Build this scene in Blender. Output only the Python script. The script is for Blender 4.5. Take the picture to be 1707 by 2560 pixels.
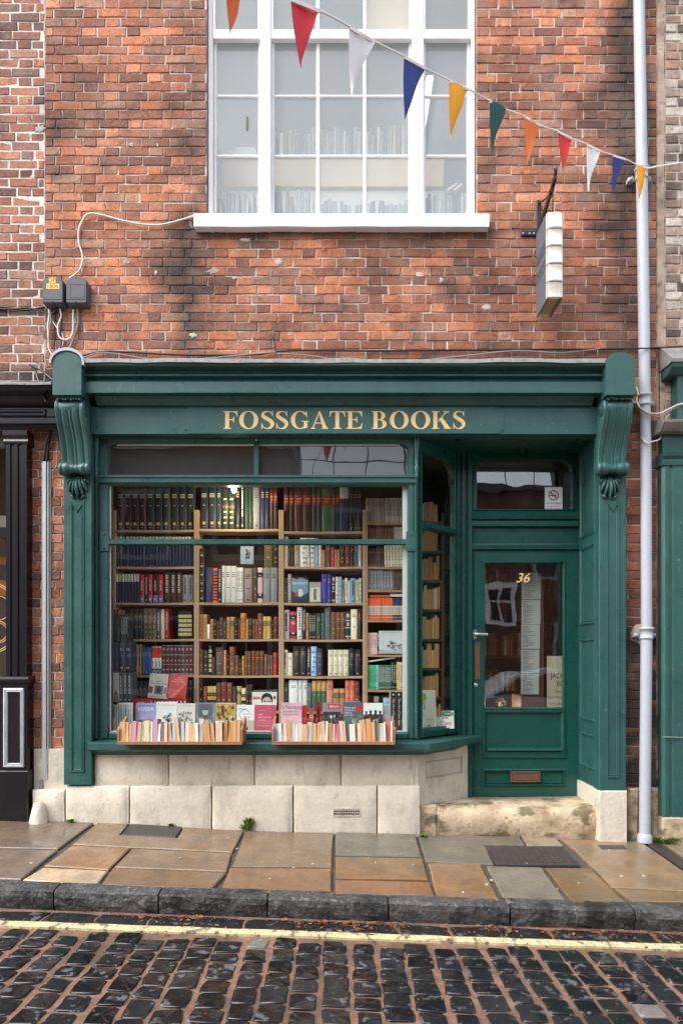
import bpy, math, random
from mathutils import Matrix, Vector, noise as mnoise

for o in list(bpy.data.objects):
    bpy.data.objects.remove(o)
scene = bpy.context.scene
COL = scene.collection
R = math.radians

# ------------------------------------------------------------------ camera, sky, sun, exposure
F, D, EYE, CX, HY = 1707.0, 5.6, 1.381, 848.0, 1650.0     # photo: 1707 px wide, camera 5.6 m from the wall
cam_data = bpy.data.cameras.new('camera')
cam_data.sensor_width = 36.0
cam_data.lens = 36.0 * F / 2560.0
cam_data.shift_y = (HY - 1280.0) / 2560.0
cam_data.shift_x = (853.5 - CX) / 2560.0
cam_data.clip_start = 0.05
cam_data.clip_end = 600.0
cam = bpy.data.objects.new('camera', cam_data)
cam.location = (0.0, -D, EYE)
cam.rotation_euler = (R(90), 0, 0)
COL.objects.link(cam)
scene.camera = cam

SUN_EL, SUN_AZ = R(50), R(238)         # azimuth measured clockwise from +Y (the wall faces -Y)
world = bpy.data.worlds.new('World')
scene.world = world
world.use_nodes = True
wn = world.node_tree
wn.nodes.clear()
w_out = wn.nodes.new('ShaderNodeOutputWorld')
w_bg = wn.nodes.new('ShaderNodeBackground')
w_sky = wn.nodes.new('ShaderNodeTexSky')
w_sky.sky_type = 'NISHITA'
w_sky.sun_disc = False
w_sky.sun_elevation = SUN_EL
w_sky.sun_rotation = SUN_AZ
w_sky.air_density = 1.0
w_sky.dust_density = 3.0
w_sky.ozone_density = 1.0
w_hsv = wn.nodes.new('ShaderNodeHueSaturation')   # a grey, overcast sky
w_hsv.inputs['Saturation'].default_value = 0.36
w_bg.inputs['Strength'].default_value = 0.15
wn.links.new(w_sky.outputs[0], w_hsv.inputs['Color'])
wn.links.new(w_hsv.outputs[0], w_bg.inputs['Color'])
wn.links.new(w_bg.outputs[0], w_out.inputs['Surface'])

sun_data = bpy.data.lights.new('sun', 'SUN')
sun_data.energy = 1.2
sun_data.angle = R(60)
sun_data.color = (1.0, 0.99, 0.98)
sun = bpy.data.objects.new('sun', sun_data)
sd = Vector((math.sin(SUN_AZ) * math.cos(SUN_EL), math.cos(SUN_AZ) * math.cos(SUN_EL), math.sin(SUN_EL)))
sun.rotation_euler = sd.to_track_quat('Z', 'Y').to_euler()
sun.location = sd * 40
COL.objects.link(sun)

vs = scene.view_settings
vs.view_transform = 'Standard'
vs.look = 'None'
vs.gamma = 1.0
vs.use_curve_mapping = False
vs.exposure = 1.38
scene.display_settings.display_device = 'sRGB'
scene.render.engine = 'CYCLES'
cy = scene.cycles
cy.max_bounces = 8
cy.diffuse_bounces = 4
cy.glossy_bounces = 4
cy.transparent_max_bounces = 16
cy.transmission_bounces = 4
cy.caustics_reflective = False
cy.caustics_refractive = False
cy.use_denoising = True
cy.sample_clamp_indirect = 6.0

# ------------------------------------------------------------------ helpers
def S(Y=0.0): return F / (D + Y)
def X(px, Y=0.0): return (px - CX) / S(Y)
def Z(py, Y=0.0): return EYE + (HY - py) / S(Y)
def G(Xw, Y=0.0):
    """height of the pavement (it falls to the road and down the street)"""
    return -0.035 * Xw + 0.025 * min(Y, 0.0)
KERB_Y = -1.56
def GR(Xw, Y):
    """height of the road"""
    return -0.035 * Xw - 0.157 + 0.012 * (KERB_Y - Y if KERB_Y - Y < 3 else 3)
def ground_at(px, py):
    """pixel -> point on the pavement plane"""
    a, b = (px - CX) / F, (HY - py) / F
    # EYE + b*d = -0.035*a*d + 0.025*(d-D)
    d = (EYE + 0.025 * D) / (-b - 0.035 * a + 0.025)
    return a * d, d - D
def lin(h):
    h = h.lstrip('#')
    if len(h) == 3: h = ''.join(c * 2 for c in h)
    c = [int(h[i:i + 2], 16) / 255.0 for i in (0, 2, 4)]
    return tuple(x / 12.92 if x <= 0.04045 else ((x + 0.055) / 1.055) ** 2.4 for x in c)
def mul(c, k): return tuple(x * k for x in c)
def mix(a, b, t): return tuple(x * (1 - t) + y * t for x, y in zip(a, b))
def nz(x, y, z=0.0): return mnoise.noise((x, y, z))

ORG = {}
class MB:
    """collects faces (with a colour and a smooth flag each) and links them as ONE mesh object"""
    def __init__(s, xf=None):
        s.v, s.f, s.t, s.sm = [], [], [], []
        s.xf = xf
        s.tint = (1, 1, 1)
    def p(s, x, y, z):
        q = Vector((x, y, z))
        if s.xf is not None: q = s.xf @ q
        s.v.append((q.x, q.y, q.z))
        return len(s.v) - 1
    def face(s, idx, tint=None, sm=False):
        s.f.append(tuple(idx)); s.t.append(tint if tint is not None else s.tint); s.sm.append(sm)
    def poly(s, pts, tint=None, sm=False):
        s.face([s.p(*q) for q in pts], tint, sm)
    def box(s, x0, x1, y0, y1, z0, z1, tint=None):
        i = [s.p(x, y, z) for z in (z0, z1) for y in (y0, y1) for x in (x0, x1)]
        for q in ((0, 1, 3, 2), (4, 6, 7, 5), (0, 4, 5, 1), (2, 3, 7, 6), (0, 2, 6, 4), (1, 5, 7, 3)):
            s.face([i[k] for k in q], tint)
    def cbox(s, x0, x1, y0, y1, z0, z1, c=0.004, tint=None, jit=0.0, rng=None):
        """box whose front (y0) edges are chamfered; corners may be uneven"""
        j = (lambda: rng.uniform(-jit, jit)) if rng and jit else (lambda: 0.0)
        B = [(x0, z0), (x1, z0), (x1, z1), (x0, z1)]
        b = [s.p(x, y1, z) for x, z in B]
        J = [(j(), j()) for _ in B]
        m = [s.p(x + J[k][0], y0 + c, z + J[k][1]) for k, (x, z) in enumerate(B)]
        I = [(x0 + c, z0 + c), (x1 - c, z0 + c), (x1 - c, z1 - c), (x0 + c, z1 - c)]
        f = [s.p(x + J[k][0], y0 + j() * .5, z + J[k][1]) for k, (x, z) in enumerate(I)]
        tf = tint if not callable(tint) else None
        for k in range(4):
            n = (k + 1) % 4
            for a, bb in ((b, m), (m, f)):
                q = [a[k], a[n], bb[n], bb[k]]
                s.face(q, tf if tf is not None else ([tint(s.v[i]) for i in q] if callable(tint) else None))
        s.face(f, tf if tf is not None else ([tint(s.v[i]) for i in f] if callable(tint) else None))
        s.face(b[::-1], tf if tf is not None else ([tint(s.v[i]) for i in b[::-1]] if callable(tint) else None))
    def rings(s, rs, tint=None, cap0=False, cap1=False, sm=False, closed=True):
        idx = [[s.p(*q) for q in r] for r in rs]
        n = len(idx[0])
        for a, b in zip(idx, idx[1:]):
            for k in range(n if closed else n - 1):
                m = (k + 1) % n
                s.face((a[k], a[m], b[m], b[k]), tint, sm)
        if cap0: s.face([s.p(*q) for q in rs[0]][::-1], tint)
        if cap1: s.face([s.p(*q) for q in rs[-1]], tint)
        return idx
    def tube(s, path, r, n=6, tint=None, caps=True, r1=None):
        P = [Vector(q) for q in path]
        rs = []
        up = None
        for i, q in enumerate(P):
            t = (P[min(i + 1, len(P) - 1)] - P[max(i - 1, 0)])
            if t.length < 1e-9: t = Vector((0, 0, 1))
            t.normalize()
            if up is None:
                up = Vector((0, 0, 1)) if abs(t.z) < 0.9 else Vector((1, 0, 0))
            a = t.cross(up)
            if a.length < 1e-6: a = t.cross(Vector((1, 0, 0)))
            a.normalize(); b = a.cross(t).normalized(); up = b
            rr = r if r1 is None else r + (r1 - r) * i / max(1, len(P) - 1)
            rs.append([tuple(q + (a * math.cos(k * 2 * math.pi / n) + b * math.sin(k * 2 * math.pi / n)) * rr) for k in range(n)])
        s.rings(rs, tint, caps, caps, True)
    def lathe(s, prof, o, axis='z', n=16, tint=None, sm=True):
        rs = []
        for h, r in prof:
            ring = []
            for k in range(n):
                a = 2 * math.pi * k / n
                u, w = r * math.cos(a), r * math.sin(a)
                ring.append({'z': (o[0] + u, o[1] + w, o[2] + h), 'x': (o[0] + h, o[1] + u, o[2] + w), 'y': (o[0] + u, o[1] + h, o[2] + w)}[axis])
            rs.append(ring)
        s.rings(rs, tint, True, True, sm)
    def prof_x(s, prof, x0, x1, tint=None, caps=True, nseg=1, wob=0.0):
        """profile of (y, z) swept along x"""
        rs = []
        for i in range(nseg + 1):
            x = x0 + (x1 - x0) * i / nseg
            rs.append([(x, y + (nz(x * 3, y * 9, 1.7) * wob if wob else 0), z + (nz(x * 3.1, z * 9, 5.1) * wob if wob else 0)) for y, z in prof])
        s.rings(rs, tint, caps, caps)
    def prof_z(s, prof, z0, z1, tint=None, caps=True):
        s.rings([[(x, y, z0) for x, y in prof], [(x, y, z1) for x, y in prof]], tint, caps, caps)
    def frame(s, x0, x1, z0, z1, prof, rt=0.0, rb=0.0, cap=False, tint=None, n=5):
        """moulded rectangular frame facing -y; prof = [(inset, y)]"""
        rs = []
        for ins, y in prof:
            rs.append([(x, y, z) for x, z in rrect(x0 + ins, x1 - ins, z0 + ins, z1 - ins, max(rt - ins, 0), max(rb - ins, 0), n if rt or rb else 0)])
        s.rings(rs, tint, False, cap)
    def text(s, body, x, z, h, y, align='C', tint=None, mid=False, wmax=None, shear=0.0, depth=0.0, hs=1.0):
        """flat lettering facing -y, cap height about h"""
        vv, ff = text_geo(body, shear)
        if not vv: return
        xs = [q[0] for q in vv]
        w = max(xs) - min(xs)
        k = h / 0.70
        kx = k * hs
        if wmax and w * kx > wmax: kx = wmax / w
        x0 = {'C': x - w * kx / 2, 'L': x, 'R': x - w * kx}[align]
        o = len(s.v)
        for q in vv: s.p(x0 + (q[0] - min(xs)) * kx, y, z + q[1] * k)
        for f in ff: s.face([o + i for i in f], tint)
        if depth:
            o2 = len(s.v)
            for q in vv: s.p(x0 + (q[0] - min(xs)) * kx, y + depth, z + q[1] * k)
            cnt = {}
            for f in ff:
                for a, b in zip(f, f[1:] + f[:1]): cnt.setdefault((min(a, b), max(a, b)), []).append((a, b))
            for e in cnt.values():
                if len(e) == 1:
                    a, b = e[0]
                    s.face((o + a, o + b, o2 + b, o2 + a), tint)
    def build(s, name, mat, parent=None, origin=None, **props):
        if origin is None:
            if s.v:
                lo = [min(q[k] for q in s.v) for k in range(3)]; hi = [max(q[k] for q in s.v) for k in range(3)]
                origin = ((lo[0] + hi[0]) / 2, (lo[1] + hi[1]) / 2, lo[2])
            else: origin = (0, 0, 0)
        me = bpy.data.meshes.new(name)
        me.from_pydata([(q[0] - origin[0], q[1] - origin[1], q[2] - origin[2]) for q in s.v], [], s.f)
        me.polygons.foreach_set('use_smooth', s.sm)
        buf = []
        for f, t in zip(s.f, s.t):
            if isinstance(t, list):
                for c in t: buf.extend((c[0], c[1], c[2], 1.0))
            else:
                buf.extend((t[0], t[1], t[2], 1.0) * len(f))
        at = me.attributes.new('tint', 'FLOAT_COLOR', 'CORNER')
        at.data.foreach_set('color', buf)
        me.materials.append(mat)
        o = bpy.data.objects.new(name, me)
        link(o, parent, origin)
        for k, v in props.items(): o[k] = v
        return o

def link(o, parent, origin):
    COL.objects.link(o)
    if parent is not None:
        po = ORG[parent.name]
        o.parent = parent
        o.location = (origin[0] - po[0], origin[1] - po[1], origin[2] - po[2])
    else:
        o.location = origin
    ORG[o.name] = origin
def empty(name, origin, parent=None, **props):
    o = bpy.data.objects.new(name, None)
    o.empty_display_size = 0.1
    link(o, parent, origin)
    for k, v in props.items(): o[k] = v
    return o
def copy_thing(o, loc, **props):
    """a thing and each of its parts copied; meshes shared"""
    c = o.copy(); COL.objects.link(c); c.location = loc; ORG[c.name] = tuple(loc)
    for ch in o.children:
        d = ch.copy(); COL.objects.link(d); d.parent = c
        for g in ch.children:
            e = g.copy(); COL.objects.link(e); e.parent = d
    for k, v in props.items(): c[k] = v
    return c
def rrect(x0, x1, z0, z1, rt=0.0, rb=0.0, n=0):
    out = []
    for cx_, cz_, r, a0 in ((x0, z0, rb, 180), (x1, z0, rb, 270), (x1, z1, rt, 0), (x0, z1, rt, 90)):
        sx, sz = (1 if cx_ == x0 else -1), (1 if cz_ == z0 else -1)
        for k in range(n + 1):
            a = R(a0 + (90 * k / n if n else 0))
            out.append((cx_ + sx * r + r * math.cos(a) if n else cx_, cz_ + sz * r + r * math.sin(a) if n else cz_))
    return out
def smooth_path(pts, n=6):
    P = [Vector(q) for q in pts]
    P = [P[0] * 2 - P[1]] + P + [P[-1] * 2 - P[-2]]
    out = []
    for i in range(1, len(P) - 2):
        a, b, c, d = P[i - 1:i + 3]
        for k in range(n):
            t = k / n
            out.append(tuple(0.5 * ((2 * b) + (c - a) * t + (2 * a - 5 * b + 4 * c - d) * t * t + (3 * b - a - 3 * c + d) * t ** 3)))
    out.append(tuple(P[-2]))
    return out
_TXT = {}
def text_geo(body, shear=0.0):
    key = (body, shear)
    if key not in _TXT:
        cu = bpy.data.curves.new('lettering', 'FONT')
        cu.body = body; cu.size = 1.0; cu.shear = shear; cu.resolution_u = 3
        ob = bpy.data.objects.new('lettering', cu)
        me = bpy.data.meshes.new_from_object(ob)
        _TXT[key] = ([tuple(v.co) for v in me.vertices], [tuple(p.vertices) for p in me.polygons])
        bpy.data.meshes.remove(me); bpy.data.objects.remove(ob); bpy.data.curves.remove(cu)
    return _TXT[key]

# ------------------------------------------------------------------ materials
def material(name, base=(.5, .5, .5), rough=.6, tint=False, var=(), blots=(), bump=(), metallic=0.0, spec=.5, rough_var=None, coat=0.0, emit=None, gain=1.0):
    """base colour (or the mesh's own 'tint') x noise; blots = [(scale, low, high, colour, amount, stretch_z)] of dirt, wear and painted sheen"""
    m = bpy.data.materials.new(name)
    m.use_nodes = True
    nt = m.node_tree; N = nt.nodes; L = nt.links
    b = N['Principled BSDF']
    geo = N.new('ShaderNodeNewGeometry')
    def pos(sx=1, sy=1, sz=1):
        if (sx, sy, sz) == (1, 1, 1): return geo.outputs['Position']
        mp = N.new('ShaderNodeMapping'); mp.inputs['Scale'].default_value = (sx, sy, sz)
        L.new(geo.outputs['Position'], mp.inputs['Vector']); return mp.outputs[0]
    def noise_(scale, detail=4, rough_=.55, st=(1, 1, 1)):
        n = N.new('ShaderNodeTexNoise'); n.inputs['Scale'].default_value = scale; n.inputs['Detail'].default_value = detail
        n.inputs['Roughness'].default_value = rough_
        L.new(pos(*st), n.inputs['Vector']); return n.outputs['Fac']
    def rng(sock, a, bb, c, d):
        r = N.new('ShaderNodeMapRange'); r.inputs[1].default_value = a; r.inputs[2].default_value = bb
        r.inputs[3].default_value = c; r.inputs[4].default_value = d
        L.new(sock, r.inputs[0]); return r.outputs[0]
    if tint:
        a = N.new('ShaderNodeAttribute'); a.attribute_name = 'tint'; col = a.outputs['Color']
        if gain != 1.0:
            sc = N.new('ShaderNodeVectorMath'); sc.operation = 'SCALE'; sc.inputs['Scale'].default_value = gain
            L.new(col, sc.inputs[0]); col = sc.outputs[0]
    else:
        c = N.new('ShaderNodeRGB'); c.outputs[0].default_value = (*base, 1); col = c.outputs[0]
    for v in var:
        sc, amt = v[0], v[1]; st = v[2] if len(v) > 2 else (1, 1, 1)
        f = rng(noise_(sc, 5, .6, st), .25, .75, 1 - amt, 1 + amt)
        s_ = N.new('ShaderNodeVectorMath'); s_.operation = 'SCALE'
        L.new(col, s_.inputs[0]); L.new(f, s_.inputs['Scale']); col = s_.outputs[0]
    for sc, lo, hi, bc, amt, st in blots:
        f = rng(noise_(sc, 6, .6, st), lo, hi, 0, amt)
        mx = N.new('ShaderNodeMix'); mx.data_type = 'RGBA'
        L.new(f, mx.inputs[0]); L.new(col, mx.inputs[6]); mx.inputs[7].default_value = (*bc, 1); col = mx.outputs[2]
    L.new(col, b.inputs['Base Color'])
    b.inputs['Metallic'].default_value = metallic
    b.inputs['Specular IOR Level'].default_value = spec
    if rough_var:
        sc, lo, hi, r0, r1 = rough_var
        L.new(rng(noise_(sc, 4), lo, hi, r0, r1), b.inputs['Roughness'])
    else:
        b.inputs['Roughness'].default_value = rough
    if coat:
        b.inputs['Coat Weight'].default_value = coat; b.inputs['Coat Roughness'].default_value = .08
    prev = None
    for v in bump:
        sc, st_, dist = v[:3]; stretch = v[3] if len(v) > 3 else (1, 1, 1)
        bp = N.new('ShaderNodeBump'); bp.inputs['Strength'].default_value = st_; bp.inputs['Distance'].default_value = dist
        L.new(noise_(sc, 5, .6, stretch), bp.inputs['Height'])
        if prev is not None: L.new(prev, bp.inputs['Normal'])
        prev = bp.outputs[0]
    if prev is not None: L.new(prev, b.inputs['Normal'])
    if emit:
        b.inputs['Emission Color'].default_value = (*emit[0], 1); b.inputs['Emission Strength'].default_value = emit[1]
    return m

def glass_material(name, tintc=(.95, .97, .96), f0=0.08, rough=0.0, milk=0.0, wob=0.0):
    m = bpy.data.materials.new(name); m.use_nodes = True
    nt = m.node_tree; N = nt.nodes; L = nt.links
    N.remove(N['Principled BSDF'])
    out = N['Material Output']
    tr = N.new('ShaderNodeBsdfTransparent'); tr.inputs[0].default_value = (*tintc, 1)
    gl = N.new('ShaderNodeBsdfGlossy'); gl.inputs['Roughness'].default_value = rough; gl.inputs[0].default_value = (1, 1, 1, 1)
    if wob:
        n = N.new('ShaderNodeTexNoise'); n.inputs['Scale'].default_value = 3.0; n.inputs['Detail'].default_value = 1
        g = N.new('ShaderNodeNewGeometry'); L.new(g.outputs['Position'], n.inputs['Vector'])
        bp = N.new('ShaderNodeBump'); bp.inputs['Strength'].default_value = wob; bp.inputs['Distance'].default_value = .05
        L.new(n.outputs['Fac'], bp.inputs['Height']); L.new(bp.outputs[0], gl.inputs['Normal'])
    lw = N.new('ShaderNodeLayerWeight'); lw.inputs['Blend'].default_value = .5
    pw = N.new('ShaderNodeMath'); pw.operation = 'POWER'; pw.inputs[1].default_value = 5.0
    L.new(lw.outputs['Facing'], pw.inputs[0])
    ma = N.new('ShaderNodeMath'); ma.operation = 'MULTIPLY_ADD'; ma.inputs[1].default_value = 1 - f0; ma.inputs[2].default_value = f0
    L.new(pw.outputs[0], ma.inputs[0])
    mx = N.new('ShaderNodeMixShader')
    L.new(ma.outputs[0], mx.inputs[0]); L.new(tr.outputs[0], mx.inputs[1]); L.new(gl.outputs[0], mx.inputs[2])
    last = mx.outputs[0]
    if milk:   # dust and a painted haze over the pane
        df = N.new('ShaderNodeBsdfDiffuse'); df.inputs[0].default_value = (.75, .76, .76, 1)
        m2 = N.new('ShaderNodeMixShader'); m2.inputs[0].default_value = milk
        L.new(last, m2.inputs[1]); L.new(df.outputs[0], m2.inputs[2]); last = m2.outputs[0]
    L.new(last, out.inputs['Surface'])
    return m

W3 = (1, 1, 1)
M = {}
M['brick'] = material('old_brick', tint=True, rough=.88, var=((7, .26), (30, .26), (110, .24)), blots=((4, .50, .72, (.085, .045, .032), .50, (1.5, 1, .45)), (17, .57, .72, (.035, .022, .018), .80, (.8, 1, 1.2)), (62, .62, .74, (.035, .022, .018), .85, W3), (13, .64, .78, (.60, .45, .36), .45, W3), (3.2, .48, .75, (.50, .36, .28), .32, (1, 1, .8))), bump=((75, .7, .012), (18, .5, .016)))
M['mortar'] = material('lime_mortar', tint=True, rough=.95, var=((30, .2), (6, .15)), blots=((3.5, .50, .70, (.10, .075, .06), .75, W3), (14, .56, .70, (.06, .048, .04), .7, W3)), bump=((90, .5, .006),))
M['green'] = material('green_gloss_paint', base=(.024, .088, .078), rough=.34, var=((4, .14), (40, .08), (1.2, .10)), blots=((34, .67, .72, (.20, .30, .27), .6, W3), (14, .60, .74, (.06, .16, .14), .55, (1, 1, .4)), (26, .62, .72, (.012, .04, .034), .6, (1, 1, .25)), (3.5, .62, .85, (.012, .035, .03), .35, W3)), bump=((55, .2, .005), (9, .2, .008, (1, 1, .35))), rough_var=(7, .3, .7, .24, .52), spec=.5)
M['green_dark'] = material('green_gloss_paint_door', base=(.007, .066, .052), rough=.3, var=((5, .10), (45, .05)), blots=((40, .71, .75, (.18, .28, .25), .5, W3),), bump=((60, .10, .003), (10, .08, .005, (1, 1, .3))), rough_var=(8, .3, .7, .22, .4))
M['black'] = material('black_gloss_paint', base=(.008, .007, .010), rough=.25, var=((20, .3),), bump=((40, .1, .003),), blots=((50, .71, .76, (.16, .15, .15), .4, W3),))
M['white'] = material('white_paint', base=(.80, .80, .80), rough=.45, var=((8, .04), (60, .03)), blots=((26, .70, .76, (.42, .40, .37), .5, W3),), bump=((40, .1, .003),))
M['cream_stone'] = material('cream_masonry_paint', base=(.65, .59, .485), rough=.85, var=((3, .10), (35, .08)), blots=((6, .50, .74, (.30, .265, .20), .60, (1, 1, .6)), (14, .60, .72, (.24, .215, .16), .55, (1, 1, .5)), (26, .66, .76, (.17, .145, .11), .55, W3), (2.2, .58, .8, (.42, .37, .30), .4, (1, 1, 1.5))), bump=((28, .35, .012), (120, .25, .004), (6, .35, .025)))
M['sandstone'] = material('sandstone', base=(.56, .44, .30), rough=.9, var=((6, .22), (40, .16)), blots=((5, .48, .66, (.24, .165, .095), .75, W3), (9, .58, .76, (.62, .52, .40), .6, W3), (4.2, .53, .62, (.085, .075, .026), .80, (1, 1, 1.6)), (30, .56, .70, (.07, .055, .03), .75, W3)), bump=((9, .5, .03), (90, .35, .006)))
M['slab'] = material('wet_york_stone', tint=True, rough=.3, var=((3.2, .20), (25, .12)), blots=((4.5, .50, .72, (.085, .072, .056), .62, (1, .6, 1)), (1.6, .48, .70, (.17, .155, .135), .5, (1, .8, 1)), (5.0, .58, .75, (.42, .25, .12), .22, (1, .5, 1)), (24, .60, .72, (.07, .06, .048), .6, W3), (60, .70, .78, (.55, .5, .44), .3, W3)), bump=((40, .16, .005), (6, .12, .010)), rough_var=(5, .32, .68, .09, .50), spec=.55)
M['joint'] = material('joint_soil', base=(.075, .062, .048), rough=.9, var=((30, .4),), blots=((20, .58, .7, (.055, .08, .02), .6, W3),), bump=((80, .5, .01),))
M['granite'] = material('dark_granite', tint=True, rough=.6, var=((12, .4), (70, .45)), blots=((34, .54, .68, (.22, .225, .23), .60, W3), (5, .47, .64, (.012, .012, .012), .9, (1, 1, .4)), (18, .58, .68, (.16, .155, .145), .5, W3)), bump=((22, .7, .03), (90, .5, .006)), rough_var=(8, .35, .65, .35, .8), spec=.3)
M['sett'] = material('wet_sett', tint=True, rough=.2, var=((30, .25), (110, .2)), blots=((13, .60, .635, (.13, .137, .15), .80, W3), (190, .67, .73, (.22, .20, .17), .45, W3)), bump=((8, .16, .012), (60, .05, .002)), rough_var=(13, .50, .60, .07, .30), spec=.42)  # pale grey blots paint the wet sky sheen into the stone colour
M['sand'] = material('wet_red_sand', base=(.22, .122, .082), rough=.6, var=((14, .35), (60, .3)), blots=((2.6, .46, .62, (.075, .055, .042), .85, W3), (9, .52, .64, (.12, .075, .05), .8, W3), (40, .66, .74, (.55, .36, .26), .5, W3)), bump=((60, .5, .008),), rough_var=(9, .35, .65, .25, .85))
M['yellow'] = material('yellow_road_paint', base=(.56, .49, .28), rough=.5, var=((20, .2), (90, .18)), blots=((22, .54, .64, (.09, .07, .05), .85, (1, .5, 1)), (70, .58, .66, (.10, .08, .06), .7, W3), (7, .62, .8, (.75, .68, .45), .5, W3)), bump=((60, .3, .005),))
M['iron'] = material('rusty_iron', base=(.055, .043, .042), rough=.45, var=((20, .3),), bump=((60, .3, .003),), metallic=.3)
M['iron_black'] = material('black_iron', base=(.012, .012, .014), rough=.35, var=((30, .3),), bump=((50, .2, .002),))
M['lead'] = material('grey_lead', base=(.24, .23, .22), rough=.6, var=((12, .3),), blots=((30, .55, .7, (.05, .045, .04), .8, (1, 1, 1)), (40, .66, .75, (.6, .58, .55), .6, W3)), bump=((40, .4, .006),))
M['pipe'] = material('grey_painted_pipe', base=(.40, .43, .48), rough=.45, var=((6, .05), (60, .03)), blots=((9, .60, .76, (.24, .22, .19), .45, (1, 1, .25)), (50, .68, .74, (.16, .12, .09), .5, (1, 1, .5)),), bump=((30, .08, .003),))
M['steel'] = material('galvanised_steel', base=(.50, .53, .55), rough=.45, var=((10, .10), (60, .08)), metallic=.25, blots=((45, .68, .75, (.25, .24, .23), .4, W3),))
M['grey_plastic'] = material('grey_plastic', base=(.075, .078, .088), rough=.55, var=((25, .1),), bump=((120, .15, .002),))
M['cable_white'] = material('white_cable', base=(.62, .60, .56), rough=.5)
M['cable_grey'] = material('grey_cable', base=(.23, .22, .21), rough=.55)
M['cable_black'] = material('black_cable', base=(.012, .012, .012), rough=.5)
M['gold'] = material('gold_lettering', base=(.80, .55, .23), rough=.4, var=((30, .08),))
M['chrome'] = material('satin_chrome', base=(.72, .73, .75), rough=.22, metallic=.9)
M['bronze'] = material('aged_bronze', base=(.17, .095, .062), rough=.42, var=((30, .2),), metallic=.35, bump=((60, .2, .002),))
M['wood_pale'] = material('pine_shelf', base=(.62, .42, .27), rough=.55, var=((9, .15, (1, 1, .08)), (60, .1, (.1, 1, 1))))
M['wood_warm'] = material('warm_pine_shelf', base=(.52, .30, .16), rough=.55, var=((9, .15, (1, 1, .08)), (60, .1, (.1, 1, 1))))
M['wood_red'] = material('mahogany', base=(.13, .042, .022), rough=.4, var=((9, .25, (1, 1, .1)),))
M['wood_dark'] = material('dark_back_board', base=(.030, .017, .011), rough=.7, var=((8, .25),))
M['wood_box'] = material('stained_box_wood', base=(.34, .145, .065), rough=.5, var=((14, .3, (.15, 1, 1)), (60, .15)), blots=((20, .62, .72, (.09, .03, .015), .7, (.4, 1, 1)),), bump=((50, .2, .003),))
M['book'] = material('book_cloth_and_paper', tint=True, gain=1.35, rough=.5, var=((40, .10), (150, .06)))
M['print'] = material('printed_paper', tint=True, gain=1.1, rough=.42, var=((60, .03),))
M['sign_black'] = material('weathered_sign_board', tint=True, rough=.5, var=((9, .2, (1, 1, .4)), (70, .14)), blots=((45, .68, .75, (.5, .5, .5), .35, W3), (14, .56, .72, (.30, .22, .13), .5, (1, 1, .4))), bump=((60, .2, .003),))
M['flag'] = material('flag_cloth', tint=True, rough=.55, var=((50, .05),), spec=.3)
M['leaf'] = material('weed_leaf', tint=True, rough=.5)
M['litter'] = material('leaf_litter', tint=True, rough=.5)
M['plaster'] = material('interior_plaster', base=(.54, .57, .61), rough=.9)
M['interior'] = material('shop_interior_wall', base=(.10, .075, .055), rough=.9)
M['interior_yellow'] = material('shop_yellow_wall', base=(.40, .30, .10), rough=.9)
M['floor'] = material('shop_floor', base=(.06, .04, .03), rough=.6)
M['white_board'] = material('white_inner_board', base=(.78, .78, .78), rough=.5, blots=((20, .66, .74, (.4, .39, .37), .5, W3),))
M['tube_lit'] = material('lit_fluorescent_tube', base=(.9, .9, .9), emit=((1.0, .96, .88), 5.0))
M['bulb_lit'] = material('lit_lamp_bulb', base=(.9, .8, .6), emit=((1.0, .78, .38), 9.0))
M['blind'] = material('cream_blind', base=(.72, .60, .47), rough=.8)
M['glass_shop'] = glass_material('shop_window_glass', f0=.05, wob=.02)
M['glass_up'] = glass_material('old_sash_glass', f0=.06, milk=.11, wob=.05)
M['glass_door'] = glass_material('door_glass', f0=.10, wob=.04)
M['glass_top'] = glass_material('toplight_glass', tintc=(.35, .36, .37), f0=.075, milk=.05, wob=.03)
M['slate'] = material('roof_slate', base=(.07, .07, .08), rough=.6)
M['grey_frame'] = material('grey_window_paint', base=(.30, .30, .30), rough=.5)

# ------------------------------------------------------------------ ground, road, pavement
g = MB()
g.poly([(-150, -160, -0.75), (150, -160, -0.75), (150, 140, -0.75), (-150, 140, -0.75)])
g.build('ground', M['joint'], kind='structure')

ROAD_Y1 = -9.2
rd = MB()
nx_, ny_ = 60, 30
xs_ = [-7 + 14 * i / nx_ for i in range(nx_ + 1)]
ys_ = [KERB_Y + (ROAD_Y1 - KERB_Y) * (i / ny_) ** 1.6 for i in range(ny_ + 1)]
id_ = [[rd.p(x, y, GR(x, y) - .002 + .004 * nz(x * 7, y * 7)) for x in xs_] for y in ys_]
for j in range(ny_):
    for i in range(nx_):
        rd.face((id_[j][i], id_[j][i + 1], id_[j + 1][i + 1], id_[j + 1][i]))
road = rd.build('road', M['sand'], origin=(0, 0, 0), kind='structure')
far = MB()
for sx in (-1, 1):
    far.poly([(sx * 7, KERB_Y, GR(sx * 7, KERB_Y) - .01), (sx * 60, KERB_Y, GR(sx * 7, KERB_Y) - .3), (sx * 60, ROAD_Y1, GR(sx * 7, ROAD_Y1) - .3), (sx * 7, ROAD_Y1, GR(sx * 7, ROAD_Y1) - .01)])
far.build('road_continuation', M['granite'], kind='structure')

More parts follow.
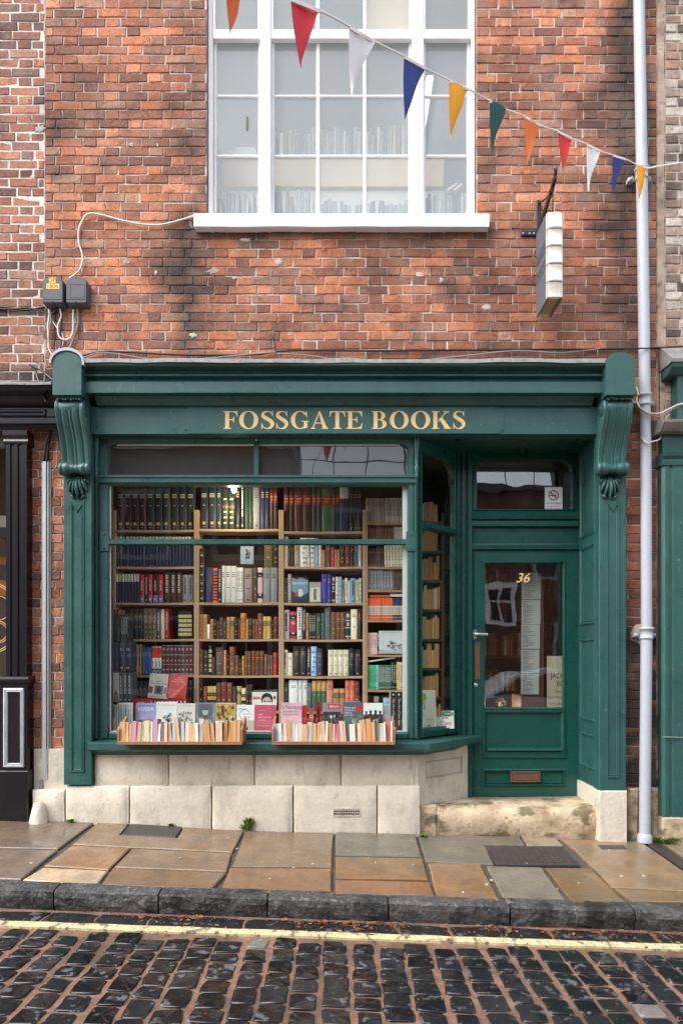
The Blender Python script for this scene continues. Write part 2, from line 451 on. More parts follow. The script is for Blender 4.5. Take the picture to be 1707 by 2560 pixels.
rs = random.Random(11)
def sett(x0, x1, y0, y1, tint, rot=0.0, hgt=0.012):
    """one domed granite sett: rounded outline, sloping shoulders, uneven top; y0 is the near edge"""
    m = MB()
    cx_, cy_ = (x0 + x1) / 2, (y0 + y1) / 2
    hx, hy = (x1 - x0) / 2, (y1 - y0) / 2
    base, sh, top = [], [], []
    tx, ty = rs.uniform(-.03, .03), rs.uniform(-.05, .02)
    c1, c2 = rs.uniform(.16, .34), rs.uniform(.16, .34)
    out = [(-1 + c1, -1), (1 - c2, -1), (1, -1 + c2 * .6), (1, 0), (1, 1 - c1 * .6), (1 - c1, 1), (-1 + c2, 1), (-1, 1 - c2 * .6), (-1, 0), (-1, -1 + c1 * .6)]
    ca, sa = math.cos(rot), math.sin(rot)
    for u0, w0 in out:
        px_, py_ = hx * (u0 + rs.uniform(-.09, .09)), hy * (w0 + rs.uniform(-.07, .07))
        def wpt(f, dz):
            fx = 1 - (1 - f) ; u, w = px_ * fx, py_ * (1 - (1 - f) * hx / hy)
            xx, yy = cx_ + u * ca - w * sa, cy_ + u * sa + w * ca
            return (xx, yy, GR(xx, yy) + dz + tx * u + ty * w)
        base.append(wpt(1.03, -.03)); sh.append(wpt(1.0, hgt * .35)); top.append(wpt(.92, hgt + rs.uniform(-.001, .001)))
    idx = m.rings([base, sh, top], tint, False, False, True)
    ctr = m.p(cx_, cy_, GR(cx_, cy_) + hgt + rs.uniform(-.0005, .001))
    for k in range(10):
        m.face((idx[2][k], idx[2][(k + 1) % 10], ctr), tint, False)
    return m
def sett_tint():
    k = rs.random()
    if k < .005: return (.17, .155, .14)
    b = rs.uniform(.006, .018)
    return (b, b * 1.0, b * rs.uniform(1.02, 1.2))
LINE_Y0, LINE_Y1 = -1.775, -1.850          # far and near edge of the yellow line
# gutter course laid lengthwise between kerb and line
x = -2.9
while x < 2.9:
    w = rs.uniform(.24, .34)
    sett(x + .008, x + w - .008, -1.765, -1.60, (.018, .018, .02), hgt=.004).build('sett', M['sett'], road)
    x += w
# columns of setts running away from the wall
outside = MB()
x = -3.9
while x < 3.9:
    w = rs.uniform(.122, .146)
    y = -1.858 - rs.uniform(0, .08)
    skew = rs.uniform(-.02, .02)
    first = True
    while y > -3.9:
        l = rs.uniform(.115, .175)
        yc = y - l / 2
        vis = abs(x + w / 2) < (yc + D) * .5 + .10 and yc > -2.84
        if True:
            gx, gy = rs.uniform(.004, .014), rs.uniform(.003, .0105)
            xo = skew * (yc + 2.3) + .014 * nz(x * 2, yc * 3, 3)
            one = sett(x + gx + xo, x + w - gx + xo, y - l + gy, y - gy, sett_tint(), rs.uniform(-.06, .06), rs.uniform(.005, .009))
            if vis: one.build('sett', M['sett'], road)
            else:
                k0 = len(outside.v); outside.v += one.v; outside.f += [tuple(i + k0 for i in f) for f in one.f]; outside.t += one.t; outside.sm += one.sm
        y -= l
    x += w + rs.uniform(0.0, .018)

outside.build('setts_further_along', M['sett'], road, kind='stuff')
ln = MB()
prev = None
for i in range(181):
    x = -4.6 + 9.2 * i / 180
    ya = LINE_Y0 + .007 * nz(x * 4, 3) + .004 * nz(x * 22, 1)
    yb = LINE_Y1 + .009 * nz(x * 3, 8) + .006 * nz(x * 20, 5)
    z = GR(x, ya) + .011 + .003 * nz(x * 9, 2)
    cur = [(x, ya, z - .02), (x, ya, z), (x, (ya + yb) / 2, z + .001 + .003 * nz(x * 12, 9)), (x, yb, z), (x, yb, z - .02)]
    if prev:
        for a in range(4):
            ln.poly([prev[a], cur[a], cur[a + 1], prev[a + 1]])
    prev = cur
ln.build('yellow_line', M['yellow'], kind='structure')

# kerb stones
pv = MB()
for i in range(40):
    xa, xb = -7 + 14 * i / 40, -7 + 14 * (i + 1) / 40
    ys2 = [0.5, 0.0, -.8, KERB_Y + .03]
    for a, b in zip(ys2, ys2[1:]):
        pv.poly([(xa, a, G(xa, a) - .022), (xb, a, G(xb, a) - .022), (xb, b, G(xb, b) - .022), (xa, b, G(xa, b) - .022)])
pavement = pv.build('pavement', M['joint'], origin=(0, 0, 0), kind='structure')
rk = random.Random(5)
def kerb_stone(x0, x1):
    m = MB()
    n = 9
    rows = []
    prof = [(-1.425, -.05, 0), (-1.43, 0.0, .3), (-1.50, .001, .5), (-1.545, -.002, .9), (-1.560, -.012, 1), (-1.566, -.045, 1.6), (-1.562, -.085, 2.0), (-1.555, -.118, 1.6), (-1.54, -.20, 0)]
    for j in range(n + 1):
        x = x0 + (x1 - x0) * j / n
        e = .012 if j in (0, n) else 0
        ring = []
        for k, (y, z, w) in enumerate(prof):
            d = .006 * w * nz(x * 11, k * 1.7, 2.2) + .003 * w * nz(x * 31, k * 2.1, 7)
            ring.append((x, y + d + (e if k >= 3 else 0), G(x, y) + z + .004 * w * nz(x * 7, k * .9, 4) - (e * .3 if k in (2, 3, 4) else 0)))
        rows.append(ring)
    b = rk.uniform(.045, .075)
    m.rings(rows, (b, b * .99, b * .97), False, False, False, closed=False)
    m.face([m.p(*q) for q in rows[0]], (b, b, b)); m.face([m.p(*q) for q in rows[-1]][::-1], (b, b, b))
    return m
kx = [-5.0, -4.3, -3.6, -2.95, -2.28] + [(px - CX) / S(KERB_Y) for px in (133, 395, 668, 971, 1276, 1588)] + [2.45, 3.15, 3.8, 4.5, 5.1]
for a, b in zip(kx, kx[1:]):
    kerb_stone(a + .005, b - .005).build('kerb_stone', M['granite'], pavement)

# paving slabs, outlines measured on the ground
def z1(*pts): return [ground_at(x * .5485, 1950 + y * .5485) for x, y in pts]
def z2(*pts): return [ground_at(850 + x * .5466, 1950 + y * .5466) for x, y in pts]
def shrink(poly, d):
    n = len(poly)
    A = sum(poly[i][0] * poly[(i + 1) % n][1] - poly[(i + 1) % n][0] * poly[i][1] for i in range(n))
    sgn = 1 if A > 0 else -1
    out = []
    for i in range(n):
        p0, p1, p2 = (Vector(poly[i - 1]), Vector(poly[i]), Vector(poly[(i + 1) % n]))
        e1, e2 = (p1 - p0).normalized(), (p2 - p1).normalized()
        n1, n2 = Vector((-e1.y, e1.x)) * sgn, Vector((-e2.y, e2.x)) * sgn
        b = n1 + n2
        q = p1 + b * (d / max(.4, 1 + n1.dot(n2)))
        out.append((q.x, q.y))
    return out
rsl = random.Random(3)
def slab(poly, hexc, gap=.004, mat='slab', name='paving_slab', h=0.0, gain=1.0):
    m = MB()
    t = mul(lin(hexc), gain)
    gy_ = sum(t) / 3; t = mix(t, (gy_ * 1.06, gy_, gy_ * .90), .16) if mat == 'slab' else t
    # subdivide the edges so that they can be uneven
    P = []
    n = len(poly)
    for i in range(n):
        a, b = poly[i], poly[(i + 1) % n]
        k = max(1, int(math.dist(a, b) / .16))
        for j in range(k): P.append((a[0] + (b[0] - a[0]) * j / k, a[1] + (b[1] - a[1]) * j / k))
    P = [(x + .003 * nz(x * 17, y * 17, 1), y + .003 * nz(x * 19, y * 19, 2)) for x, y in P]
    o = shrink(P, gap); i_ = shrink(P, gap + .007)
    dz = rsl.uniform(-.002, .002) + h
    q0 = [m.p(x, y, G(x, y) - .03) for x, y in o]
    q1 = [m.p(x, y, G(x, y) - .006 + dz) for x, y in o]
    q2 = [m.p(x, y, G(x, y) + dz) for x, y in i_]
    N_ = len(o)
    for k in range(N_):
        w = (k + 1) % N_
        m.face((q0[k], q0[w], q1[w], q1[k]), t); m.face((q1[k], q1[w], q2[w], q2[k]), t)
    m.face(q2, t)
    return m.build(name, M[mat], pavement)
SG = .64
slab(z1((-60, 196), (30, 182), (438, 186), (265, 312), (-60, 305)), '8a7460', gain=SG)
slab(z1((-60, 310), (262, 318), (98, 452), (-60, 446)), '94806c', gain=SG)
slab(z1((446, 190), (590, 198), (545, 250), (806, 262), (838, 212), (1112, 232), (1060, 328), (330, 292)), '97795a', gain=SG)
slab(z1((594, 198), (834, 212), (802, 260), (550, 250)), '5c4c48', mat='iron', name='cover_plate', gap=.003)
slab(z1((325, 298), (598, 308), (498, 408), (200, 390)), 'a87a50', gain=SG)
slab(z1((198, 396), (494, 411), (440, 480), (102, 452)), 'c3a583', gain=.9)
slab(z1((602, 310), (1058, 331), (1035, 414), (518, 394)), '947455', gain=SG)
slab(z1((514, 400), (1034, 420), (966, 497), (460, 478)), '93704c', gain=SG)
slab(z1((1118, 232), (1521, 238), (1513, 396), (1056, 392)), '937858', gain=SG)
slab(z1((1046, 398), (1511, 401), (1512, 516), (1002, 508)), '9c734e', gain=SG)
slab(z2((-22, 238), (345, 247), (375, 352), (-22, 344)), '7c7767', gain=SG)
slab(z2((-22, 349), (378, 356), (405, 454), (-22, 448)), '99703f', gain=SG)
slab(z2((-24, 455), (410, 466), (436, 532), (-26, 524)), 'a06f48', gain=SG)
slab(z2((354, 250), (820, 257), (848, 298), (662, 296), (704, 386), (390, 372)), '7f796a', gain=SG)
slab(z2((400, 378), (640, 384), (734, 554), (442, 546)), 'aa7f50', gain=SG)
slab(z2((668, 391), (920, 397), (1044, 562), (756, 562)), '958b78', gain=SG)
slab(z2((936, 400), (1146, 402), (1308, 558), (1060, 562)), '8d6a3a', gain=SG)
slab(z2((826, 252), (985, 264), (1020, 298), (852, 299)), 'b5a184', gain=SG)
slab(z2((1002, 267), (1372, 280), (1700, 505), (1700, 512), (1240, 490), (1060, 310)), 'a5855f', gain=SG)
slab(z2((1252, 496), (1700, 514), (1700, 560), (1335, 554)), '9c7a52', gain=SG)
slab(z2((1474, 288), (1700, 296), (1700, 440)), 'a08a68', gain=SG)
slab(z2((1170, 297), (1300, 297), (1318, 318), (1192, 319)), '4a4a4c', mat='iron', name='water_cover', h=.004)
# chequer plate cover with raised studs
cp = z2((678, 305), (1020, 305), (1098, 390), (708, 388))
cov = slab(cp, '3a3231', mat='iron', name='utility_cover', h=.002)
st = MB()
for i in range(13):
    for j in range(9):
        u, w = (i + .5) / 13, (j + .5) / 9
        a = (cp[0][0] * (1 - u) + cp[1][0] * u, cp[0][1] * (1 - u) + cp[1][1] * u)
        b = (cp[3][0] * (1 - u) + cp[2][0] * u, cp[3][1] * (1 - u) + cp[2][1] * u)
        x, y = a[0] * (1 - w) + b[0] * w, a[1] * (1 - w) + b[1] * w
        q = .017; z = G(x, y) + .002
        m_ = [st.p(x - q, y - q * .55, z), st.p(x + q, y - q * .55, z), st.p(x + q, y + q * .55, z), st.p(x - q, y + q * .55, z)]
        t_ = [st.p(x - q * .6, y - q * .3, z + .005), st.p(x + q * .6, y - q * .3, z + .005), st.p(x + q * .6, y + q * .3, z + .005), st.p(x - q * .6, y + q * .3, z + .005)]
        for k in range(4): st.face((m_[k], m_[(k + 1) % 4], t_[(k + 1) % 4], t_[k]))
        st.face(t_)
st.build('raised_studs', M['iron'], cov, kind='stuff')
dr = z2((1396, 287), (1462, 287), (1700, 450), (1700, 500))
slab(dr, '3a322e', mat='iron', name='drain_channel')
# slabs beside the view
for xa in (-3.4, -4.3, -5.2, 3.6, 4.5):
    for ya, yb in ((-.02, -.7), (-.7, -1.42)):
        slab([(xa, ya), (xa + .88, ya), (xa + .88, yb), (xa, yb)], '8d7456', gain=SG)

# opposite side of the street (only seen mirrored in the panes)
op = MB()
op.box(-30, 30, -13, -9.2, -1.2, -.02)
op.build('opposite_pavement', M['slab'], kind='structure')

# ------------------------------------------------------------------ brickwork
PAL = [((.56, .205, .105), 28), ((.64, .27, .15), 17), ((.40, .145, .080), 20), ((.27, .105, .066), 16), ((.20, .088, .062), 9), ((.31, .155, .115), 8), ((.12, .058, .046), 4), ((.47, .275, .20), 4)]
PALN = [((.50, .20, .11), 16), ((.38, .155, .095), 26), ((.29, .12, .08), 26), ((.45, .24, .17), 14), ((.14, .07, .055), 6), ((.24, .13, .10), 14)]
PALR = [((.62, .55, .47), 24), ((.46, .36, .29), 20), ((.33, .22, .17), 20), ((.22, .17, .14), 10), ((.45, .27, .19), 14), ((.10, .08, .07), 8)]
def pick(r, pal):
    k = r.uniform(0, sum(w for _, w in pal))
    for c, w in pal:
        k -= w
        if k <= 0: return c
    return pal[0][0]
def soot(x, z):
    """blackened patches of the wall: where water runs off the sill, along the cornice, beside the pipe"""
    s = 0.0
    s += .97 * math.exp(-((x + 1.25 + .05 * nz(0, z * 4)) / (.125 + .05 * nz(1, z * 3))) ** 2) * (1 if z < 5.0 else math.exp(-((z - 5.0) / .08) ** 2)) * (.35 + .65 * min(1, max(0, (z - 3.6) / .7)))
    s += .55 * math.exp(-((x + 1.45) / .14) ** 2) * math.exp(-((z - 4.55) / .16) ** 2)
    s += (.85 * math.exp(-((z - 3.76) / .055) ** 2) + .35 * math.exp(-max(0, z - 3.78) / .2) * max(0, .3 + 1.1 * nz(x * 4, 7.7))) if -2.1 < x < 2.1 else 0
    s += (.75 * math.exp(-((z - 4.90) / .035) ** 2) + .42 * math.exp(-max(0, 4.92 - z) / .16) * max(0, .5 + 1.2 * nz(x * 6, 2.2))) if -1.2 < x < 1.25 and z < 4.95 else 0
    if z > 5.0: s += .55 * (math.exp(-((x + 1.14) / .10) ** 2) + .7 * math.exp(-((x - 1.18) / .07) ** 2)) * max(0, .5 + .9 * nz(x * 4, z * 3, 21))
    s += .5 * math.exp(-((x + 2.36) / .12) ** 2) * max(0, .4 + nz(x * 5, z * 2, 31)) * (1 if 4.2 < z < 5.9 else 0)
    s += (.80 if z > 3.7 else .45) * math.exp(-((x - 2.36) / .20) ** 2) * (.65 + .6 * nz(x * 2, z * 1.3, 8))
    if z > 4.7: s += .85 * math.exp(-((x - 2.30) / .085) ** 2) * max(0, .55 + .9 * nz(x * 3, z * 2.2, 18))
    s += .45 * math.exp(-((x - 1.22) / .05) ** 2) * (1 if 3.9 < z < 5.0 else 0) * (.5 + nz(3, z * 5))
    s += .55 * max(0, nz(x * 1.2, z * 1.5, 3.3) - .02)
    if -2.3 < x < -1.1 and z > 5.1: s += .6 * max(0, nz(x * 2.2, z * 2.6, 41))
    if x > 1.9 and z > 4.9: s += .7 * max(0, nz(x * 3.0, z * 2.2, 51) + .05)
    s += 1.0 * max(0, nz(x * 5.0, z * 8.0, 6.3) - .12)
    if z < 1.68 and x > 2.2: s += .85 * min(1, (1.68 - z) / .12) * (1 if nz(x * 3, z * 12, 4.4) < .33 else .2)
    if x < -2.2 and 3.5 < z < 3.78: s += .8
    if x < -2.2 and z < 1.0: s += .35 * (1.0 - z)
    return min(.95, max(0, s))
BLACK = (.028, .021, .019)
CRS = .0756
def pick_at(r, pal, x, z):
    if pal is not PAL: return pick(r, pal)
    pd = .20 + .28 * (1 if z > 5.25 else 0) + .5 * nz(x * .9, z * 1.1, 9)
    if 4.6 < z < 5.2: pd -= .2
    return pick(r, PALD) if r.random() < pd else pick(r, pal)
PALD = [((.30, .118, .075), 22), ((.22, .092, .065), 18), ((.36, .14, .085), 20), ((.26, .13, .10), 12), ((.15, .068, .052), 8), ((.33, .19, .145), 8)]
def courses(rects, holes, zoff, pal, seed, joint, header_every=True, sl=.2385, hl=.118):
    r = random.Random(seed)
    out = []
    zs = sorted({round(q, 4) for rc in rects for q in (rc[2], rc[3])})
    k0, k1 = int((zs[0] - zoff) / CRS) - 1, int((zs[-1] - zoff) / CRS) + 1
    for k in range(k0, k1 + 1):
        za, zb = zoff + k * CRS + joint * .36, zoff + (k + 1) * CRS - joint * .36
        zm = (za + zb) / 2
        iv = []
        for x0, x1, z0, z1_ in rects:
            if z0 <= zm < z1_: iv.append((x0, x1))
        for hx0, hx1, hz0, hz1 in holes:
            if hz0 <= zm < hz1:
                nv = []
                for a, b in iv:
                    if hx1 <= a or hx0 >= b: nv.append((a, b)); continue
                    if hx0 > a: nv.append((a, hx0))
                    if hx1 < b: nv.append((hx1, b))
                iv = nv
        for a, b in iv:
            per = sl + hl
            off = (k % 2) * per / 2 + r.uniform(-.015, .015)
            x = a - ((a + 10 + off) % per)
            i = 0
            while x < b:
                L_ = (sl if i % 2 == 0 else hl) * r.uniform(.985, 1.015)
                xa, xb = max(x + joint / 2, a + joint / 2), min(x + L_ - joint / 2, b - joint / 2)
                if xb - xa > .03:
                    xm_ = (xa + xb) / 2
                    fld = mix((.46, .175, .095), (.30, .125, .08), min(1, max(0, .5 + .9 * nz(xm_ * 1.3, zm * 1.3, 15))))
                    c = mul(pick_at(r, pal, (xa + xb) / 2, za), r.uniform(.88, 1.12))
                    if pal is PAL: c = mul(mix(c, fld, .22), 1.02); c = (c[0] * 1.03, c[1] * 1.0, c[2] * .92)
                    wv = .006 * nz(xm_ * .9, zm * .7, 12) + .004 * nz(xm_ * 2.3, zm * 9, 14)
                    out.append((xa, xb, za + wv + r.uniform(-.0012, .0012), zb + wv + r.uniform(-.0012, .0012), c))
                x += L_; i += 1
    return out
def brick_tint(c):
    return lambda v: mix(c, BLACK, soot(v[0], v[2]))
def lay(bricks, parent, seed, limit=300, Y=0.0, proud=.004):
    r = random.Random(seed)
    def inview(b):
        cx_, cz_ = (b[0] + b[1]) / 2, (b[2] + b[3]) / 2
        return 0 < CX + cx_ * S(Y) < 1707 and 0 < HY - (cz_ - EYE) * S(Y) < 2560
    order = sorted(range(len(bricks)), key=lambda i: (not inview(bricks[i]), -round((bricks[i][1] - bricks[i][0]), 2), r.random()))
    single = set(i for i in order[:limit] if inview(bricks[i]))
    rest = MB()
    for i, (xa, xb, za, zb, c) in enumerate(bricks):
        y = Y + r.uniform(-proud, proud * .4)
        if i in single:
            m = MB(); m.cbox(xa, xb, y, Y + .04, za, zb, .0045, brick_tint(c), .0035, r)
            m.build('brick', M['brick'], parent)
        else:
            rest.cbox(xa, xb, y, Y + .04, za, zb, .0045, brick_tint(c), .0035, r)
    if rest.f: rest.build('brickwork', M['brick'], parent, kind='stuff')
def mortar_sheet(rects, holes, col, parent, Y=.006, cell=.07, dirty=.75, name='mortar'):
    m = MB()
    idx = {}
    def P(x, z):
        k = (round(x, 4), round(z, 4))
        if k not in idx: idx[k] = m.p(x, Y, z)
        return idx[k]
    for x0, x1, z0, z1_ in rects:
        xs = sorted({x0, x1, *[h[i] for h in holes for i in (0, 1) if x0 < h[i] < x1]})
        zs = sorted({z0, z1_, *[h[i] for h in holes for i in (2, 3) if z0 < h[i] < z1_]})
        def fill(v):
            o = [v[0]]
            for a, b in zip(v, v[1:]):
                n = max(1, int((b - a) / cell)); o += [a + (b - a) * (q + 1) / n for q in range(n)]
            return o
        xs, zs = fill(xs), fill(zs)
        for a, b in zip(xs, xs[1:]):
            for c, d in zip(zs, zs[1:]):
                mx_, mz_ = (a + b) / 2, (c + d) / 2
                if any(h[0] < mx_ < h[1] and h[2] < mz_ < h[3] for h in holes): continue
                q = [(a, c), (b, c), (b, d), (a, d)]
                m.face([P(*e) for e in q], [mix(col, BLACK, min(.93, dirty * soot(*e) * 1.25)) for e in q])
    return m.build(name, M['mortar'], parent)

bk = empty('bookshop_building', (0, 0, 0), label='red brick shop with dark green timber shopfront and white sash window above', category='building')
UW = (X(517), X(1190), Z(533), 7.55)            # upper window opening
rects = [(-2.41, 2.60, 3.68, 8.6), (-2.56, -2.19, .36, 3.55), (-2.41, -2.19, 3.55, 3.68), (2.27, 2.60, .36, 3.68)]
holes = [(UW[0], UW[1], UW[2] - .06, UW[3])]
lay(courses(rects, holes, 3.700, PAL, 21, .0085), bk, 4)
mortar_sheet(rects, holes, (.70, .65, .57), bk)
wb = MB()    # the body of the wall, behind the facing
for q in ((-2.60, UW[0], 3.26, 8.6), (UW[1], 2.60, 3.26, 8.6), (UW[0], UW[1], 3.26, UW[2] - .02), (UW[0], UW[1], UW[3], 8.6), (-2.56, -2.15, -.3, 3.26), (2.14, 2.60, -.3, 3.26)):
    wb.box(q[0], q[1], .03, .34, q[2], q[3], (.30, .14, .09))
wb.build('wall', M['brick'], bk)
# pale mortar patches smeared on the bricks
pt = random.Random(8)
for px, py, w, h in ((318, 655, 22, 18), (535, 677, 44, 20), (586, 695, 14, 10), (697, 655, 26, 22), (1048, 686, 30, 14), (1103, 700, 16, 18), (1217, 768, 28, 20), (390, 683, 8, 14), (330, 362, 14, 12), (394, 362, 8, 10), (102, 323, 34, 22), (484, 838, 20, 16), (1192, 690, 20, 6), (1350, 756, 0, 0), (478, 560, 12, 20), (1000, 838, 26, 10), (725, 836, 12, 9), (615, 600, 30, 10), (806, 545, 0, 0)):
    if not w: continue
    m = MB()
    n = 19
    o, i_ = [], []
    for k in range(n):
        a = 2 * math.pi * k / n; f = pt.uniform(.5, 1.15)
        o.append((X(px) + w / S() / 2 * f * math.cos(a), -.0012, Z(py) + h / S() / 2 * f * math.sin(a)))
        i_.append((X(px) + w / S() / 2 * f * .7 * math.cos(a), -.0045, Z(py) + h / S() / 2 * f * .7 * math.sin(a)))
    c = pt.choice([(.58, .53, .47), (.50, .46, .41), (.45, .40, .35)])
    m.rings([[(x, .004, z) for x, y, z in o], o, i_], c, False, True)
    m.build('mortar_patch', M['mortar'], bk)

ln_ = empty('neighbour_brick_house', (-3.0, 0, 0), label='brown brick house wall with thick white mortar, above the black shopfront', category='building')
rects = [(-5.2, -2.413, 3.56, 8.6)]
lay(courses(rects, [], 3.668, PALN, 77, .0115), ln_, 6)
mortar_sheet(rects, [], (.66, .61, .55), ln_, Y=.0025, dirty=.3)
m = MB(); m.box(-6.5, -2.602, .03, .34, 3.45, 8.6, (.3, .15, .1)); m.build('wall', M['brick'], ln_)

rn = empty('neighbour_pale_house', (3.0, 0, 0), label='pale weathered brick house with green timber shopfront, beyond the grey downpipe', category='building')
rects = [(2.665, 5.0, 3.70, 8.6), (2.665, 2.80, 3.0, 3.70)]
lay(courses(rects, [], 3.72, PALR, 45, .014, sl=.20, hl=.15), rn, 9, Y=-.008)
m = MB()
prevp = None
for i in range(130):    # ragged lime edge between the two houses
    z = .4 + 8.2 * i / 129
    xa, xb = 2.598 + .008 * nz(z * 3, 1), 2.66 + .02 * nz(z * 2.3, 5) + .012 * nz(z * 14, 2)
    if z < 3.0: xb = 2.63 + .012 * nz(z * 9, 2)
    y = -.012 + .006 * nz(z * 8, 4)
    cur = [(xa, .02, z), (xa, y, z), (xb, y, z), (xb, .02, z)]
    if prevp:
        for k in range(3): m.poly([prevp[k], prevp[k + 1], cur[k + 1], cur[k]], mix((.50, .42, .34), (.33, .2, .14), .5 + .5 * nz(z * 6, 6)) if z > 3 else mix((.42, .2, .13), (.5, .42, .34), .5 + nz(z * 4, 3)))
    prevp = cur
m.build('ragged_mortar_edge', M['mortar'], rn)
m = MB(); m.box(2.665, 5.0, -.003, .02, 3.0, 8.6, (.46, .41, .35)); m.build('mortar', M['mortar'], rn)
m = MB(); m.box(2.61, 6.5, .03, .34, -.5, 8.6, (.3, .25, .2)); m.build('wall', M['brick'], rn)

# roofs (outside the view; they close the houses against the sky)
for par, xa, xb in ((bk, -2.6, 2.6), (ln_, -6.5, -2.602), (rn, 2.602, 6.5)):
    m = MB(); m.prof_x([(-.15, 8.6), (3.2, 10.6), (6.4, 8.6)], xa, xb); m.build('roof', M['slate'], par)
m = MB(); m.box(-6.5, -5.202, .0, .34, -.5, 3.45, (.38, .16, .10)); m.build('wall_further_along', M['brick'], ln_)

# the houses across the street, mirrored in the glass
def opposite(name, x0, x1, h, label, wins, wcol, parapet):
    o = empty(name, ((x0 + x1) / 2, -10.6, 0), label=label, category='building')
    m = MB(); m.box(x0, x1, -14, -10.6, -1, h, wcol); m.build('wall', M['brick'], o)
    m = MB()
    if parapet:
        m.box(x0 - .05, x1 + .05, -14, -10.5, h, h + .12)
    else:
        m.rings([[(x0 - .1, y, z) for y, z in ((-10.45, h), (-12.5, h + 2.0), (-14.4, h))], [(x1 + .1, y, z) for y, z in ((-10.45, h), (-12.5, h + 2.0), (-14.4, h))]], None, True, True)
    m.build('roof', M['slate'], o)
    for wx, wz, ww, wh in wins:
        f = MB(); y = -10.55
        f.box(wx - ww / 2 - .09, wx + ww / 2 + .09, -10.62, y, wz - wh / 2 - .09, wz + wh / 2 + .09)
        fo = f.build('window', M['white'] if ww < .8 else M['grey_frame'], o)
        for sx in (-1, 1):
            for sz in (-1, 1):
                p = MB(); p.box(wx + sx * ww / 4 - ww / 4 + .03, wx + sx * ww / 4 + ww / 4 - .03, y - .01, y + .012, wz + sz * wh / 4 - wh / 4 + .03, wz + sz * wh / 4 + wh / 4 - .03)
                p.build('pane', M['black'], fo)
    return o
opposite('opposite_house', -9.5, -1.2, 6.4, 'taller brick house across the street, mirrored in the shop glass', [(-7, 4.6, 1.0, 1.5), (-4.6, 4.6, 1.0, 1.5), (-2.4, 4.6, 1.0, 1.5), (-7, 1.6, 1.2, 1.6), (-4.4, 1.5, 1.4, 1.7), (-2.2, 1.2, 1.0, 2.2)], (.10, .045, .03), False)
opposite('opposite_flat_roofed_house', -1.15, 9.0, 5.6, 'lower flat roofed brick house across the street, mirrored in the door', [(.4, 4.2, 1.0, 1.4), (4.0, 2.8, .55, .85), (5.4, 4.2, 1.0, 1.4), (.6, 1.4, 1.6, 1.8), (2.6, 3.4, .5, 1.6), (6.0, 1.4, 1.2, 1.6)], (.12, .055, .038), True)
# roof railing on the flat roof
m = MB()
for i in range(12):
    x = -1.0 + i * .85
    m.tube([(x, -10.7, 5.7), (x, -10.7, 6.6)], .018, 6)
for z in (6.15, 6.6): m.tube([(-1.0, -10.7, z), (8.4, -10.7, z)], .018, 6)
m.build('roof_railing', M['iron_black'], bpy.data.objects['opposite_flat_roofed_house'])

# silver car parked across the street, mirrored in the door
def parked_car(xc, yc):
    z0 = GR(xc, yc)
    o = empty('parked_car', (xc, yc, z0), label='silver car parked across the street, mirrored in the door glass', category='car')
    prof = [(-2.0, .30), (-2.02, .55), (-1.95, .78), (-1.1, .92), (-.55, 1.36), (.0, 1.43), (.75, 1.40), (1.45, 1.0), (1.9, .92), (2.0, .62), (1.98, .30)]
    m = MB(); rs_ = []
    for yy, sx, sz in ((-.84, .94, .90), (-.80, .99, .98), (-.3, 1, 1), (.3, 1, 1), (.80, .99, .98), (.84, .94, .90)):
        rs_.append([(xc + x * sx, yc + yy * (1 - .22 * max(0, z - .92) / .5), z0 + .3 + (z - .3) * sz) for x, z in prof])
    m.rings(rs_, None, True, True, False); m.build('body', M['pipe'], o)
    for s_ in (-1, 1):
        m = MB(); m.poly([(xc - 1.0, yc + s_ * .835, z0 + .93), (xc + 1.35, yc + s_ * .835, z0 + .95), (xc + .72, yc + s_ * .70, z0 + 1.33), (xc - .5, yc + s_ * .70, z0 + 1.30)]); m.build('side_glass', M['black'], o)
        for wx in (-1.25, 1.25):
            m = MB(); m.lathe([(-.09, .12), (-.09, .29), (-.06, .31), (.06, .31), (.09, .29), (.09, .12)], (xc + wx, yc + s_ * .74, z0 + .31), 'y', 20); w_ = m.build('wheel', M['black'], o)
            m = MB(); m.lathe([(-.097, 0), (-.097, .18), (.097, .18), (.097, 0)], (xc + wx, yc + s_ * .74, z0 + .31), 'y', 16); m.build('rim', M['steel'], w_)
parked_car(4.1, -8.1)

# ------------------------------------------------------------------ shopfront: cornice, fascia, consoles, pilasters
GRN, DOORG = M['green'], M['green_dark']
CX0, CX1 = -1.99, 2.062
m = MB()
m.prof_x([(0, 3.470), (-.265, 3.470), (-.265, 3.553), (-.235, 3.562), (-.231, 3.592), (-.275, 3.598), (-.277, 3.608), (-.243, 3.612), (-.235, 3.630), (-.248, 3.646), (-.305, 3.658), (-.316, 3.666), (-.316, 3.680), (0, 3.70)], CX0, CX1, None, True, 40, .0012)
cornice = m.build('cornice', GRN, bk)
m = MB()
m.prof_x([(-.135, 3.405), (-.165, 3.412), (-.172, 3.43), (-.19, 3.445), (-.20, 3.4685), (-.135, 3.4685)], CX0 + .06, CX1 - .05)
m.build('bed_moulding', GRN, cornice)
m = MB()
m.prof_x([(.01, 3.745), (-.26, 3.722), (-.324, 3.712), (-.329, 3.678), (-.318, 3.6805), (0, 3.701)], CX0 + .02, CX1 - .01, None, True, 90, .014)
m.build('lead_flashing', M['lead'], bk)

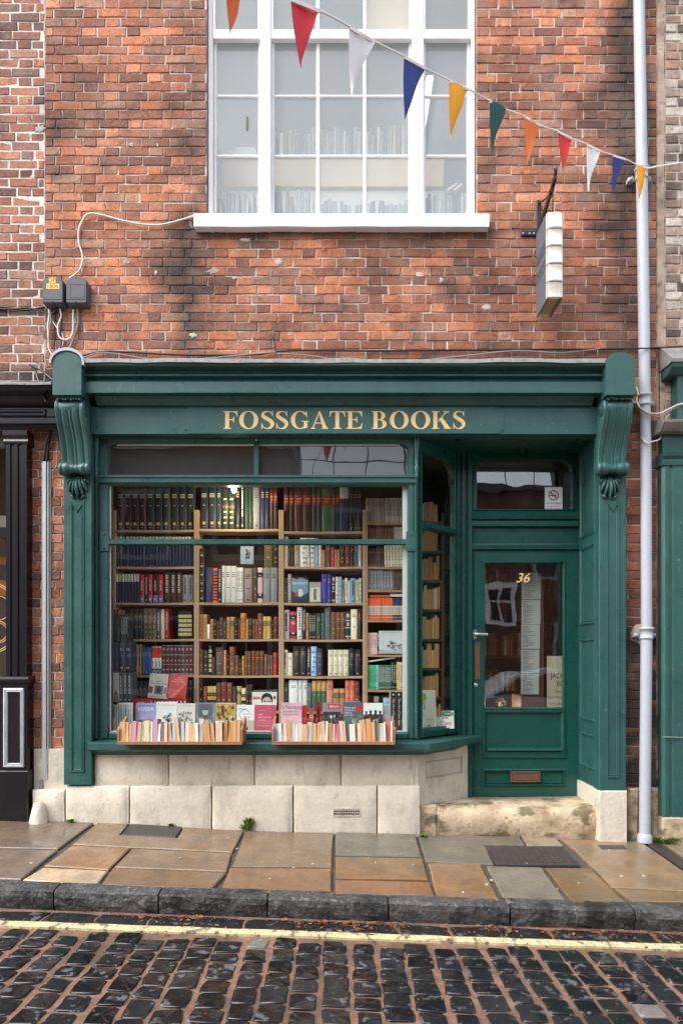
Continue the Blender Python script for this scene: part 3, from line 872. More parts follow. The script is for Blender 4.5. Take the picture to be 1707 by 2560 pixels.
m = MB(); m.box(-1.985, 2.085, -.13, 0, 3.192, 3.41)
fascia = m.build('fascia', GRN, bk)
m = MB()     # proud name board with notched corners
ya, yb = -.139, -.12
bx0, bx1, bz0, bz1 = X(461, -.139), X(1258, -.139), 3.1935, 3.408
pts = []
for (cx_, cz_, a0, a1) in ((bx0, bz0, 90, 0), (bx1, bz0, 180, 90), (bx1, bz1, 270, 180), (bx0, bz1, 360, 270)):
    for k in range(5):
        a = R(a0 + (a1 - a0) * k / 4); pts.append((cx_ + .032 * math.cos(a), cz_ + .032 * math.sin(a)))
m.rings([[(x, yb, z) for x, z in pts], [(x, ya, z) for x, z in pts]], None, False, True)
m.build('name_board', GRN, fascia)

# hand drawn serif capitals
def seg(a, b): return [a, b]
class Glyph:
    def __init__(s): s.polys = []
    def q(s, *p): s.polys.append(list(p))
    def rect(s, x0, x1, z0, z1): s.q((x0, z0), (x1, z0), (x1, z1), (x0, z1))
    def serif(s, xc, hw, foot=True, sw=.09):
        z0, z1_ = (0, .045) if foot else (.955, 1)
        s.rect(xc - hw, xc + hw, z0, z1_)
        k = 1 if foot else -1
        zb = .045 if foot else .955
        s.q((xc - hw * .75, zb), (xc + hw * .75, zb), (xc + sw, zb + k * .05), (xc - sw, zb + k * .05))
    def arc(s, cx_, cz_, rx, rz, ts, tt, a0, a1, n=26, sx=0):
        for k in range(n):
            A = [R(a0 + (a1 - a0) * (k + d) / n) for d in (0, 1)]
            s.q(*[(cx_ + rx * math.cos(A[0]), cz_ + rz * math.sin(A[0])), (cx_ + rx * math.cos(A[1]), cz_ + rz * math.sin(A[1])),
                  (cx_ + sx + (rx - ts) * math.cos(A[1]), cz_ + (rz - tt) * math.sin(A[1])), (cx_ + sx + (rx - ts) * math.cos(A[0]), cz_ + (rz - tt) * math.sin(A[0]))])
    def stroke(s, pts, ws):
        P = [Vector((*p, 0)) for p in pts]
        sp = smooth_path([(x, y, 0) for x, y in pts], 6)
        n = len(sp)
        L_, R_ = [], []
        for i, p in enumerate(sp):
            t = Vector(sp[min(i + 1, n - 1)]) - Vector(sp[max(i - 1, 0)]); t.normalize()
            f = i / (n - 1) * (len(ws) - 1); j = min(int(f), len(ws) - 2); w = ws[j] + (ws[j + 1] - ws[j]) * (f - j)
            nn = Vector((-t.y, t.x, 0)) * w / 2
            L_.append((p[0] + nn.x, p[1] + nn.y)); R_.append((p[0] - nn.x, p[1] - nn.y))
        for i in range(n - 1): s.q(L_[i], L_[i + 1], R_[i + 1], R_[i])
def glyph(c):
    g = Glyph(); sw = .105
    if c in 'FE':
        w = .78 if c == 'F' else .86
        g.rect(.13, .13 + 2 * sw, 0, 1); g.serif(.13 + sw, .21); g.rect(.02, w - .05, .945, 1)
        g.q((w - .05, 1), (w - .24, .945), (w - .09, .86), (w - .035, .70), (w + .0, .70), (w - .01, 1))
        g.rect(.33, .56, .495, .55); g.q((.56, .36), (.60, .36), (.60, .68), (.56, .68), (.545, .58), (.50, .55), (.50, .495), (.545, .46))
        if c == 'E':
            g.rect(.02, w - .03, 0, .055); g.q((w - .03, 0), (w + .02, .32), (w - .015, .32), (w - .075, .15), (w - .24, .055))
    elif c == 'O':
        g.arc(.52, .5, .52, .52, .235, .055, 0, 360, 44)
    elif c == 'S':
        g.stroke([(.60, .76), (.52, .93), (.33, .985), (.14, .90), (.12, .72), (.30, .58), (.50, .44), (.60, .27), (.50, .07), (.29, .012), (.13, .10), (.055, .28)], [.03, .05, .055, .13, .20, .21, .21, .20, .13, .055, .05, .03])
        g.q((.575, 1.01), (.62, 1.01), (.625, .70), (.585, .70)); g.q((.03, .32), (.07, .32), (.08, -.01), (.035, -.01))
    elif c == 'G':
        g.arc(.52, .5, .52, .52, .235, .055, 38, 322, 38)
        g.q((.86, 1.0), (.90, 1.0), (.91, .66), (.865, .66), (.80, .82))
        g.rect(.72, .92, .04, .44); g.rect(.60, 1.02, .40, .445); g.q((.72, .14), (.92, .14), (.92, .05), (.78, .02), (.66, .0), (.60, .035))
    elif c == 'A':
        g.q((.0 + .10, .04), (.16, .04), (.52, .93), (.47, 1.01))
        g.q((.44, .95), (.50, 1.01), (.55, 1.01), (.93, .04), (.70, .04))
        g.rect(.22, .70, .30, .355); g.serif(.13, .14, True, .03); g.serif(.82, .20, True, .12)
    elif c == 'T':
        g.rect(.335, .545, 0, 1); g.serif(.44, .23); g.rect(.04, .84, .945, 1)
        for k in (-1, 1): g.q((.44 + k * .40, 1), (.44 + k * .43, .69), (.44 + k * .395, .69), (.44 + k * .34, .86), (.44 + k * .22, .945))
    elif c == 'B':
        g.rect(.12, .33, 0, 1); g.rect(.02, .46, 0, .05); g.rect(.02, .44, .95, 1); g.rect(.30, .46, .50, .545)
        g.arc(.44, .748, .31, .252, .205, .05, -90, 90, 18); g.arc(.46, .262, .36, .262, .215, .05, -90, 90, 18)
    elif c == 'K':
        g.rect(.12, .33, 0, 1); g.serif(.225, .21); g.serif(.225, .21, False)
        g.q((.33, .40), (.40, .42), (.86, .955), (.78, .955)); g.serif(.82, .17, False, .05)
        g.q((.42, .56), (.58, .67), (1.02, .045), (.74, .045)); g.serif(.88, .21, True, .13)
    return g.polys
LET = [('F', 558, 594), ('O', 598, 646), ('S', 653, 686), ('S', 690, 721), ('G', 727, 773), ('A', 776, 821), ('T', 823, 863), ('E', 865, 906), ('B', 929, 966), ('O', 974, 1021), ('O', 1027, 1075), ('K', 1078, 1128), ('S', 1132, 1163)]
YL = -.1405
zl0, zl1 = Z(1072, YL), Z(1028, YL)
for c, a, b in LET:
    m = MB()
    ps = glyph(c)
    lo = min(p[0] for q in ps for p in q); hi = max(p[0] for q in ps for p in q)
    xa, xb = X(a, YL), X(b, YL)
    for k, q in enumerate(ps):
        m.poly([(xa + (p[0] - lo) / (hi - lo) * (xb - xa), YL - .00004 * k, zl0 + p[1] * (zl1 - zl0)) for p in q])
    m.build('letter', M['gold'], fascia)

def console(xa, xb, cap_lead):
    xm = (xa + xb) / 2
    m = MB()        # block with a rounded head
    n = 14
    top = 3.763; zs = 3.675; zb = 3.425; hw = (xb - xa) / 2
    pts = [(xa, zb), (xb, zb), (xb, zs)]
    for k in range(1, n): 
        a = math.pi * k / n; pts.append((xm + hw * math.cos(a), zs + (top - zs) * math.sin(a)))
    pts.append((xa, zs))
    m.rings([[(x, 0, z) for x, z in pts], [(x, -.318, z) for x, z in pts], [(xm + (x - xm) * .965, -.330, zs - .1 + (z - zs + .1) * .975) for x, z in pts]], None, False, True)
    o = m.build('console', GRN, bk)
    if cap_lead:
        m = MB(); rs_ = []
        for k in range(17):
            a = math.pi * (1.02 - 1.08 * k / 16)
            c, s_ = math.cos(a), math.sin(a)
            rr = 1.0
            p0 = (xm + (hw + .004) * c, zs + (top - zs + .004) * s_); p1 = (xm + (hw + .020) * c, zs + (top - zs + .026) * s_)
            rs_.append([(p0[0], 0, p0[1]), (p0[0], -.342, p0[1]), (p1[0], -.342, p1[1]), (p1[0], 0, p1[1])])
        m.rings(rs_, (1, 1, 1), True, True); m.build('lead_cap', M['pipe'], o)
    m = MB()        # scalloped apron under the block
    for k in range(9):
        x = xa + .02 + (xb - xa - .04) * (k + .5) / 9
        d = .018 + .012 * abs(math.cos(k * 1.9))
        m.rings([[(x - .0115, -.30, 3.424), (x + .0115, -.30, 3.424), (x + .009, -.305, 3.424 - d * .7), (x, -.308, 3.424 - d), (x - .009, -.305, 3.424 - d * .7)], [(x - .0115, -.19, 3.424), (x + .0115, -.19, 3.424), (x + .009, -.19, 3.424 - d * .7), (x, -.19, 3.424 - d), (x - .009, -.19, 3.424 - d * .7)]], None, True, True)
    m.build('scalloped_apron', GRN, o)
    # S-shaped reeded body
    prof = smooth_path([(-.245, 3.424, 0), (-.282, 3.40, 0), (-.298, 3.355, 0), (-.288, 3.30, 0), (-.258, 3.235, 0), (-.216, 3.16, 0), (-.184, 3.08, 0), (-.164, 2.99, 0), (-.155, 2.90, 0)], 5)
    def groove(u):
        u = abs(u)
        return .013 * max(math.exp(-((u - .64) / .06) ** 2), .8 * math.exp(-((u - .12) / .05) ** 2)) + .006 * (1 - u * u)
    m = MB(); N_ = 32; w2 = hw * .955
    rs_ = []
    for y, z, _ in prof:
        rs_.append([(xm - w2, -.08, z)] + [(xm + w2 * u, y + groove(u), z) for u in [(-1 + 2 * k / N_) for k in range(N_ + 1)]] + [(xm + w2, -.08, z)])
    m.rings(rs_, None, False, False, True, closed=False)
    m.build('reeded_body', GRN, o)
    m = MB()        # side volutes of the upper scroll
    m.lathe([(-.004, .0), (-.004, .030), (.003, .052), (.010, .062), (.010 + 2 * w2, .062), (.017 + 2 * w2, .052), (.024 + 2 * w2, .030), (.024 + 2 * w2, 0)], (xm - w2 - .010, -.232, 3.355), 'x', 20)
    for sx in (-1, 1): m.lathe([(-.006, .0), (-.006, .012), (.006, .012), (.006, 0)], (xm + sx * (w2 + .014), -.232, 3.355), 'x', 10)
    m.build('volute', GRN, o)
    m = MB(); e = w2 + .018    # lower roll, waisted in the middle
    m.lathe([(-e, 0), (-e, .030), (-e + .006, .050), (-e + .030, .056), (-e + .036, .047), (-e + .042, .054), (-.045, .047), (-.030, .036), (-.024, .040), (-.008, .034), (.008, .034), (.024, .040), (.030, .036), (.045, .047), (e - .042, .054), (e - .036, .047), (e - .030, .056), (e - .006, .050), (e, .030), (e, 0)], (xm, -.155, 2.905), 'x', 20)
    m.build('lower_roll', GRN, o)
    # acanthus leaf below
    m = MB()
    m.box(xm - .058, xm + .058, -.10, -.085, 2.69, 2.87)
    def lobe(p0, p1, r, d):
        P0, P1 = Vector(p0), Vector(p1); ax = (P1 - P0); L_ = ax.length; ax.normalize(); sd_ = Vector((ax.z, 0, -ax.x))
        rr = []
        for k in range(7):
            t = k / 6; w = r * math.sin(math.pi * (.12 + .86 * t)) ** .7; c = P0 + ax * L_ * t
            rr.append([tuple(c + sd_ * w * math.cos(a) + Vector((0, -1, 0)) * (d * math.sin(math.pi * (.1 + .8 * t)) * math.sin(a))) for a in [math.pi * q / 6 for q in range(7)]])
        m.rings(rr, None, False, False, True, closed=False)
    lobe((xm, -.10, 2.86), (xm, -.105, 2.675), .021, .060)
    for sx in (-1, 1):
        lobe((xm + sx * .012, -.10, 2.86), (xm + sx * .040, -.10, 2.695), .018, .050)
        lobe((xm + sx * .030, -.10, 2.85), (xm + sx * .072, -.10, 2.735), .019, .044)
        lobe((xm + sx * .045, -.10, 2.845), (xm + sx * .085, -.10, 2.80), .018, .036)
        lobe((xm + sx * .060, -.10, 2.71), (xm + sx * .022, -.10, 2.675), .012, .030)
    m.build('acanthus_leaf', GRN, o)
    return o
console(-2.214, -1.984, True)
console(2.056, 2.286, False)

def pilaster(xa, xb, zb, zt):
    m = MB(); m.cbox(xa, xb, -.10, 0.02, zb, zt, .004)
    o = m.build('pilaster', GRN, bk)
    m = MB()
    w = xb - xa; x0, x1 = xa + w * .27, xb - w * .27; xm = (x0 + x1) / 2
    zt2, zb2 = 2.64, zb + .105
    def ring(i, y): return [(x0 + i, y, zb2 + i), (x1 - i, y, zb2 + i), (x1 - i, y, zt2 - i * .4), (xm, y, zt2 - .052 - i * 1.2), (x0 + i, y, zt2 - i * .4)]
    m.rings([ring(-.004, -.100), ring(0, -.109), ring(.007, -.109), ring(.012, -.1005), ring(.018, -.106), ring(.022, -.1015)], None, False, True)
    m.build('panel_moulding', GRN, o)
    m = MB(); m.rings([[(x0 - .006, -.1, zt2 + .004), (xm, -.1, zt2 - .05), (x1 + .006, -.1, zt2 + .004), (x1 + .006, -.1, zt2 + .018), (xm, -.1, zt2 - .034), (x0 - .006, -.1, zt2 + .018)],
        [(x0 - .006, -.108, zt2 + .004), (xm, -.108, zt2 - .05), (x1 + .006, -.108, zt2 + .004), (x1 + .006, -.108, zt2 + .018), (xm, -.108, zt2 - .034), (x0 - .006, -.108, zt2 + .018)]], None, False, True)
    m.build('chevron', GRN, o)
    return o
pilaster(-2.217, -1.992, Z(1962, -.1), 3.45)
pilaster(2.092, 2.308, Z(1976, -.1), 3.45)
m = MB(); m.cbox(2.088, 2.310, -.115, .46, -.35, Z(1976, -.1) - .002, .006)
m.build('pilaster_base', M['cream_stone'], bk)

# ------------------------------------------------------------------ plinth stones
rp = random.Random(2)
def stone(xa, xb, za, zb, y0, c=.014, name='plinth_stone'):
    m = MB()
    nx, nzv = max(3, int((xb - xa) / .07)), 5
    # face grid with rounded arrises
    xs = [0] + [c + (xb - xa - 2 * c) * k / nx for k in range(nx + 1)] + [xb - xa]
    zs = [0] + [c + (zb - za - 2 * c) * k / nzv for k in range(nzv + 1)] + [zb - za]
    idx = []
    for j, z in enumerate(zs):
        row = []
        for i, x in enumerate(xs):
            e = (i in (0, len(xs) - 1)) or (j in (0, len(zs) - 1))
            wx, wz = xa + x, za + z
            d = .006 * nz(wx * 6, wz * 6, 3) + .004 * nz(wx * 17, wz * 17, 8)
            jx = .004 * nz(wx * 9, wz * 9, 5) if e else 0
            row.append(m.p(wx + jx, y0 + (c * .8 if e else 0) + d, wz + jx))
        idx.append(row)
    for j in range(len(zs) - 1):
        for i in range(len(xs) - 1): m.face((idx[j][i], idx[j][i + 1], idx[j + 1][i + 1], idx[j + 1][i]), None, True)
    # top and sides
    for seq in ([(r_[0]) for r_ in idx], [(r_[-1]) for r_ in idx], idx[-1], idx[0]):
        b = [m.p(m.v[k][0], .06, m.v[k][2]) for k in seq]
        for k in range(len(seq) - 1): m.face((seq[k], seq[k + 1], b[k + 1], b[k]))
    return m.build(name, M['cream_stone'], bk)
yu, yl = -.055, -.085
up = [X(233, yu)] + [X(p, yu) for p in (421, 636, 852)] + [X(1030, yu)]
for a, b in zip(up, up[1:]): stone(a + .007, b - .007, Z(1966, yu), .655, yu)
lo_ = [X(78, yl)] + [X(p, yl) for p in (162, 323, 529, 733, 942)] + [X(1050, yl)]
for k, (a, b) in enumerate(zip(lo_, lo_[1:])):
    if k == 4:   # the stone with the air vent: built round the slot
        vx0, vx1, vz0, vz1 = X(833, yl), X(899, yl), Z(2040, yl), Z(2021, yl)
    stone(a + .006, b - .006, -.35, Z(1966 if k else 1975, yl), yl)
m = MB(); m.box(lo_[0], lo_[-1] - .01, -.030, .0, -.35, .655); m.build('plinth_joint', M['cream_stone'], bk)
m = MB(); vy = yl - .004
m.frame(vx0 - .004, vx1 + .004, vz0 - .004, vz1 + .004, [(0, yl + .01), (0, vy), (.006, vy - .001), (.009, yl + .02)], cap=True)
vo = m.build('air_vent', M['cream_stone'], bk)
for k in range(11):
    for r_ in range(2):
        m = MB(); x = vx0 + .012 + (vx1 - vx0 - .024) * k / 10; z = vz0 + .018 + r_ * .022
        m.box(x - .005, x + .005, yl - .0052, yl + .01, z - .006, z + .006); m.build('vent_hole', M['black'], vo)

# ------------------------------------------------------------------ main shop window
WX0, WX1 = X(229), X(1047)
PX0, PX1, PZ0, PZ1 = X(274), X(1018), Z(1829), Z(1214)
TX0, TX1, TZ0, TZ1 = X(261), X(1029), Z(1189), Z(1110)
m = MB()
def jamb(x0, x1, z0, z1, steps):
    m.prof_z([(x0, .10)] + steps + [(x1, .10)], z0, z1)
shop_win = empty('shop_window', (0, 0, .745), bk)
jamb(WX0, PX0, .745, 3.25, [(WX0, -.03), (WX0 + .022, -.03), (WX0 + .026, -.012), (WX0 + .042, -.012), (WX0 + .047, -.026), (WX0 + .062, -.026), (WX0 + .066, .0), (WX0 + .078, .002), (WX0 + .082, -.016), (PX0 - .010, -.016), (PX0 - .004, .008), (PX0, .02)])
m.build('jamb', GRN, shop_win)
m = MB()
jamb(PX1, WX1, .745, 3.25, [(PX1, .02), (PX1 + .004, .008), (PX1 + .010, -.016), (PX1 + .046, -.016), (PX1 + .050, .0), (PX1 + .056, -.02), (PX1 + .070, -.026), (PX1 + .074, -.006), (WX1 - .012, -.006), (WX1 - .004, .0), (WX1, .02)])
m.build('jamb', GRN, shop_win)
m = MB()
m.prof_x([(.06, PZ1), (-.012, PZ1), (-.020, PZ1 + .010), (-.034, PZ1 + .018), (-.034, PZ1 + .052), (-.044, PZ1 + .058), (-.044, PZ1 + .074), (-.03, PZ1 + .080), (.06, PZ1 + .080)], WX0 + .045, WX1 - .030, None, True, 30, .001)
m.build('transom', GRN, shop_win)
m = MB()
m.prof_x([(.06, .742), (-.012, .742), (-.016, .775), (-.004, .785), (.0, PZ0), (.06, PZ0)], PX0, PX1); m.build('bottom_rail', GRN, shop_win)
m = MB()        # head with rounded corners over the toplights
for a, b in ((TX0, X(636)), (X(646), TX1)):
    rl = .11 if a == TX0 else 0.0; rr_ = .11 if b == TX1 else 0.0
    outer, inner = [], []
    def corner(cx_, cz_, r, a0, n=7):
        return [(cx_ + r * math.cos(R(a0 + 90 * k / (n - 1))), cz_ + r * math.sin(R(a0 + 90 * k / (n - 1)))) for k in range(n)]
    tl = corner(a + rl, TZ1 - rl, rl, 90) if rl else [(a, TZ1)] * 7
    tr = corner(b - rr_, TZ1 - rr_, rr_, 0) if rr_ else [(b, TZ1)] * 7
    pin = tr + tl
    pout = [(b + .012, TZ1 - rr_ - .01 + (rr_ + .10) * k / 6) if k < 4 else (b + .012 - .02 * (k - 3) * 0, TZ1 + .09) for k in range(7)] + [(a - .012, TZ1 + .09) if k < 3 else (a - .012, TZ1 + .09 - (rl + .10) * (k - 2) / 4) for k in range(7)]
    m.rings([[(x, .06, z) for x, z in pin], [(x, .0, z) for x, z in pin], [(x + (xo - x) * .35, -.018, z + (zo - z) * .35) for (x, z), (xo, zo) in zip(pin, pout)], [(xo, -.018, zo) for xo, zo in pout]], None, False, False, False, closed=False)
m.box(X(635), X(646), -.012, .06, TZ0 - .02, TZ1 + .02)
m.build('toplight_frame', GRN, shop_win)
m = MB(); m.box(PX0 + .001, PX1 - .001, -.003, .012, Z(1363), Z(1348))
for xa, xb in ((X(250, -.02), X(273, -.02)), (X(1015, -.02), X(1039, -.02))):
    m.cbox(xa, xb, -.026, -.010, Z(1379), Z(1330), .003)
    for z in (Z(1372), Z(1337)): m.lathe([(-.034, 0), (-.034, .006), (-.026, .007)], ((xa + xb) / 2, 0, z), 'y', 8)
m.box(X(272), X(1018), -.022, -.006, Z(1361), Z(1350))
m.build('cross_bar', GRN, shop_win)
def pane(x0, x1, z0, z1, y, mat, parent, xf=None, t=.004):
    m = MB(xf); m.box(x0, x1, y, y + t, z0, z1)
    return m.build('pane', mat, parent)
pane(PX0 - .006, PX1 + .006, PZ0 - .006, PZ1 + .006, .024, M['glass_shop'], shop_win)
pane(TX0 - .004, X(637), TZ0 - .02, TZ1 + .02, .026, M['glass_top'], shop_win)
pane(X(644), TX1 + .004, TZ0 - .02, TZ1 + .02, .026, M['glass_top'], shop_win)
m = MB()        # putty and old paint round the pane
for q in ((PX0, PX0 + .006, PZ0, PZ1), (PX0, PX1, PZ0, PZ0 + .005), (TX0, TX0 + .012, TZ0, TZ0 + .14), (TX0 + .1, TX1 - .1, TZ1 - .008, TZ1)):
    m.box(q[0], q[1], .012, .022, q[2], q[3])
m.build('putty', M['white_board'], shop_win)
# little columns at the corners of the window
for x in (X(1041, -.03), X(241, -.03)):
    m = MB(); m.lathe([(.745, .012), (2.86, .012), (2.865, .018), (2.885, .020), (2.90, .014), (2.93, .021), (2.955, .021), (2.965, .013), (3.03, .016), (3.19, .03)], (x, -.028, 0), 'z', 10)
    m.build('corner_colonnette', GRN, shop_win)

# splayed side window towards the door
SPA = math.atan2(.40, .377)
SX = Matrix.Translation((WX1, 0, 0)) @ Matrix.Rotation(SPA, 4, 'Z')
UL = .55
m = MB(SX)
m.box(-.002, .03, -.012, .06, .745, 3.192)
m.prof_z([(.498, .034), (.498, .02), (.503, -.004), (.512, -.014), (.518, .0), (.527, .0), (.532, -.014), (.55, -.014), (.55, .034)], .745, 3.192)
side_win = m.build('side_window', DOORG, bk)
m = MB(SX); zt = 2.50
m.prof_x([(.06, zt - .028), (-.02, zt - .028), (-.028, zt - .018), (-.028, zt + .018), (-.012, zt + .028), (.06, zt + .028)], .028, .505); m.build('transom', DOORG, side_win)
m = MB(SX); m.prof_x([(.06, .742), (-.012, .742), (-.016, .79), (.0, .815), (.06, .815)], .03, .498); m.build('bottom_rail', DOORG, side_win)
m = MB(SX); r_ = .14
pin = [(.03, 2.9), (.03, 3.10)] + [(.498 - r_ + r_ * math.cos(R(90 - 90 * k / 6)), 3.10 - r_ + r_ * math.sin(R(90 - 90 * k / 6))) for k in range(7)] + [(.498, 2.9)]
pout = [(.015, 2.9), (.015, 3.2)] + [(.25 + .26 * k / 3, 3.2) if k < 4 else (.51, 3.2 - .08 * (k - 3)) for k in range(7)] + [(.51, 2.9)]
m.rings([[(x, .05, z) for x, z in pin], [(x, -.004, z) for x, z in pin], [(x, -.006, z) for x, z in pout]], None, False, False, False, closed=False); m.build('toplight_frame', DOORG, side_win)
pane(.025, .502, .80, 2.48, .022, M['glass_shop'], side_win, SX)
pane(.025, .502, 2.52, 3.15, .022, M['glass_shop'], side_win, SX)
m = MB(SX); m.cbox(.32, .40, -.03, -.008, .755, .80, .003); m.lathe([(-.042, 0), (-.042, .010), (-.03, .010)], (.36, 0, .79), 'y', 8); m.build('bracket_plate', DOORG, side_win)

# sill that turns the corner
prof = [(.02, .727), (-.145, .720), (-.16, .712), (-.162, .665), (-.150, .655), (-.130, .648), (-.100, .640), (-.075, .634), (-.06, .610), (.02, .610)]
m = MB(); rs_ = []
def splay_pt(u, off): return SX @ Vector((u, off, 0))
nrm = Vector((math.sin(SPA), -math.cos(SPA), 0))
for i in range(31):
    x = -1.997 + (0.60 + 1.997) * i / 30
    rs_.append([(x, y + .0012 * nz(x * 4, z * 20), z) for y, z in prof])
half = SPA / 2
def mitre(y, z):     # both profiles meet on the bisector of the corner
    return (WX1 + (-y) * math.tan(half), y, z)
rs_.append([mitre(y, z) for y, z in prof])
for u in (.1, .3, .5, .68, .78):
    rs_.append([tuple(SX @ Vector((u, y, z))) for y, z in prof])
m.rings(rs_, None, True, True)
m.build('window_sill', GRN, bk)
m = MB(); m.box(-1.995, PX1 + .1, .0, .04, .60, .745); m.build('sill_backing', GRN, bk)
# cream splay panel under it
SXP = Matrix.Translation((X(1030, yu), yu, 0)) @ Matrix.Rotation(math.atan2(.455, 1.147 - X(1030, yu)), 4, 'Z')
m = MB(SXP); UP = math.hypot(.47, 1.147 - X(1030, yu))
m.frame(0, UP, .10, .655, [(0, .10), (0, 0), (.0, 0)], cap=False)
m.rings([[(x, 0.0, z) for x, z in rrect(0, UP, .10, .655)], [(x, 0.0, z) for x, z in rrect(.16, UP - .11, .395, .545)], [(x, .022, z) for x, z in rrect(.163, UP - .113, .398, .542)], [(x, .022, z) for x, z in rrect(.170, UP - .120, .405, .535)], [(x, .010, z) for x, z in rrect(.178, UP - .128, .413, .527)]], None, False, True)
m.build('splay_panel', M['cream_stone'], bk)
m = MB(SXP); m.cbox(.0, UP * .62, -.028, .1, -.35, .165, .012); m.build('splay_stone', M['cream_stone'], bk)
m = MB(); m.cbox(X(1048), X(1090), -.035, .1, -.3, Z(2012) - .0, .01); m.build('quoin_stone', M['sandstone'], bk)

# ------------------------------------------------------------------ recess, step, door
YD = .40
m = MB(); m.box(WX1 + .01, 2.135, -.005, .5, 3.196, 3.25); m.build('recess_ceiling', DOORG, bk)
RV = Matrix.Translation((2.10, 0, 0)) @ Matrix.Rotation(R(-90), 4, 'Z')
m = MB(RV)      # panelled reveal, facing the door (local x = towards the street)
zz0, zz1 = .335, 3.196
m.box(-.46, .0995, 0, .03, zz0, zz1)
reveal = m.build('reveal_lining', GRN, bk)
for za, zb in ((2.43, 3.16), (1.68, 2.35), (.87, 1.56), (.47, .76)):
    m = MB(RV)
    m.frame(-.355, -.0, za, zb, [(0, -.001), (.006, -.010), (.014, -.010), (.022, .004), (.028, -.004), (.034, .010)], cap=True)
    m.build('reveal_panel', GRN, reveal)

# front step of worn sandstone
m = MB()
sx0, sx1 = X(1090), X(1497, -.05)
nx = 26
rs_ = []
for i in range(nx + 1):
    x = sx0 + (sx1 - sx0) * i / nx
    e = min(1, min(i, nx - i) / 1.5)
    w = math.sin(math.pi * i / nx)
    zt = .183 - .010 * w + .004 * nz(x * 5, 1)
    zf = G(x, -.06) - .06
    yf = -.055 - .012 * nz(x * 4, 2) + (1 - e) * .02
    rs_.append([(x, .42, zf), (x, .42, zt + .004), (x, .2, zt + .002), (x, yf + .05, zt - .003), (x, yf + .016, zt - .010), (x, yf - .002 + .006 * nz(x * 9, 3), zt - .035), (x, yf - .012 + .008 * nz(x * 11, 4), zt - .09), (x, yf - .008 + .012 * nz(x * 8, 5), zt - .15), (x, yf + .02 + .01 * nz(x * 12, 6), zf + .05), (x, yf + .03, zf)])
m.rings(rs_, None, True, True, True)
m.build('door_step', M['sandstone'], bk)

DX0, DX1, DZ0, DZ1 = X(1183, YD), X(1449, YD), Z(1994, YD), Z(1375, YD)
m = MB()
m.prof_z([(1.02, YD + .03), (1.02, YD + .01), (1.035, YD - .012), (1.048, YD - .012), (1.054, YD + .006), (1.066, YD + .006), (1.074, YD - .02), (1.098, YD - .02), (1.104, YD + .002), (1.118, YD + .002), (1.126, YD - .026), (1.160, YD - .026), (DX0 - .004, YD - .012), (DX0, YD + .03), (1.10, YD + .06)], .150, 3.196)
m.prof_z([(DX1, .55), (DX1, YD + .02), (DX1 + .004, YD - .014), (2.128, YD - .014), (2.128, .55)], .150, 3.196)
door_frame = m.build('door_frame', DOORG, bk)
m = MB()
zA, zB = DZ1 + .004, Z(1278, YD)
m.prof_x([(.5, zA), (YD - .02, zA), (YD - .024, zA + .035), (YD - .008, zA + .040), (YD - .006, zA + .052), (YD + .012, zA + .058), (YD + .012, Z(1319, YD) - .004), (YD - .012, Z(1319, YD) + .004), (YD - .030, Z(1319, YD) + .010), (YD - .030, Z(1304, YD)), (YD - .018, Z(1303, YD) + .004), (YD - .040, Z(1299, YD)), (YD - .048, Z(1290, YD)), (YD - .030, zB - .006), (YD + .0, zB), (.5, zB)], DX0 - .02, DX1 + .004, None, True, 24, .0012)
m.build('transom', DOORG, door_frame)
fx0, fx1, fz0, fz1 = X(1187, YD), X(1428, YD), zB, 3.14
m = MB()
m.rings([[(x, y, z) for x, z in rrect(a[0], a[1], a[2], a[3], r_, .012, 6)] for a, r_, y in (((DX0 - .02, DX1 + .01, zB - .004, 3.196), .002, YD + .004), ((fx0 + .000, fx1 + .02, fz0 + .01, fz1 + .012), .10, YD - .008), ((fx0 + .012, fx1 + .006, fz0 + .016, fz1), .11, YD - .008), ((fx0 + .022, fx1 - .004, fz0 + .022, fz1 - .010), .10, YD + .03))], None, False, False)
m.build('fanlight_frame', DOORG, door_frame)
pane(fx0, fx1 + .01, fz0, fz1, YD + .026, M['glass_door'], door_frame)

# the door: a leaf with openings for the pane, panels, letter box
gx0, gx1, gz0, gz1 = X(1211, YD), X(1409, YD), Z(1771, YD), Z(1407, YD)
m = MB()
Yf, Yb = YD + .004, YD + .048
a0, a1 = DX0 + .004, DX1 - .004
d0, d1 = DZ0 + .006, DZ1 - .002
p1z0, p1z1 = Z(1880, YD), gz0 - .02       # solid middle panel
p2z0, p2z1 = Z(1960, YD), Z(1925, YD)     # low panel with the letter box
m.box(a0, gx0, Yf, Yb, d0, d1); m.box(gx1, a1, Yf, Yb, d0, d1)
m.box(gx0, gx1, Yf, Yb, gz1, d1); m.box(gx0, gx1, Yf, Yb, p2z1, p1z0); m.box(gx0, gx1, Yf, Yb, d0, p2z0)
m.box(gx0, gx1, Yf + .016, Yb, p1z0, gz0 - .018); m.box(gx0, gx1, Yf + .014, Yb, p2z0, p2z1)
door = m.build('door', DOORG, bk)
m = MB(); m.frame(gx0 - .002, gx1 + .002, gz0 - .0, gz1 + .004, [(-.012, Yf), (-.008, Yf - .008), (0, Yf - .008), (.006, Yf + .006), (.010, Yf + .02)])
m.build('glazing_moulding', DOORG, door)
m = MB(); m.prof_x([(Yb, gz0 - .02), (Yf - .004, gz0 - .02), (Yf - .004, gz0 - .004), (Yf + .008, gz0 + .002), (Yb, gz0 + .002)], gx0, gx1); m.build('glazing_rail', DOORG, door)
m = MB(); m.frame(gx0 - .02, gx1 + .014, p1z0 - .055, p1z1 + .01, [(0, Yf), (.004, Yf - .010), (.018, Yf - .012), (.022, Yf + .004), (.030, Yf + .010), (.036, Yf + .0165)])
m.build('panel_moulding', DOORG, door)
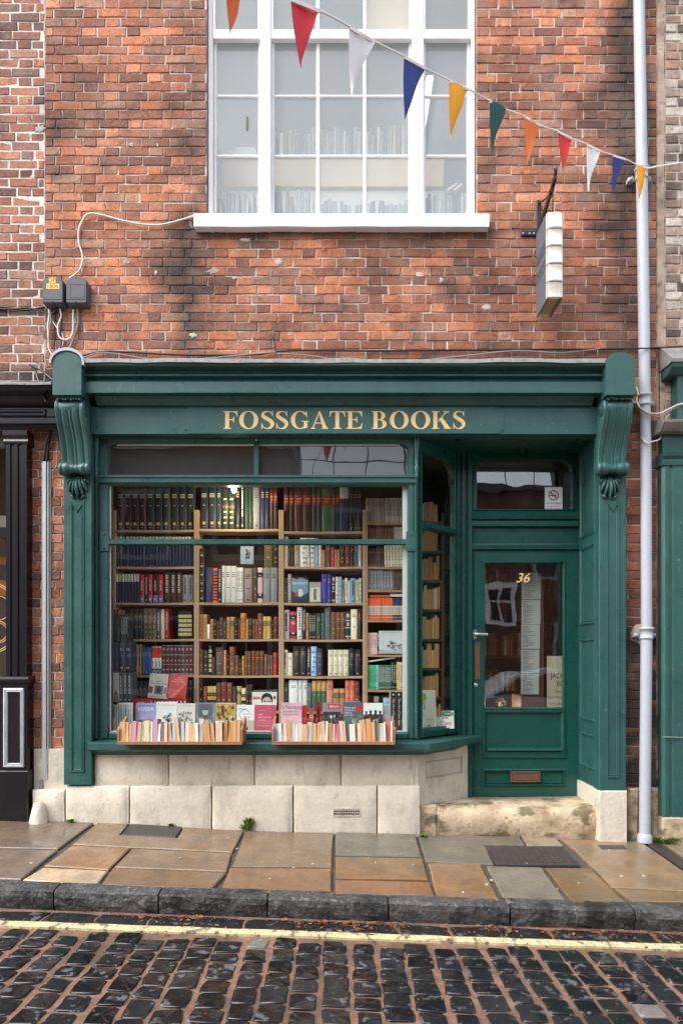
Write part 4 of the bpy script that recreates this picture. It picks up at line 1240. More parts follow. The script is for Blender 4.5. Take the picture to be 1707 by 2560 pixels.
m = MB(); m.prof_x([(Yf + .016, p1z0 + .012), (Yf - .016, p1z0 + .014), (Yf - .012, p1z0 + .026), (Yf + .016, p1z0 + .036)], gx0 + .016, gx1 - .018, None, True, 10, .002); m.build('weather_strip', DOORG, door)
m = MB(); m.frame(gx0 - .02, gx1 + .014, p2z0 - .02, p2z1 + .014, [(0, Yf), (.004, Yf - .010), (.016, Yf - .014), (.022, Yf + .002), (.030, Yf - .006), (.036, Yf + .0145)])
m.build('panel_moulding', DOORG, door)
m = MB(); lx0, lx1, lz0, lz1 = X(1275, YD), X(1349, YD), Z(1955, YD), Z(1928, YD)
m.frame(lx0, lx1, lz0, lz1, [(0, Yf + .01), (0, Yf - .016), (.010, -.018 + Yf), (.014, Yf - .010), (.018, Yf - .010), (.019, Yf - .014)], cap=True); m.build('letter_box', M['bronze'], door)
pane(gx0 - .004, gx1 + .004, gz0 - .004, gz1 + .008, Yf + .022, M['glass_door'], door)
m = MB()     # handle on its plate
hx, hz = X(1186.5, YD), Z(1586, YD)
m.cbox(hx - .020, hx + .020, Yf - .006, Yf, hz - .043, hz + .043, .002)
hd = m.build('handle_plate', M['chrome'], door)
m = MB(); m.lathe([(-.055, .011), (-.01, .011), (0, .014)], (hx, Yf, hz), 'y', 12)
m.tube(smooth_path([(hx - .006, Yf - .05, hz), (hx + .02, Yf - .054, hz + .002), (hx + .06, Yf - .052, hz), (hx + .104, Yf - .050, hz - .001)], 4), .0115, 8); m.build('lever', M['chrome'], door)
for dz in (-.034, .034):
    for dx in (-.013, .013):
        m = MB(); m.lathe([(-.0075, 0), (-.0075, .003), (-.005, .0032)], (hx + dx, Yf, hz + dz), 'y', 8); m.build('screw', M['iron_black'], door)
m = MB(); fz = (Z(1605, YD), Z(1698, YD)); m.cbox(X(1183, YD) + .008, X(1200, YD), Yf - .005, Yf, fz[1], fz[0], .002); fp = m.build('push_plate', M['bronze'], door)
m = MB(); m.frame(X(1183, YD) + .012, X(1200, YD) - .004, fz[1] + .02, fz[0] - .03, [(0, Yf - .0052), (.002, Yf - .008), (.005, Yf - .008), (.007, Yf - .0055)]); m.build('raised_border', M['bronze'], door)
m = MB(); kz = Z(1713, YD); m.lathe([(-.006, 0), (-.006, .014), (-.004, .0165), (0, .017)], (X(1189, YD), Yf, kz), 'y', 16); kh = m.build('keyhole_plate', M['chrome'], door)
m = MB(); m.box(X(1189, YD) - .002, X(1189, YD) + .002, Yf - .0075, Yf - .0055, kz - .010, kz + .003); m.lathe([(-.0075, 0), (-.0075, .0045), (-.0055, .0045)], (X(1189, YD), Yf, kz + .004), 'y', 10); m.build('keyhole', M['black'], door)
m = MB(); m.text('36', X(1309, YD), Z(1455, YD), .082, Yf + .019, shear=.28, hs=1.05)
for dx in (.0025, -.0025): m.text('36', X(1309, YD) + dx, Z(1455, YD) + .001 * (1 if dx > 0 else -1), .082, Yf + .0192 + dx * .04, shear=.28, hs=1.05)
m.build('house_number', M['gold'], door)

# ------------------------------------------------------------------ upper window
UY = .06
def ux(p): return X(p, UY)
def uz(p): return Z(p, UY)
m = MB()
x0, x1 = UW[0] + .002, UW[1] - .002
ztop = UW[3]
def prz(xa, xb, y0): m.prof_z([(xa, .2), (xa, y0), (xb, y0), (xb, .2)], UW[2] - .02, ztop)
m.prof_z([(x0, .2), (x0, .035), (x0 + .012, .025), (x0 + .024, .04), (x0 + .03, .052), (ux(532), .052), (ux(533), .2)], UW[2] - .02, ztop)
uwin = empty('sash_window', (0, UY, UW[2]), bk)
m.build('outer_frame', M['white'], uwin)
m = MB()
m.prof_z([(ux(1176), .2), (ux(1177), .052), (x1 - .03, .052), (x1 - .024, .04), (x1 - .012, .025), (x1, .035), (x1, .2)], UW[2] - .02, ztop)
m.build('outer_frame', M['white'], uwin)
for a, b in ((651, 678), (1029, 1058)):
    m = MB(); m.prof_z([(ux(a), .2), (ux(a), .05), (ux(a) + .006, .042), (ux(b) - .006, .042), (ux(b), .05), (ux(b), .2)], UW[2] - .02, ztop); m.build('mullion', M['white'], uwin)
lights = [(533, 651, []), (678, 1029, [(790, 800), (908, 917)]), (1058, 1176, [])]
pane_x = [(533, 651), (678, 1029), (1058, 1176)]
rows_y = [531, 390, 240]
zc0, zc1 = uz(533), uz(99)          # lower sash
zm0, zm1 = uz(99), uz(76)           # meeting rail
for (xa, xb, bars) in lights:
    X0, X1 = ux(xa) + .001, ux(xb) - .001
    # lower sash, set back; upper sash in front
    m = MB(); e = .022
    m.frame(X0, X1, UW[2] + .002, zm1 - .02, [(0, .12), (0, .092), (e - .006, .092), (e, .104), (e, .125)]); sash = m.build('lower_sash', M['white'], uwin)
    m = MB(); m.frame(X0, X1, zm0, ztop, [(0, .09), (0, .056), (.014, .056), (.020, .066), (.020, .088)]); usash = m.build('upper_sash', M['white'], uwin)
    m = MB(); m.box(X0, X1, .050, .090, zm0 + .002, zm1); m.build('meeting_rail', M['white'], uwin)
    cuts = [X0 + e] + [v for a, b in bars for v in (ux(a), ux(b))] + [X1 - e]
    for a, b in bars:
        m = MB(); m.prof_z([(ux(a), .115), (ux(a), .106), (ux(a) + .009, .094), (ux(b) - .009, .094), (ux(b), .106), (ux(b), .115)], UW[2] + .02, zm0); m.build('glazing_bar', M['white'], uwin)
        m = MB(); m.prof_z([(ux(a), .080), (ux(a), .070), (ux(a) + .009, .058), (ux(b) - .009, .058), (ux(b), .070), (ux(b), .080)], zm1, ztop); m.build('glazing_bar', M['white'], uwin)
    for y in (390, 240):
        m = MB(); zc = Z(y, .1); m.prof_x([(.115, zc - .015), (.106, zc - .015), (.095, zc - .006), (.095, zc + .006), (.106, zc + .015), (.115, zc + .015)], X0 + e, X1 - e); m.build('glazing_bar', M['white'], uwin)
    for y in (-65, -205):
        m = MB(); zc = Z(y, .06); m.prof_x([(.080, zc - .015), (.070, zc - .015), (.059, zc - .006), (.059, zc + .006), (.070, zc + .015), (.080, zc + .015)], X0 + .02, X1 - .02); m.build('glazing_bar', M['white'], uwin)
    zsl = [UW[2] + .02, Z(390, .1), Z(240, .1), zm0 + .01]
    zsu = [zm1, Z(-65, .06), Z(-205, .06), ztop - .02]
    for k in range(0, len(cuts), 2):
        for zl_, y in ((zsl, .109), (zsu, .073)):
            for za, zb in zip(zl_, zl_[1:]):
                dx, dz = pt.uniform(-.0012, .0012), pt.uniform(-.0012, .0012)
                mm = MB(); mm.box(cuts[k] - .003, cuts[k + 1] + .003, y, y + .003, za, zb)
                mm.v = [(v[0], v[1] + dx * (1 if v[0] > (cuts[k] + cuts[k + 1]) / 2 else -1) + dz * (1 if v[2] > (za + zb) / 2 else -1), v[2]) for v in mm.v]
                mm.build('pane', M['glass_up'], uwin)
m = MB()
m.prof_x([(.20, UW[2] - .004), (.05, UW[2] - .004), (-.075, Z(534, -.075)), (-.085, Z(536, -.085)), (-.085, Z(566, -.085)), (-.06, Z(567, -.06)), (-.06, Z(569, -.06)), (.20, Z(569, -.06))], X(485, -.08), X(1222, -.08), None, True, 40, .003)
m.build('window_sill', M['white'], uwin)
# the room behind it
RX0, RX1, RY1, RZ0, RZ1 = -2.3, 2.3, 4.6, 4.75, 7.42
m = MB()
m.poly([(RX0, .36, RZ0), (RX1, .36, RZ0), (RX1, RY1, RZ0), (RX0, RY1, RZ0)]); m.poly([(RX0, .36, RZ1), (RX1, .36, RZ1), (RX1, RY1, RZ1), (RX0, RY1, RZ1)])
m.poly([(RX0, RY1, RZ0), (RX1, RY1, RZ0), (RX1, RY1, RZ1), (RX0, RY1, RZ1)])
for x in (RX0, RX1): m.poly([(x, .36, RZ0), (x, RY1, RZ0), (x, RY1, RZ1), (x, .36, RZ1)])
m.build('upper_room', M['plaster'], bk)
m = MB(); m.box(ux(918), ux(1027), .14, .145, zm1, 7.5); m.build('window_blind', M['blind'], bk, label='cream roller blind')

# ------------------------------------------------------------------ room behind the shopfront
m = MB()
SX0, SX1, SY1 = -2.13, 2.45, 5.2
m.poly([(SX0, SY1, 0), (SX1, SY1, 0), (SX1, SY1, 3.3), (SX0, SY1, 3.3)])
for x in (SX0, SX1): m.poly([(x, .36, 0), (x, SY1, 0), (x, SY1, 3.3), (x, .36, 3.3)])
m.poly([(SX0, .05, 3.27), (SX1, .05, 3.27), (SX1, SY1, 3.27), (SX0, SY1, 3.27)])
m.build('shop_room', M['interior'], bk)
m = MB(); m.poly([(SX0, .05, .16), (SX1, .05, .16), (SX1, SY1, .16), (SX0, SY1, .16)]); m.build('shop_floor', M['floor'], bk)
m = MB(); m.box(-1.99, .70, .06, .62, .735, .76); m.build('display_ledge', M['wood_warm'], bk)
m = MB(); m.box(PX1 - .036, PX1 + .03, .034, .055, PZ0 - .01, PZ1 + .05); m.box(X(1009), TX1 + .01, .05, .07, TZ0 - .01, TZ1 + .03); m.build('inner_post', M['white_board'], shop_win)

# ------------------------------------------------------------------ black shop next door (its timber front)
BL = M['black']
m = MB()
m.prof_x([(0, Z(1075)), (-.10, Z(1075, -.1)), (-.11, Z(1062, -.1)), (-.14, Z(1058, -.14)), (-.14, Z(1045, -.14)), (-.10, Z(1040, -.1)), (-.10, 3.41), (-.16, 3.45), (-.17, 3.48), (-.24, 3.50), (-.25, 3.545), (0, 3.56)], -5.2, -2.262, None, True, 20, .001)
m.build('black_fascia', BL, ln_)
m = MB(); m.prof_x([(.01, 3.60), (-.24, 3.565), (-.262, 3.552), (-.262, 3.535), (-.25, 3.5465), (0, 3.562)], -5.2, -2.25, None, True, 40, .008); m.build('lead_flashing', M['lead'], ln_)
m = MB(); m.frame(-3.3, X(118, -.1), Z(1043, -.1), 3.40, [(0, -.10), (.012, -.112), (.02, -.112), (.03, -.099)]); m.build('fascia_moulding', BL, ln_)
bx1 = X(70, -.1); bx0 = X(12, -.1)
m = MB(); m.prof_z([(bx0 + .012, .02), (bx0 + .012, -.10), (bx0 + .045, -.10), (bx0 + .052, -.088), (bx0 + .070, -.088), (bx0 + .078, -.10), (bx0 + .105, -.10), (bx0 + .112, -.088), (bx0 + .130, -.088), (bx0 + .138, -.10), (bx1 - .008, -.10), (bx1 - .008, .02)], Z(1695, -.1), Z(1110, -.1))
bp_ = m.build('black_pilaster', BL, ln_)
m = MB(); m.prof_x([(.02, Z(1110, -.1)), (-.105, Z(1110, -.1)), (-.112, Z(1104, -.1)), (-.105, Z(1098, -.1)), (-.125, Z(1090, -.1)), (-.125, Z(1076, -.12)), (.02, Z(1076, -.12))], bx0 - .004, bx1 + .006); m.build('capital', BL, bp_)
m = MB(); m.box(bx0 - .26, bx1 + .003, -.112, .02, Z(1925, -.11), Z(1706, -.11)); m.build('pedestal', BL, bp_)
m = MB(); m.prof_x([(.02, Z(1708, -.13)), (-.135, Z(1706, -.13)), (-.14, Z(1698, -.13)), (-.12, Z(1692, -.13)), (.02, Z(1690, -.13))], bx0 - .26, bx1 + .018); m.build('pedestal_cap', BL, bp_)
m = MB(); m.frame(X(10.5, -.11), X(62, -.11), Z(1918, -.11), Z(1720, -.11), [(0, -.112), (.002, -.124), (.012, -.128), (.018, -.120), (.026, -.126), (.034, -.1125)]); m.build('silver_panel_frame', M['steel'], bp_)
m = MB(); m.cbox(bx0 - .28, bx1 + .012, -.125, .02, -.2, Z(1927, -.12), .006); m.build('black_plinth', BL, bp_)
wf = MB(); wf.box(-5.2, bx0 + .015, -.04, .02, Z(1345), Z(1322)); wf.box(-5.2, bx0 + .015, -.03, .02, -.2, Z(1716)); wf.box(-5.2, bx0 + .015, -.05, .02, Z(1715), Z(1690)); bwin = wf.build('black_shop_window', BL, ln_)
pane(-5.2, bx0 + .014, Z(1690), Z(1078), .012, M['glass_shop'], bwin)
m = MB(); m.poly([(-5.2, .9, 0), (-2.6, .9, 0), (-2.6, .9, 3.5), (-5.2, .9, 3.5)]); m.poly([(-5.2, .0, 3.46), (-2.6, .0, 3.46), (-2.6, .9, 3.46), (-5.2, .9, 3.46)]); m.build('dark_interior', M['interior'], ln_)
m = MB()
for zc, r1_ in ((Z(1545), .30), (Z(1545), .285)):
    m.tube([(-2.80 - .10 + r1_ * math.cos(R(a)), .009, zc + r1_ * math.sin(R(a))) for a in range(-75, 76, 6)], .0035, 5)
for zc, r1_ in ((Z(1520), .10), (Z(1580), .09), (Z(1580), .075)):
    m.tube([(-2.80 + r1_ * math.cos(R(a)), .009, zc + r1_ * math.sin(R(a))) for a in range(-110, 111, 8)], .003, 5)
m.build('gold_scroll', M['gold'], bwin)
m = MB(); m.box(-3.4, -2.85, .3, .34, Z(1480), Z(1440), lin('9a5a20')); m.box(-3.4, -2.85, .3, .34, Z(1300), Z(1270), lin('88807a')); m.box(-3.4, -2.85, .3, .34, Z(1400), Z(1380), lin('7a4020')); m.build('counter_bars', M['print'], ln_)  # plain coloured bars behind the black shop's glass

# ------------------------------------------------------------------ green shop on the other side
gx = X(1655, -.1)
m = MB(); m.prof_z([(gx, .02), (gx, -.08), (gx + .02, -.10), (gx + .05, -.10), (gx + .056, -.09), (gx + .08, -.09), (gx + .086, -.10), (gx + .24, -.10), (gx + .24, .02)], Z(2042, -.1), Z(1160, -.1)); gp = m.build('green_pilaster', GRN, rn)
m = MB(); m.prof_x([(.02, Z(1162, -.12)), (-.11, Z(1162, -.12)), (-.115, Z(1152, -.12)), (-.105, Z(1146, -.12)), (-.125, Z(1140, -.12)), (-.135, Z(1132, -.13)), (.02, Z(1130, -.13))], gx - .012, gx + .26); m.build('capital', GRN, gp)
m = MB(); m.box(gx + .004, 5.0, -.09, .02, Z(1131, -.1), Z(1075, -.1)); m.build('necking', DOORG, gp)
m = MB(); m.prof_x([(.02, Z(1075, -.2)), (-.16, Z(1073, -.2)), (-.22, Z(1056, -.2)), (-.225, Z(1050, -.2)), (.02, Z(1040, -.1))], X(1655, -.2), 5.0, None, True, 20, .004); m.build('lower_lead_flashing', M['lead'], rn)
m = MB(); m.box(X(1692, -.12), 5.0, -.12, .02, Z(1048, -.12), Z(925, -.12)); m.build('green_fascia', GRN, rn)
m = MB(); m.prof_x([(.02, Z(930, -.2)), (-.14, Z(928, -.2)), (-.20, Z(916, -.2)), (-.21, Z(903, -.2)), (.02, Z(895, -.1))], X(1678, -.2), 5.0); m.build('green_cornice', GRN, rn)
m = MB(); m.prof_x([(.02, Z(905, -.2)), (-.215, Z(904, -.21)), (-.22, Z(897, -.21)), (-.03, Z(866, -.05)), (.02, Z(862))], X(1660, -.1), 5.0, None, True, 20, .004); m.build('lead_flashing', M['lead'], rn)
m = MB(); m.cbox(gx - .01, gx + .26, -.12, .02, -.4, Z(2044, -.11), .008); m.build('stone_base', M['sandstone'], gp)
m = MB(); m.box(gx + .24, 5.0, -.04, .025, .75, .86); m.box(gx + .24, gx + .36, -.04, .025, .86, Z(1131, -.1)); m.box(3.95, 4.03, -.04, .025, .86, Z(1131, -.1)); m.box(gx + .24, 5.0, -.02, .025, -.5, .75); gw = m.build('green_shop_window', GRN, rn)
pane(gx + .34, 5.0, .85, Z(1131, -.1), .012, M['glass_shop'], gw)
m = MB(); m.tube([(gx - .01, -.115, Z(1842, -.1)), (gx + .24, -.115, Z(1844, -.1))], .005, 6); m.build('thin_conduit', M['cable_grey'], rn)
for a, b, zt in ((1567, 1594, 1970), (1626, 1658, 1968)):
    m = MB(); m.cbox(X(a), X(b), -.02, .06, -.3, Z(zt), .016, None, .008, rp); m.build('quoin_stone', M['sandstone'], bk)

# ------------------------------------------------------------------ downpipe, trunking, boxes and cables
dp = empty('downpipe', (2.47, -.1, G(2.47)), label='tall pale grey drainpipe fixed to the brick wall right of the green shopfront', category='drainpipe')
YP = -.085
def pp(px, py, Y=YP): return (X(px, Y), Y, Z(py, Y))
m = MB(); rp_ = .0445
m.tube([pp(1595, -400), pp(1596, 0), pp(1603, 420), pp(1607, 700), pp(1611, 995)], rp_, 18); m.build('upper_pipe', M['pipe'], dp)
m = MB(); m.tube([pp(1611, 990), pp(1614, 1200), pp(1615, 1572)], rp_ - .002, 18); m.build('middle_pipe', M['pipe'], dp)
m = MB(); m.tube([pp(1615, 1570), pp(1613, 1800), pp(1610, 2100)], rp_, 18); m.build('lower_pipe', M['pipe'], dp)
def collar(px, py, big):
    x, y, z = pp(px, py)
    m = MB()
    m.lathe([(-.048, rp_ + .001), (-.046, rp_ + .008), (-.034, rp_ + .009), (-.030, rp_ + .004), (.026, rp_ + .004), (.030, rp_ + .012), (.044, rp_ + .012), (.048, rp_ + .001)], (x, y, z), 'z', 20)
    c = m.build('collar', M['pipe'], dp)
    m = MB()
    for sx in (-1, 1):
        m.cbox(x + sx * .07 - .022, x + sx * .07 + .022, -.055, .0, z - .030, z + .002, .006)
        m.lathe([(-.068, 0), (-.068, .010), (-.054, .011)], (x + sx * .072, 0, z - .014), 'y', 8)
    m.build('wall_lug', M['pipe'], c)
collar(1611, 1000, 1); collar(1615, 1583, 1); collar(1603, 436, 0)
m = MB(); x, y, z = pp(1610, 2085); zb = G(x, -.05)
m.lathe([(0, rp_ + .016), (.05, rp_ + .014), (.07, rp_ + .002)], (x, y, zb), 'z', 18); m.build('shoe', M['pipe'], dp)
m = MB()
for k in range(9):
    a0_ = 2 * math.pi * k / 9; r_ = pt.uniform(.7, 1.15)
    m.v.append((pp(1615, 1588)[0] + .105 * r_ * math.cos(a0_), -.006, pp(1615, 1588)[2] + .10 * r_ * math.sin(a0_)))
m.face(range(9), (.60, .50, .42)); m.build('mortar_patch', M['mortar'], bk)

tr = empty('cable_trunking', (X(112, -.03), 0, Z(1950)), label='galvanised steel cable channel upright on the narrow brick pier', category='cable cover')
m = MB(); ta, tb = X(101.5, -.035), X(124.5, -.035)
m.prof_z([(ta, 0), (ta, -.008), (ta + .018, -.008), (ta + .018, -.035), (tb - .030, -.035), (tb - .030, -.010), (tb - .024, -.010), (tb - .018, -.030), (tb - .012, -.030), (tb - .010, -.008), (tb, -.008), (tb, 0)], Z(1950, -.03), Z(1154, -.03)); m.build('channel', M['steel'], tr)
for px_, py_ in ((102, 1300), (101.6, 1420), (121, 1445), (101, 1662), (101, 1790), (122, 1905)):
    m = MB(); m.lathe([(-.0115, 0), (-.0115, .004), (-.008, .004)], (X(px_ + 1, -.01), 0, Z(py_, -.01)), 'y', 7); m.build('screw', M['iron_black'], tr)
m = MB(); m.tube(smooth_path([pp(106, 1948, -.02), pp(105, 1965, -.03), pp(101, 1985, -.05), pp(98, 2002, -.07)]), .018, 8); m.build('cable_tail', M['cable_grey'], tr)
m = MB(); xq = X(99, -.11); m.lathe([(-.08, .085), (.02, .068), (.10, .050), (.155, .034), (.16, .01)], (xq, -.125, G(xq, -.1)), 'z', 12); m.build('cement_foot', M['cream_stone'], tr)

def jbox(xa, xb, zt, zb, label, yellow):
    o = empty('junction_box', ((xa + xb) / 2, -.08, zb), label=label, category='junction box', group='grey telephone junction boxes')
    m = MB(); pts = []
    w = xb - xa
    for u, v in ((0, 0.03), (.1, 0), (.42, .0), (.5, .035), (.58, .0), (.9, 0), (1, .03), (1, .80), (.97, .90), (.85, .985), (.7, 1), (.3, 1), (.15, .985), (.03, .90), (0, .80)):
        pts.append((xa + w * u, zb + (zt - zb) * v))
    xm_, zm_ = (xa + xb) / 2, (zb + zt) / 2
    def sc(k, y): return [(xm_ + (x - xm_) * k, y, zm_ + (z - zm_) * k) for x, z in pts]
    m.rings([sc(1.0, 0), sc(1.0, -.075), sc(.965, -.092), sc(.93, -.096)], None, False, True); m.build('cover', M['grey_plastic'], o)
    if yellow:
        m = MB(); y = -.0968
        for a, b, c, d in ((122, 140, 694, 707), (117, 149, 709, 722)):
            m.box(X(a, -.096), X(b, -.096), y, y + .004, Z(d, -.096), Z(c, -.096), lin('e8b740'))
        m.text('DP', X(131, -.096), Z(705.5, -.096), .033, y - .0008, tint=lin('4a3a10')); m.text('1806', X(133, -.096), Z(720, -.096), .030, y - .0008, tint=lin('4a3a10'), hs=1.1)
        m.build('yellow_label', M['print'], o)
    else:
        m = MB(); m.frame(X(176, -.096), X(212, -.096), Z(745, -.096), Z(711, -.096), [(0, -.0955), (.002, -.098), (.004, -.0955)]); m.build('embossed_square', M['grey_plastic'], o)
    m = MB(); m.box(xa + .008, xb - .008, -.0975, -.09, Z(749, -.096), Z(747.5, -.096)); m.build('seam', M['black'], o)
jbox(X(107, -.09), X(159, -.09), Z(694, -.09), Z(758, -.09), 'grey junction box on the brick wall bearing two yellow labels', True)
jbox(X(166, -.09), X(218, -.09), Z(694, -.09), Z(759, -.09), 'plain dark grey junction box without label, beside the yellow labelled one', False)

def cable(pts, r, mat, label, Y=-.02, group='loose cables along the shop wall', n=6, name='cable'):
    P = [pp(p[0], p[1], p[2] if len(p) > 2 else Y) for p in pts]
    m = MB(); m.tube(smooth_path(P, 6), r, n)
    m.build(name, M[mat], label=label, category='cable', group=group)
def zq(*p): return [(x * .574, y * .574) for x, y in p]
def zb_(*p): return [(x * .1786, 640 + y * .1786) for x, y in p]
cable(zq((850, 938), (790, 958), (700, 979), (620, 977), (540, 962), (450, 938), (400, 930), (370, 945), (345, 1000), (345, 1060), (358, 1100), (360, 1140), (345, 1180), (305, 1212)), .0075, 'cable_white', 'white cable looping from the window sill to the junction boxes')
cable(zb_((690, 740), (690, 850), (675, 1000), (685, 1180), (690, 1300), (760, 1420)), .0065, 'cable_white', 'pale cable hanging straight down on the outer side below the boxes')
cable(zb_((705, 760), (715, 900), (690, 1080), (700, 1260), (790, 1400)), .006, 'cable_grey', 'grey cable hanging close beside the outer pale cable', Y=-.026)
cable(zb_((845, 740), (860, 850), (815, 980), (830, 1120), (900, 1170), (980, 1150), (1025, 1050), (1028, 750)), .007, 'cable_white', 'white cable hanging in a U loop between the two boxes', Y=-.03)
cable(zb_((710, 870), (800, 1000), (880, 1110), (880, 1240), (800, 1340), (775, 1420)), .0065, 'cable_white', 'pale cable crossing behind the U loop down to the console', Y=-.014)
cable(zb_((870, 740), (875, 880), (850, 1060), (860, 1240), (820, 1360)), .0065, 'cable_black', 'black cable between the U loop and the boxes', Y=-.02)
cable(zb_((1090, 740), (1100, 900), (1070, 1050), (1000, 1240), (955, 1340)), .009, 'cable_grey', 'thick dark grey cable from the plain box to the console', Y=-.02)
cable(zb_((780, 760), (765, 1000), (770, 1250)), .006, 'cable_black', 'thin black cable straight down under the labelled box', Y=-.01)
cable([(-20, 768), (20, 769), (60, 775), (90, 772), (112, 768)], .009, 'cable_black', 'black cables running across the neighbour wall to the boxes', Y=-.015)
cable([(-20, 771), (25, 773), (70, 770), (100, 778), (130, 785), (146, 770)], .006, 'cable_black', 'thinner black cable sagging under the one to the boxes', Y=-.02)
cable([(207, 889), (260, 879), (330, 881), (420, 886), (520, 888), (640, 886), (690, 879), (760, 876), (900, 877), (1100, 876), (1300, 874), (1500, 873), (1760, 867)], .008, 'cable_black', 'long black cable running the length of the wall above the cornice', Y=-.02)
cable([(207, 895), (250, 882), (300, 886), (360, 896), (430, 902), (520, 896), (600, 888), (690, 880)], .006, 'cable_grey', 'grey cable arching over the cornice near the capped console', Y=-.03)
cable([(690, 884), (760, 888), (850, 900), (960, 908), (1060, 900), (1180, 888), (1290, 877), (1400, 882), (1500, 872)], .006, 'cable_grey', 'grey cable sagging onto the middle of the cornice', Y=-.03)
cable([(1560, 872), (1600, 871), (1650, 869), (1720, 866)], .0055, 'cable_black', 'black cable crossing in front of the drainpipe', Y=-.14)
cable([(1590, 968, -.03), (1594, 985, -.05), (1591, 1003, -.08), (1600, 1020, -.14), (1622, 1032, -.15), (1648, 1033, -.1), (1672, 1022, -.1), (1700, 1010, -.13), (1740, 1008, -.13)], .006, 'cable_white', 'pale cable passing before the pipe collar to the green shop')
cable([(1592, 1005, -.08), (1605, 1027, -.14), (1630, 1040, -.15), (1650, 1041, -.1), (1675, 1026, -.1), (1705, 1012, -.13)], .005, 'cable_grey', 'thin grey cable under the pale one at the pipe collar')
cable([(1600, 1055, -.03), (1601, 1085, -.08), (1612, 1106, -.14), (1630, 1104, -.14), (1650, 1095, -.08), (1655, 1062, -.06), (1672, 1035, -.06)], .006, 'cable_white', 'pale cable drooping in a loop round the drainpipe')
cable([(118, 1152, -.02), (122, 1110, -.03), (130, 1070, -.05), (133, 1030, -.05), (128, 985, -.06)], .012, 'cable_black', 'thick black cable dropping from the black fascia into the steel channel')
cable([(110, 1154, -.02), (116, 1115, -.035), (124, 1080, -.055), (130, 1040, -.055)], .009, 'cable_black', 'second black cable twisted beside the thick one above the channel')
cable([(144, 1075, -.02), (144, 1150, -.02), (140, 1170, -.02), (128, 1180, -.02)], .005, 'cable_grey', 'thin brown grey cable curving from the console to the channel')
cable([(25, 990, -.03), (60, 980, -.04), (100, 960, -.05), (134, 945, -.08)], .006, 'cable_black', 'thin black wire slanting up to the capped console', Y=-.03)
cable([(1644, 880, -.01), (1646, 950, -.01), (1646, 1060, -.01), (1646, 1120, -.01), (1655, 1150, -.02), (1672, 1158, -.03)], .006, 'cable_black', 'dark wire straight down the bricks beyond the drainpipe')

br = empty('iron_bracket', (X(90, -.1), 0, Z(950)), label='rusty black iron strut bracket on the wall over the black shopfront', category='bracket')
m = MB(); m.tube([pp(76, 912, -.01), pp(103, 925, -.12), pp(133, 950, -.2)], .009, 6); m.build('upper_strut', M['iron_black'], br)
m = MB(); m.tube([pp(86, 914, -.01), pp(95, 945, -.10), pp(116, 1005, -.2)], .009, 6); m.build('lower_strut', M['iron_black'], br)
m = MB(); m.tube([pp(690, 882, -.02), pp(684, 842, -.05)], .005, 6); m.build('iron_spike', M['iron_black'], label='thin iron spike standing up from the cables over the cornice', category='spike')

# ------------------------------------------------------------------ hanging book sign
sg = empty('hanging_sign', (1.68, -.2, 4.1), label='hanging shop sign shaped like a big book with a white ribbed spine', category='shop sign')
yb_, yf_ = -.10, -.385
xs0, xs1 = X(1366, yf_ + .02), X(1403, yf_ + .02)
zs0, zs1 = Z(748, yf_ + .02), Z(535, yf_ + .02)
m = MB()
for xa, xb in ((xs0 - .004, xs0 + .012), (xs1 - .012, xs1 + .004)):
    m.box(xa, xb, yb_ - .30 + .015, yb_ + .0, zs0 - .006, zs1 + .006, lin('5e616b'))
m.build('cover_board', M['sign_black'], sg)
m = MB(); m.box(xs0 + .0125, xs1 - .0125, yf_ + .03, yb_ - .02, zs0 + .012, zs1 - .012, lin('a08a58')); m.build('page_block', M['sign_black'], sg)
m = MB(); rs_ = []
def spring(z, k):
    n = 10; xm_ = (xs0 + xs1) / 2; w = (xs1 - xs0) / 2 + .006
    return [(xm_ + w * math.cos(math.pi * (1 + q / n)) * (1 if 0 < q < n else 1), yf_ + .012 + (-.022 * k) * math.sin(math.pi * q / n) ** .6 + (.012 if q in (0, n) else 0), z) for q in range(n + 1)]
zz = [zs0]
bands = [zs0 + (zs1 - zs0) * t for t in (.205, .415, .622, .826)]
lv = [(zs0 + .004, 1)]
for b in bands: lv += [(b - .010, 1), (b - .006, 1.25), (b + .003, 1.35), (b + .007, 1.02)]
lv += [(zs1 - .004, 1)]
m.rings([spring(z, k) for z, k in lv], lin('d9d3c6'), True, True, True, closed=False)
m.build('ribbed_spine', M['sign_black'], sg)
m = MB()
for b in bands:
    q = spring(b - .0145, 1.12); m.tube([(x, y, z) for x, y, z in q], .0022, 4, lin('4a4540'))
m.build('rib_line', M['sign_black'], sg)
SGX = Matrix.Translation((xs0 - .004, 0, 0)) @ Matrix.Rotation(R(-90), 4, 'Z')   # left cover, local x = towards the street
m = MB(SGX)
lx0_, lx1_ = -yb_ + .01, -yf_ - .03
for k, (s_, zc) in enumerate((('FOSSGATE', zs0 + .375), ('BOOKS', zs0 + .275))):
    m.text(s_, (lx0_ + lx1_) / 2, zc, .055, -.0012, tint=lin('15151a'), wmax=.22)
for zc in (zs0 + .455, zs0 + .25): m.box(lx0_, lx1_, -.0016, -.0004, zc - .0025, zc + .0025, lin('15151a'))
m.build('sign_lettering', M['sign_black'], sg)
IB = M['iron_black']
xb_ = X(1346, -.01)
m = MB(); m.cbox(xb_ - .016, xb_ + .016, -.014, 0, Z(585, -.01), Z(500, -.01), .002); m.build('wall_plate', IB, sg)
m = MB(); m.cbox(X(1302, -.01), xb_ + .02, -.018, 0, Z(590, -.01), Z(577, -.01), .002); m.build('wall_strap', IB, sg)
for px_ in (1307, 1323, 1334):
    m = MB(); m.lathe([(-.024, 0), (-.024, .006), (-.017, .007)], (X(px_, -.02), 0, Z(583, -.02)), 'y', 8); m.build('bolt', M['steel'], sg)
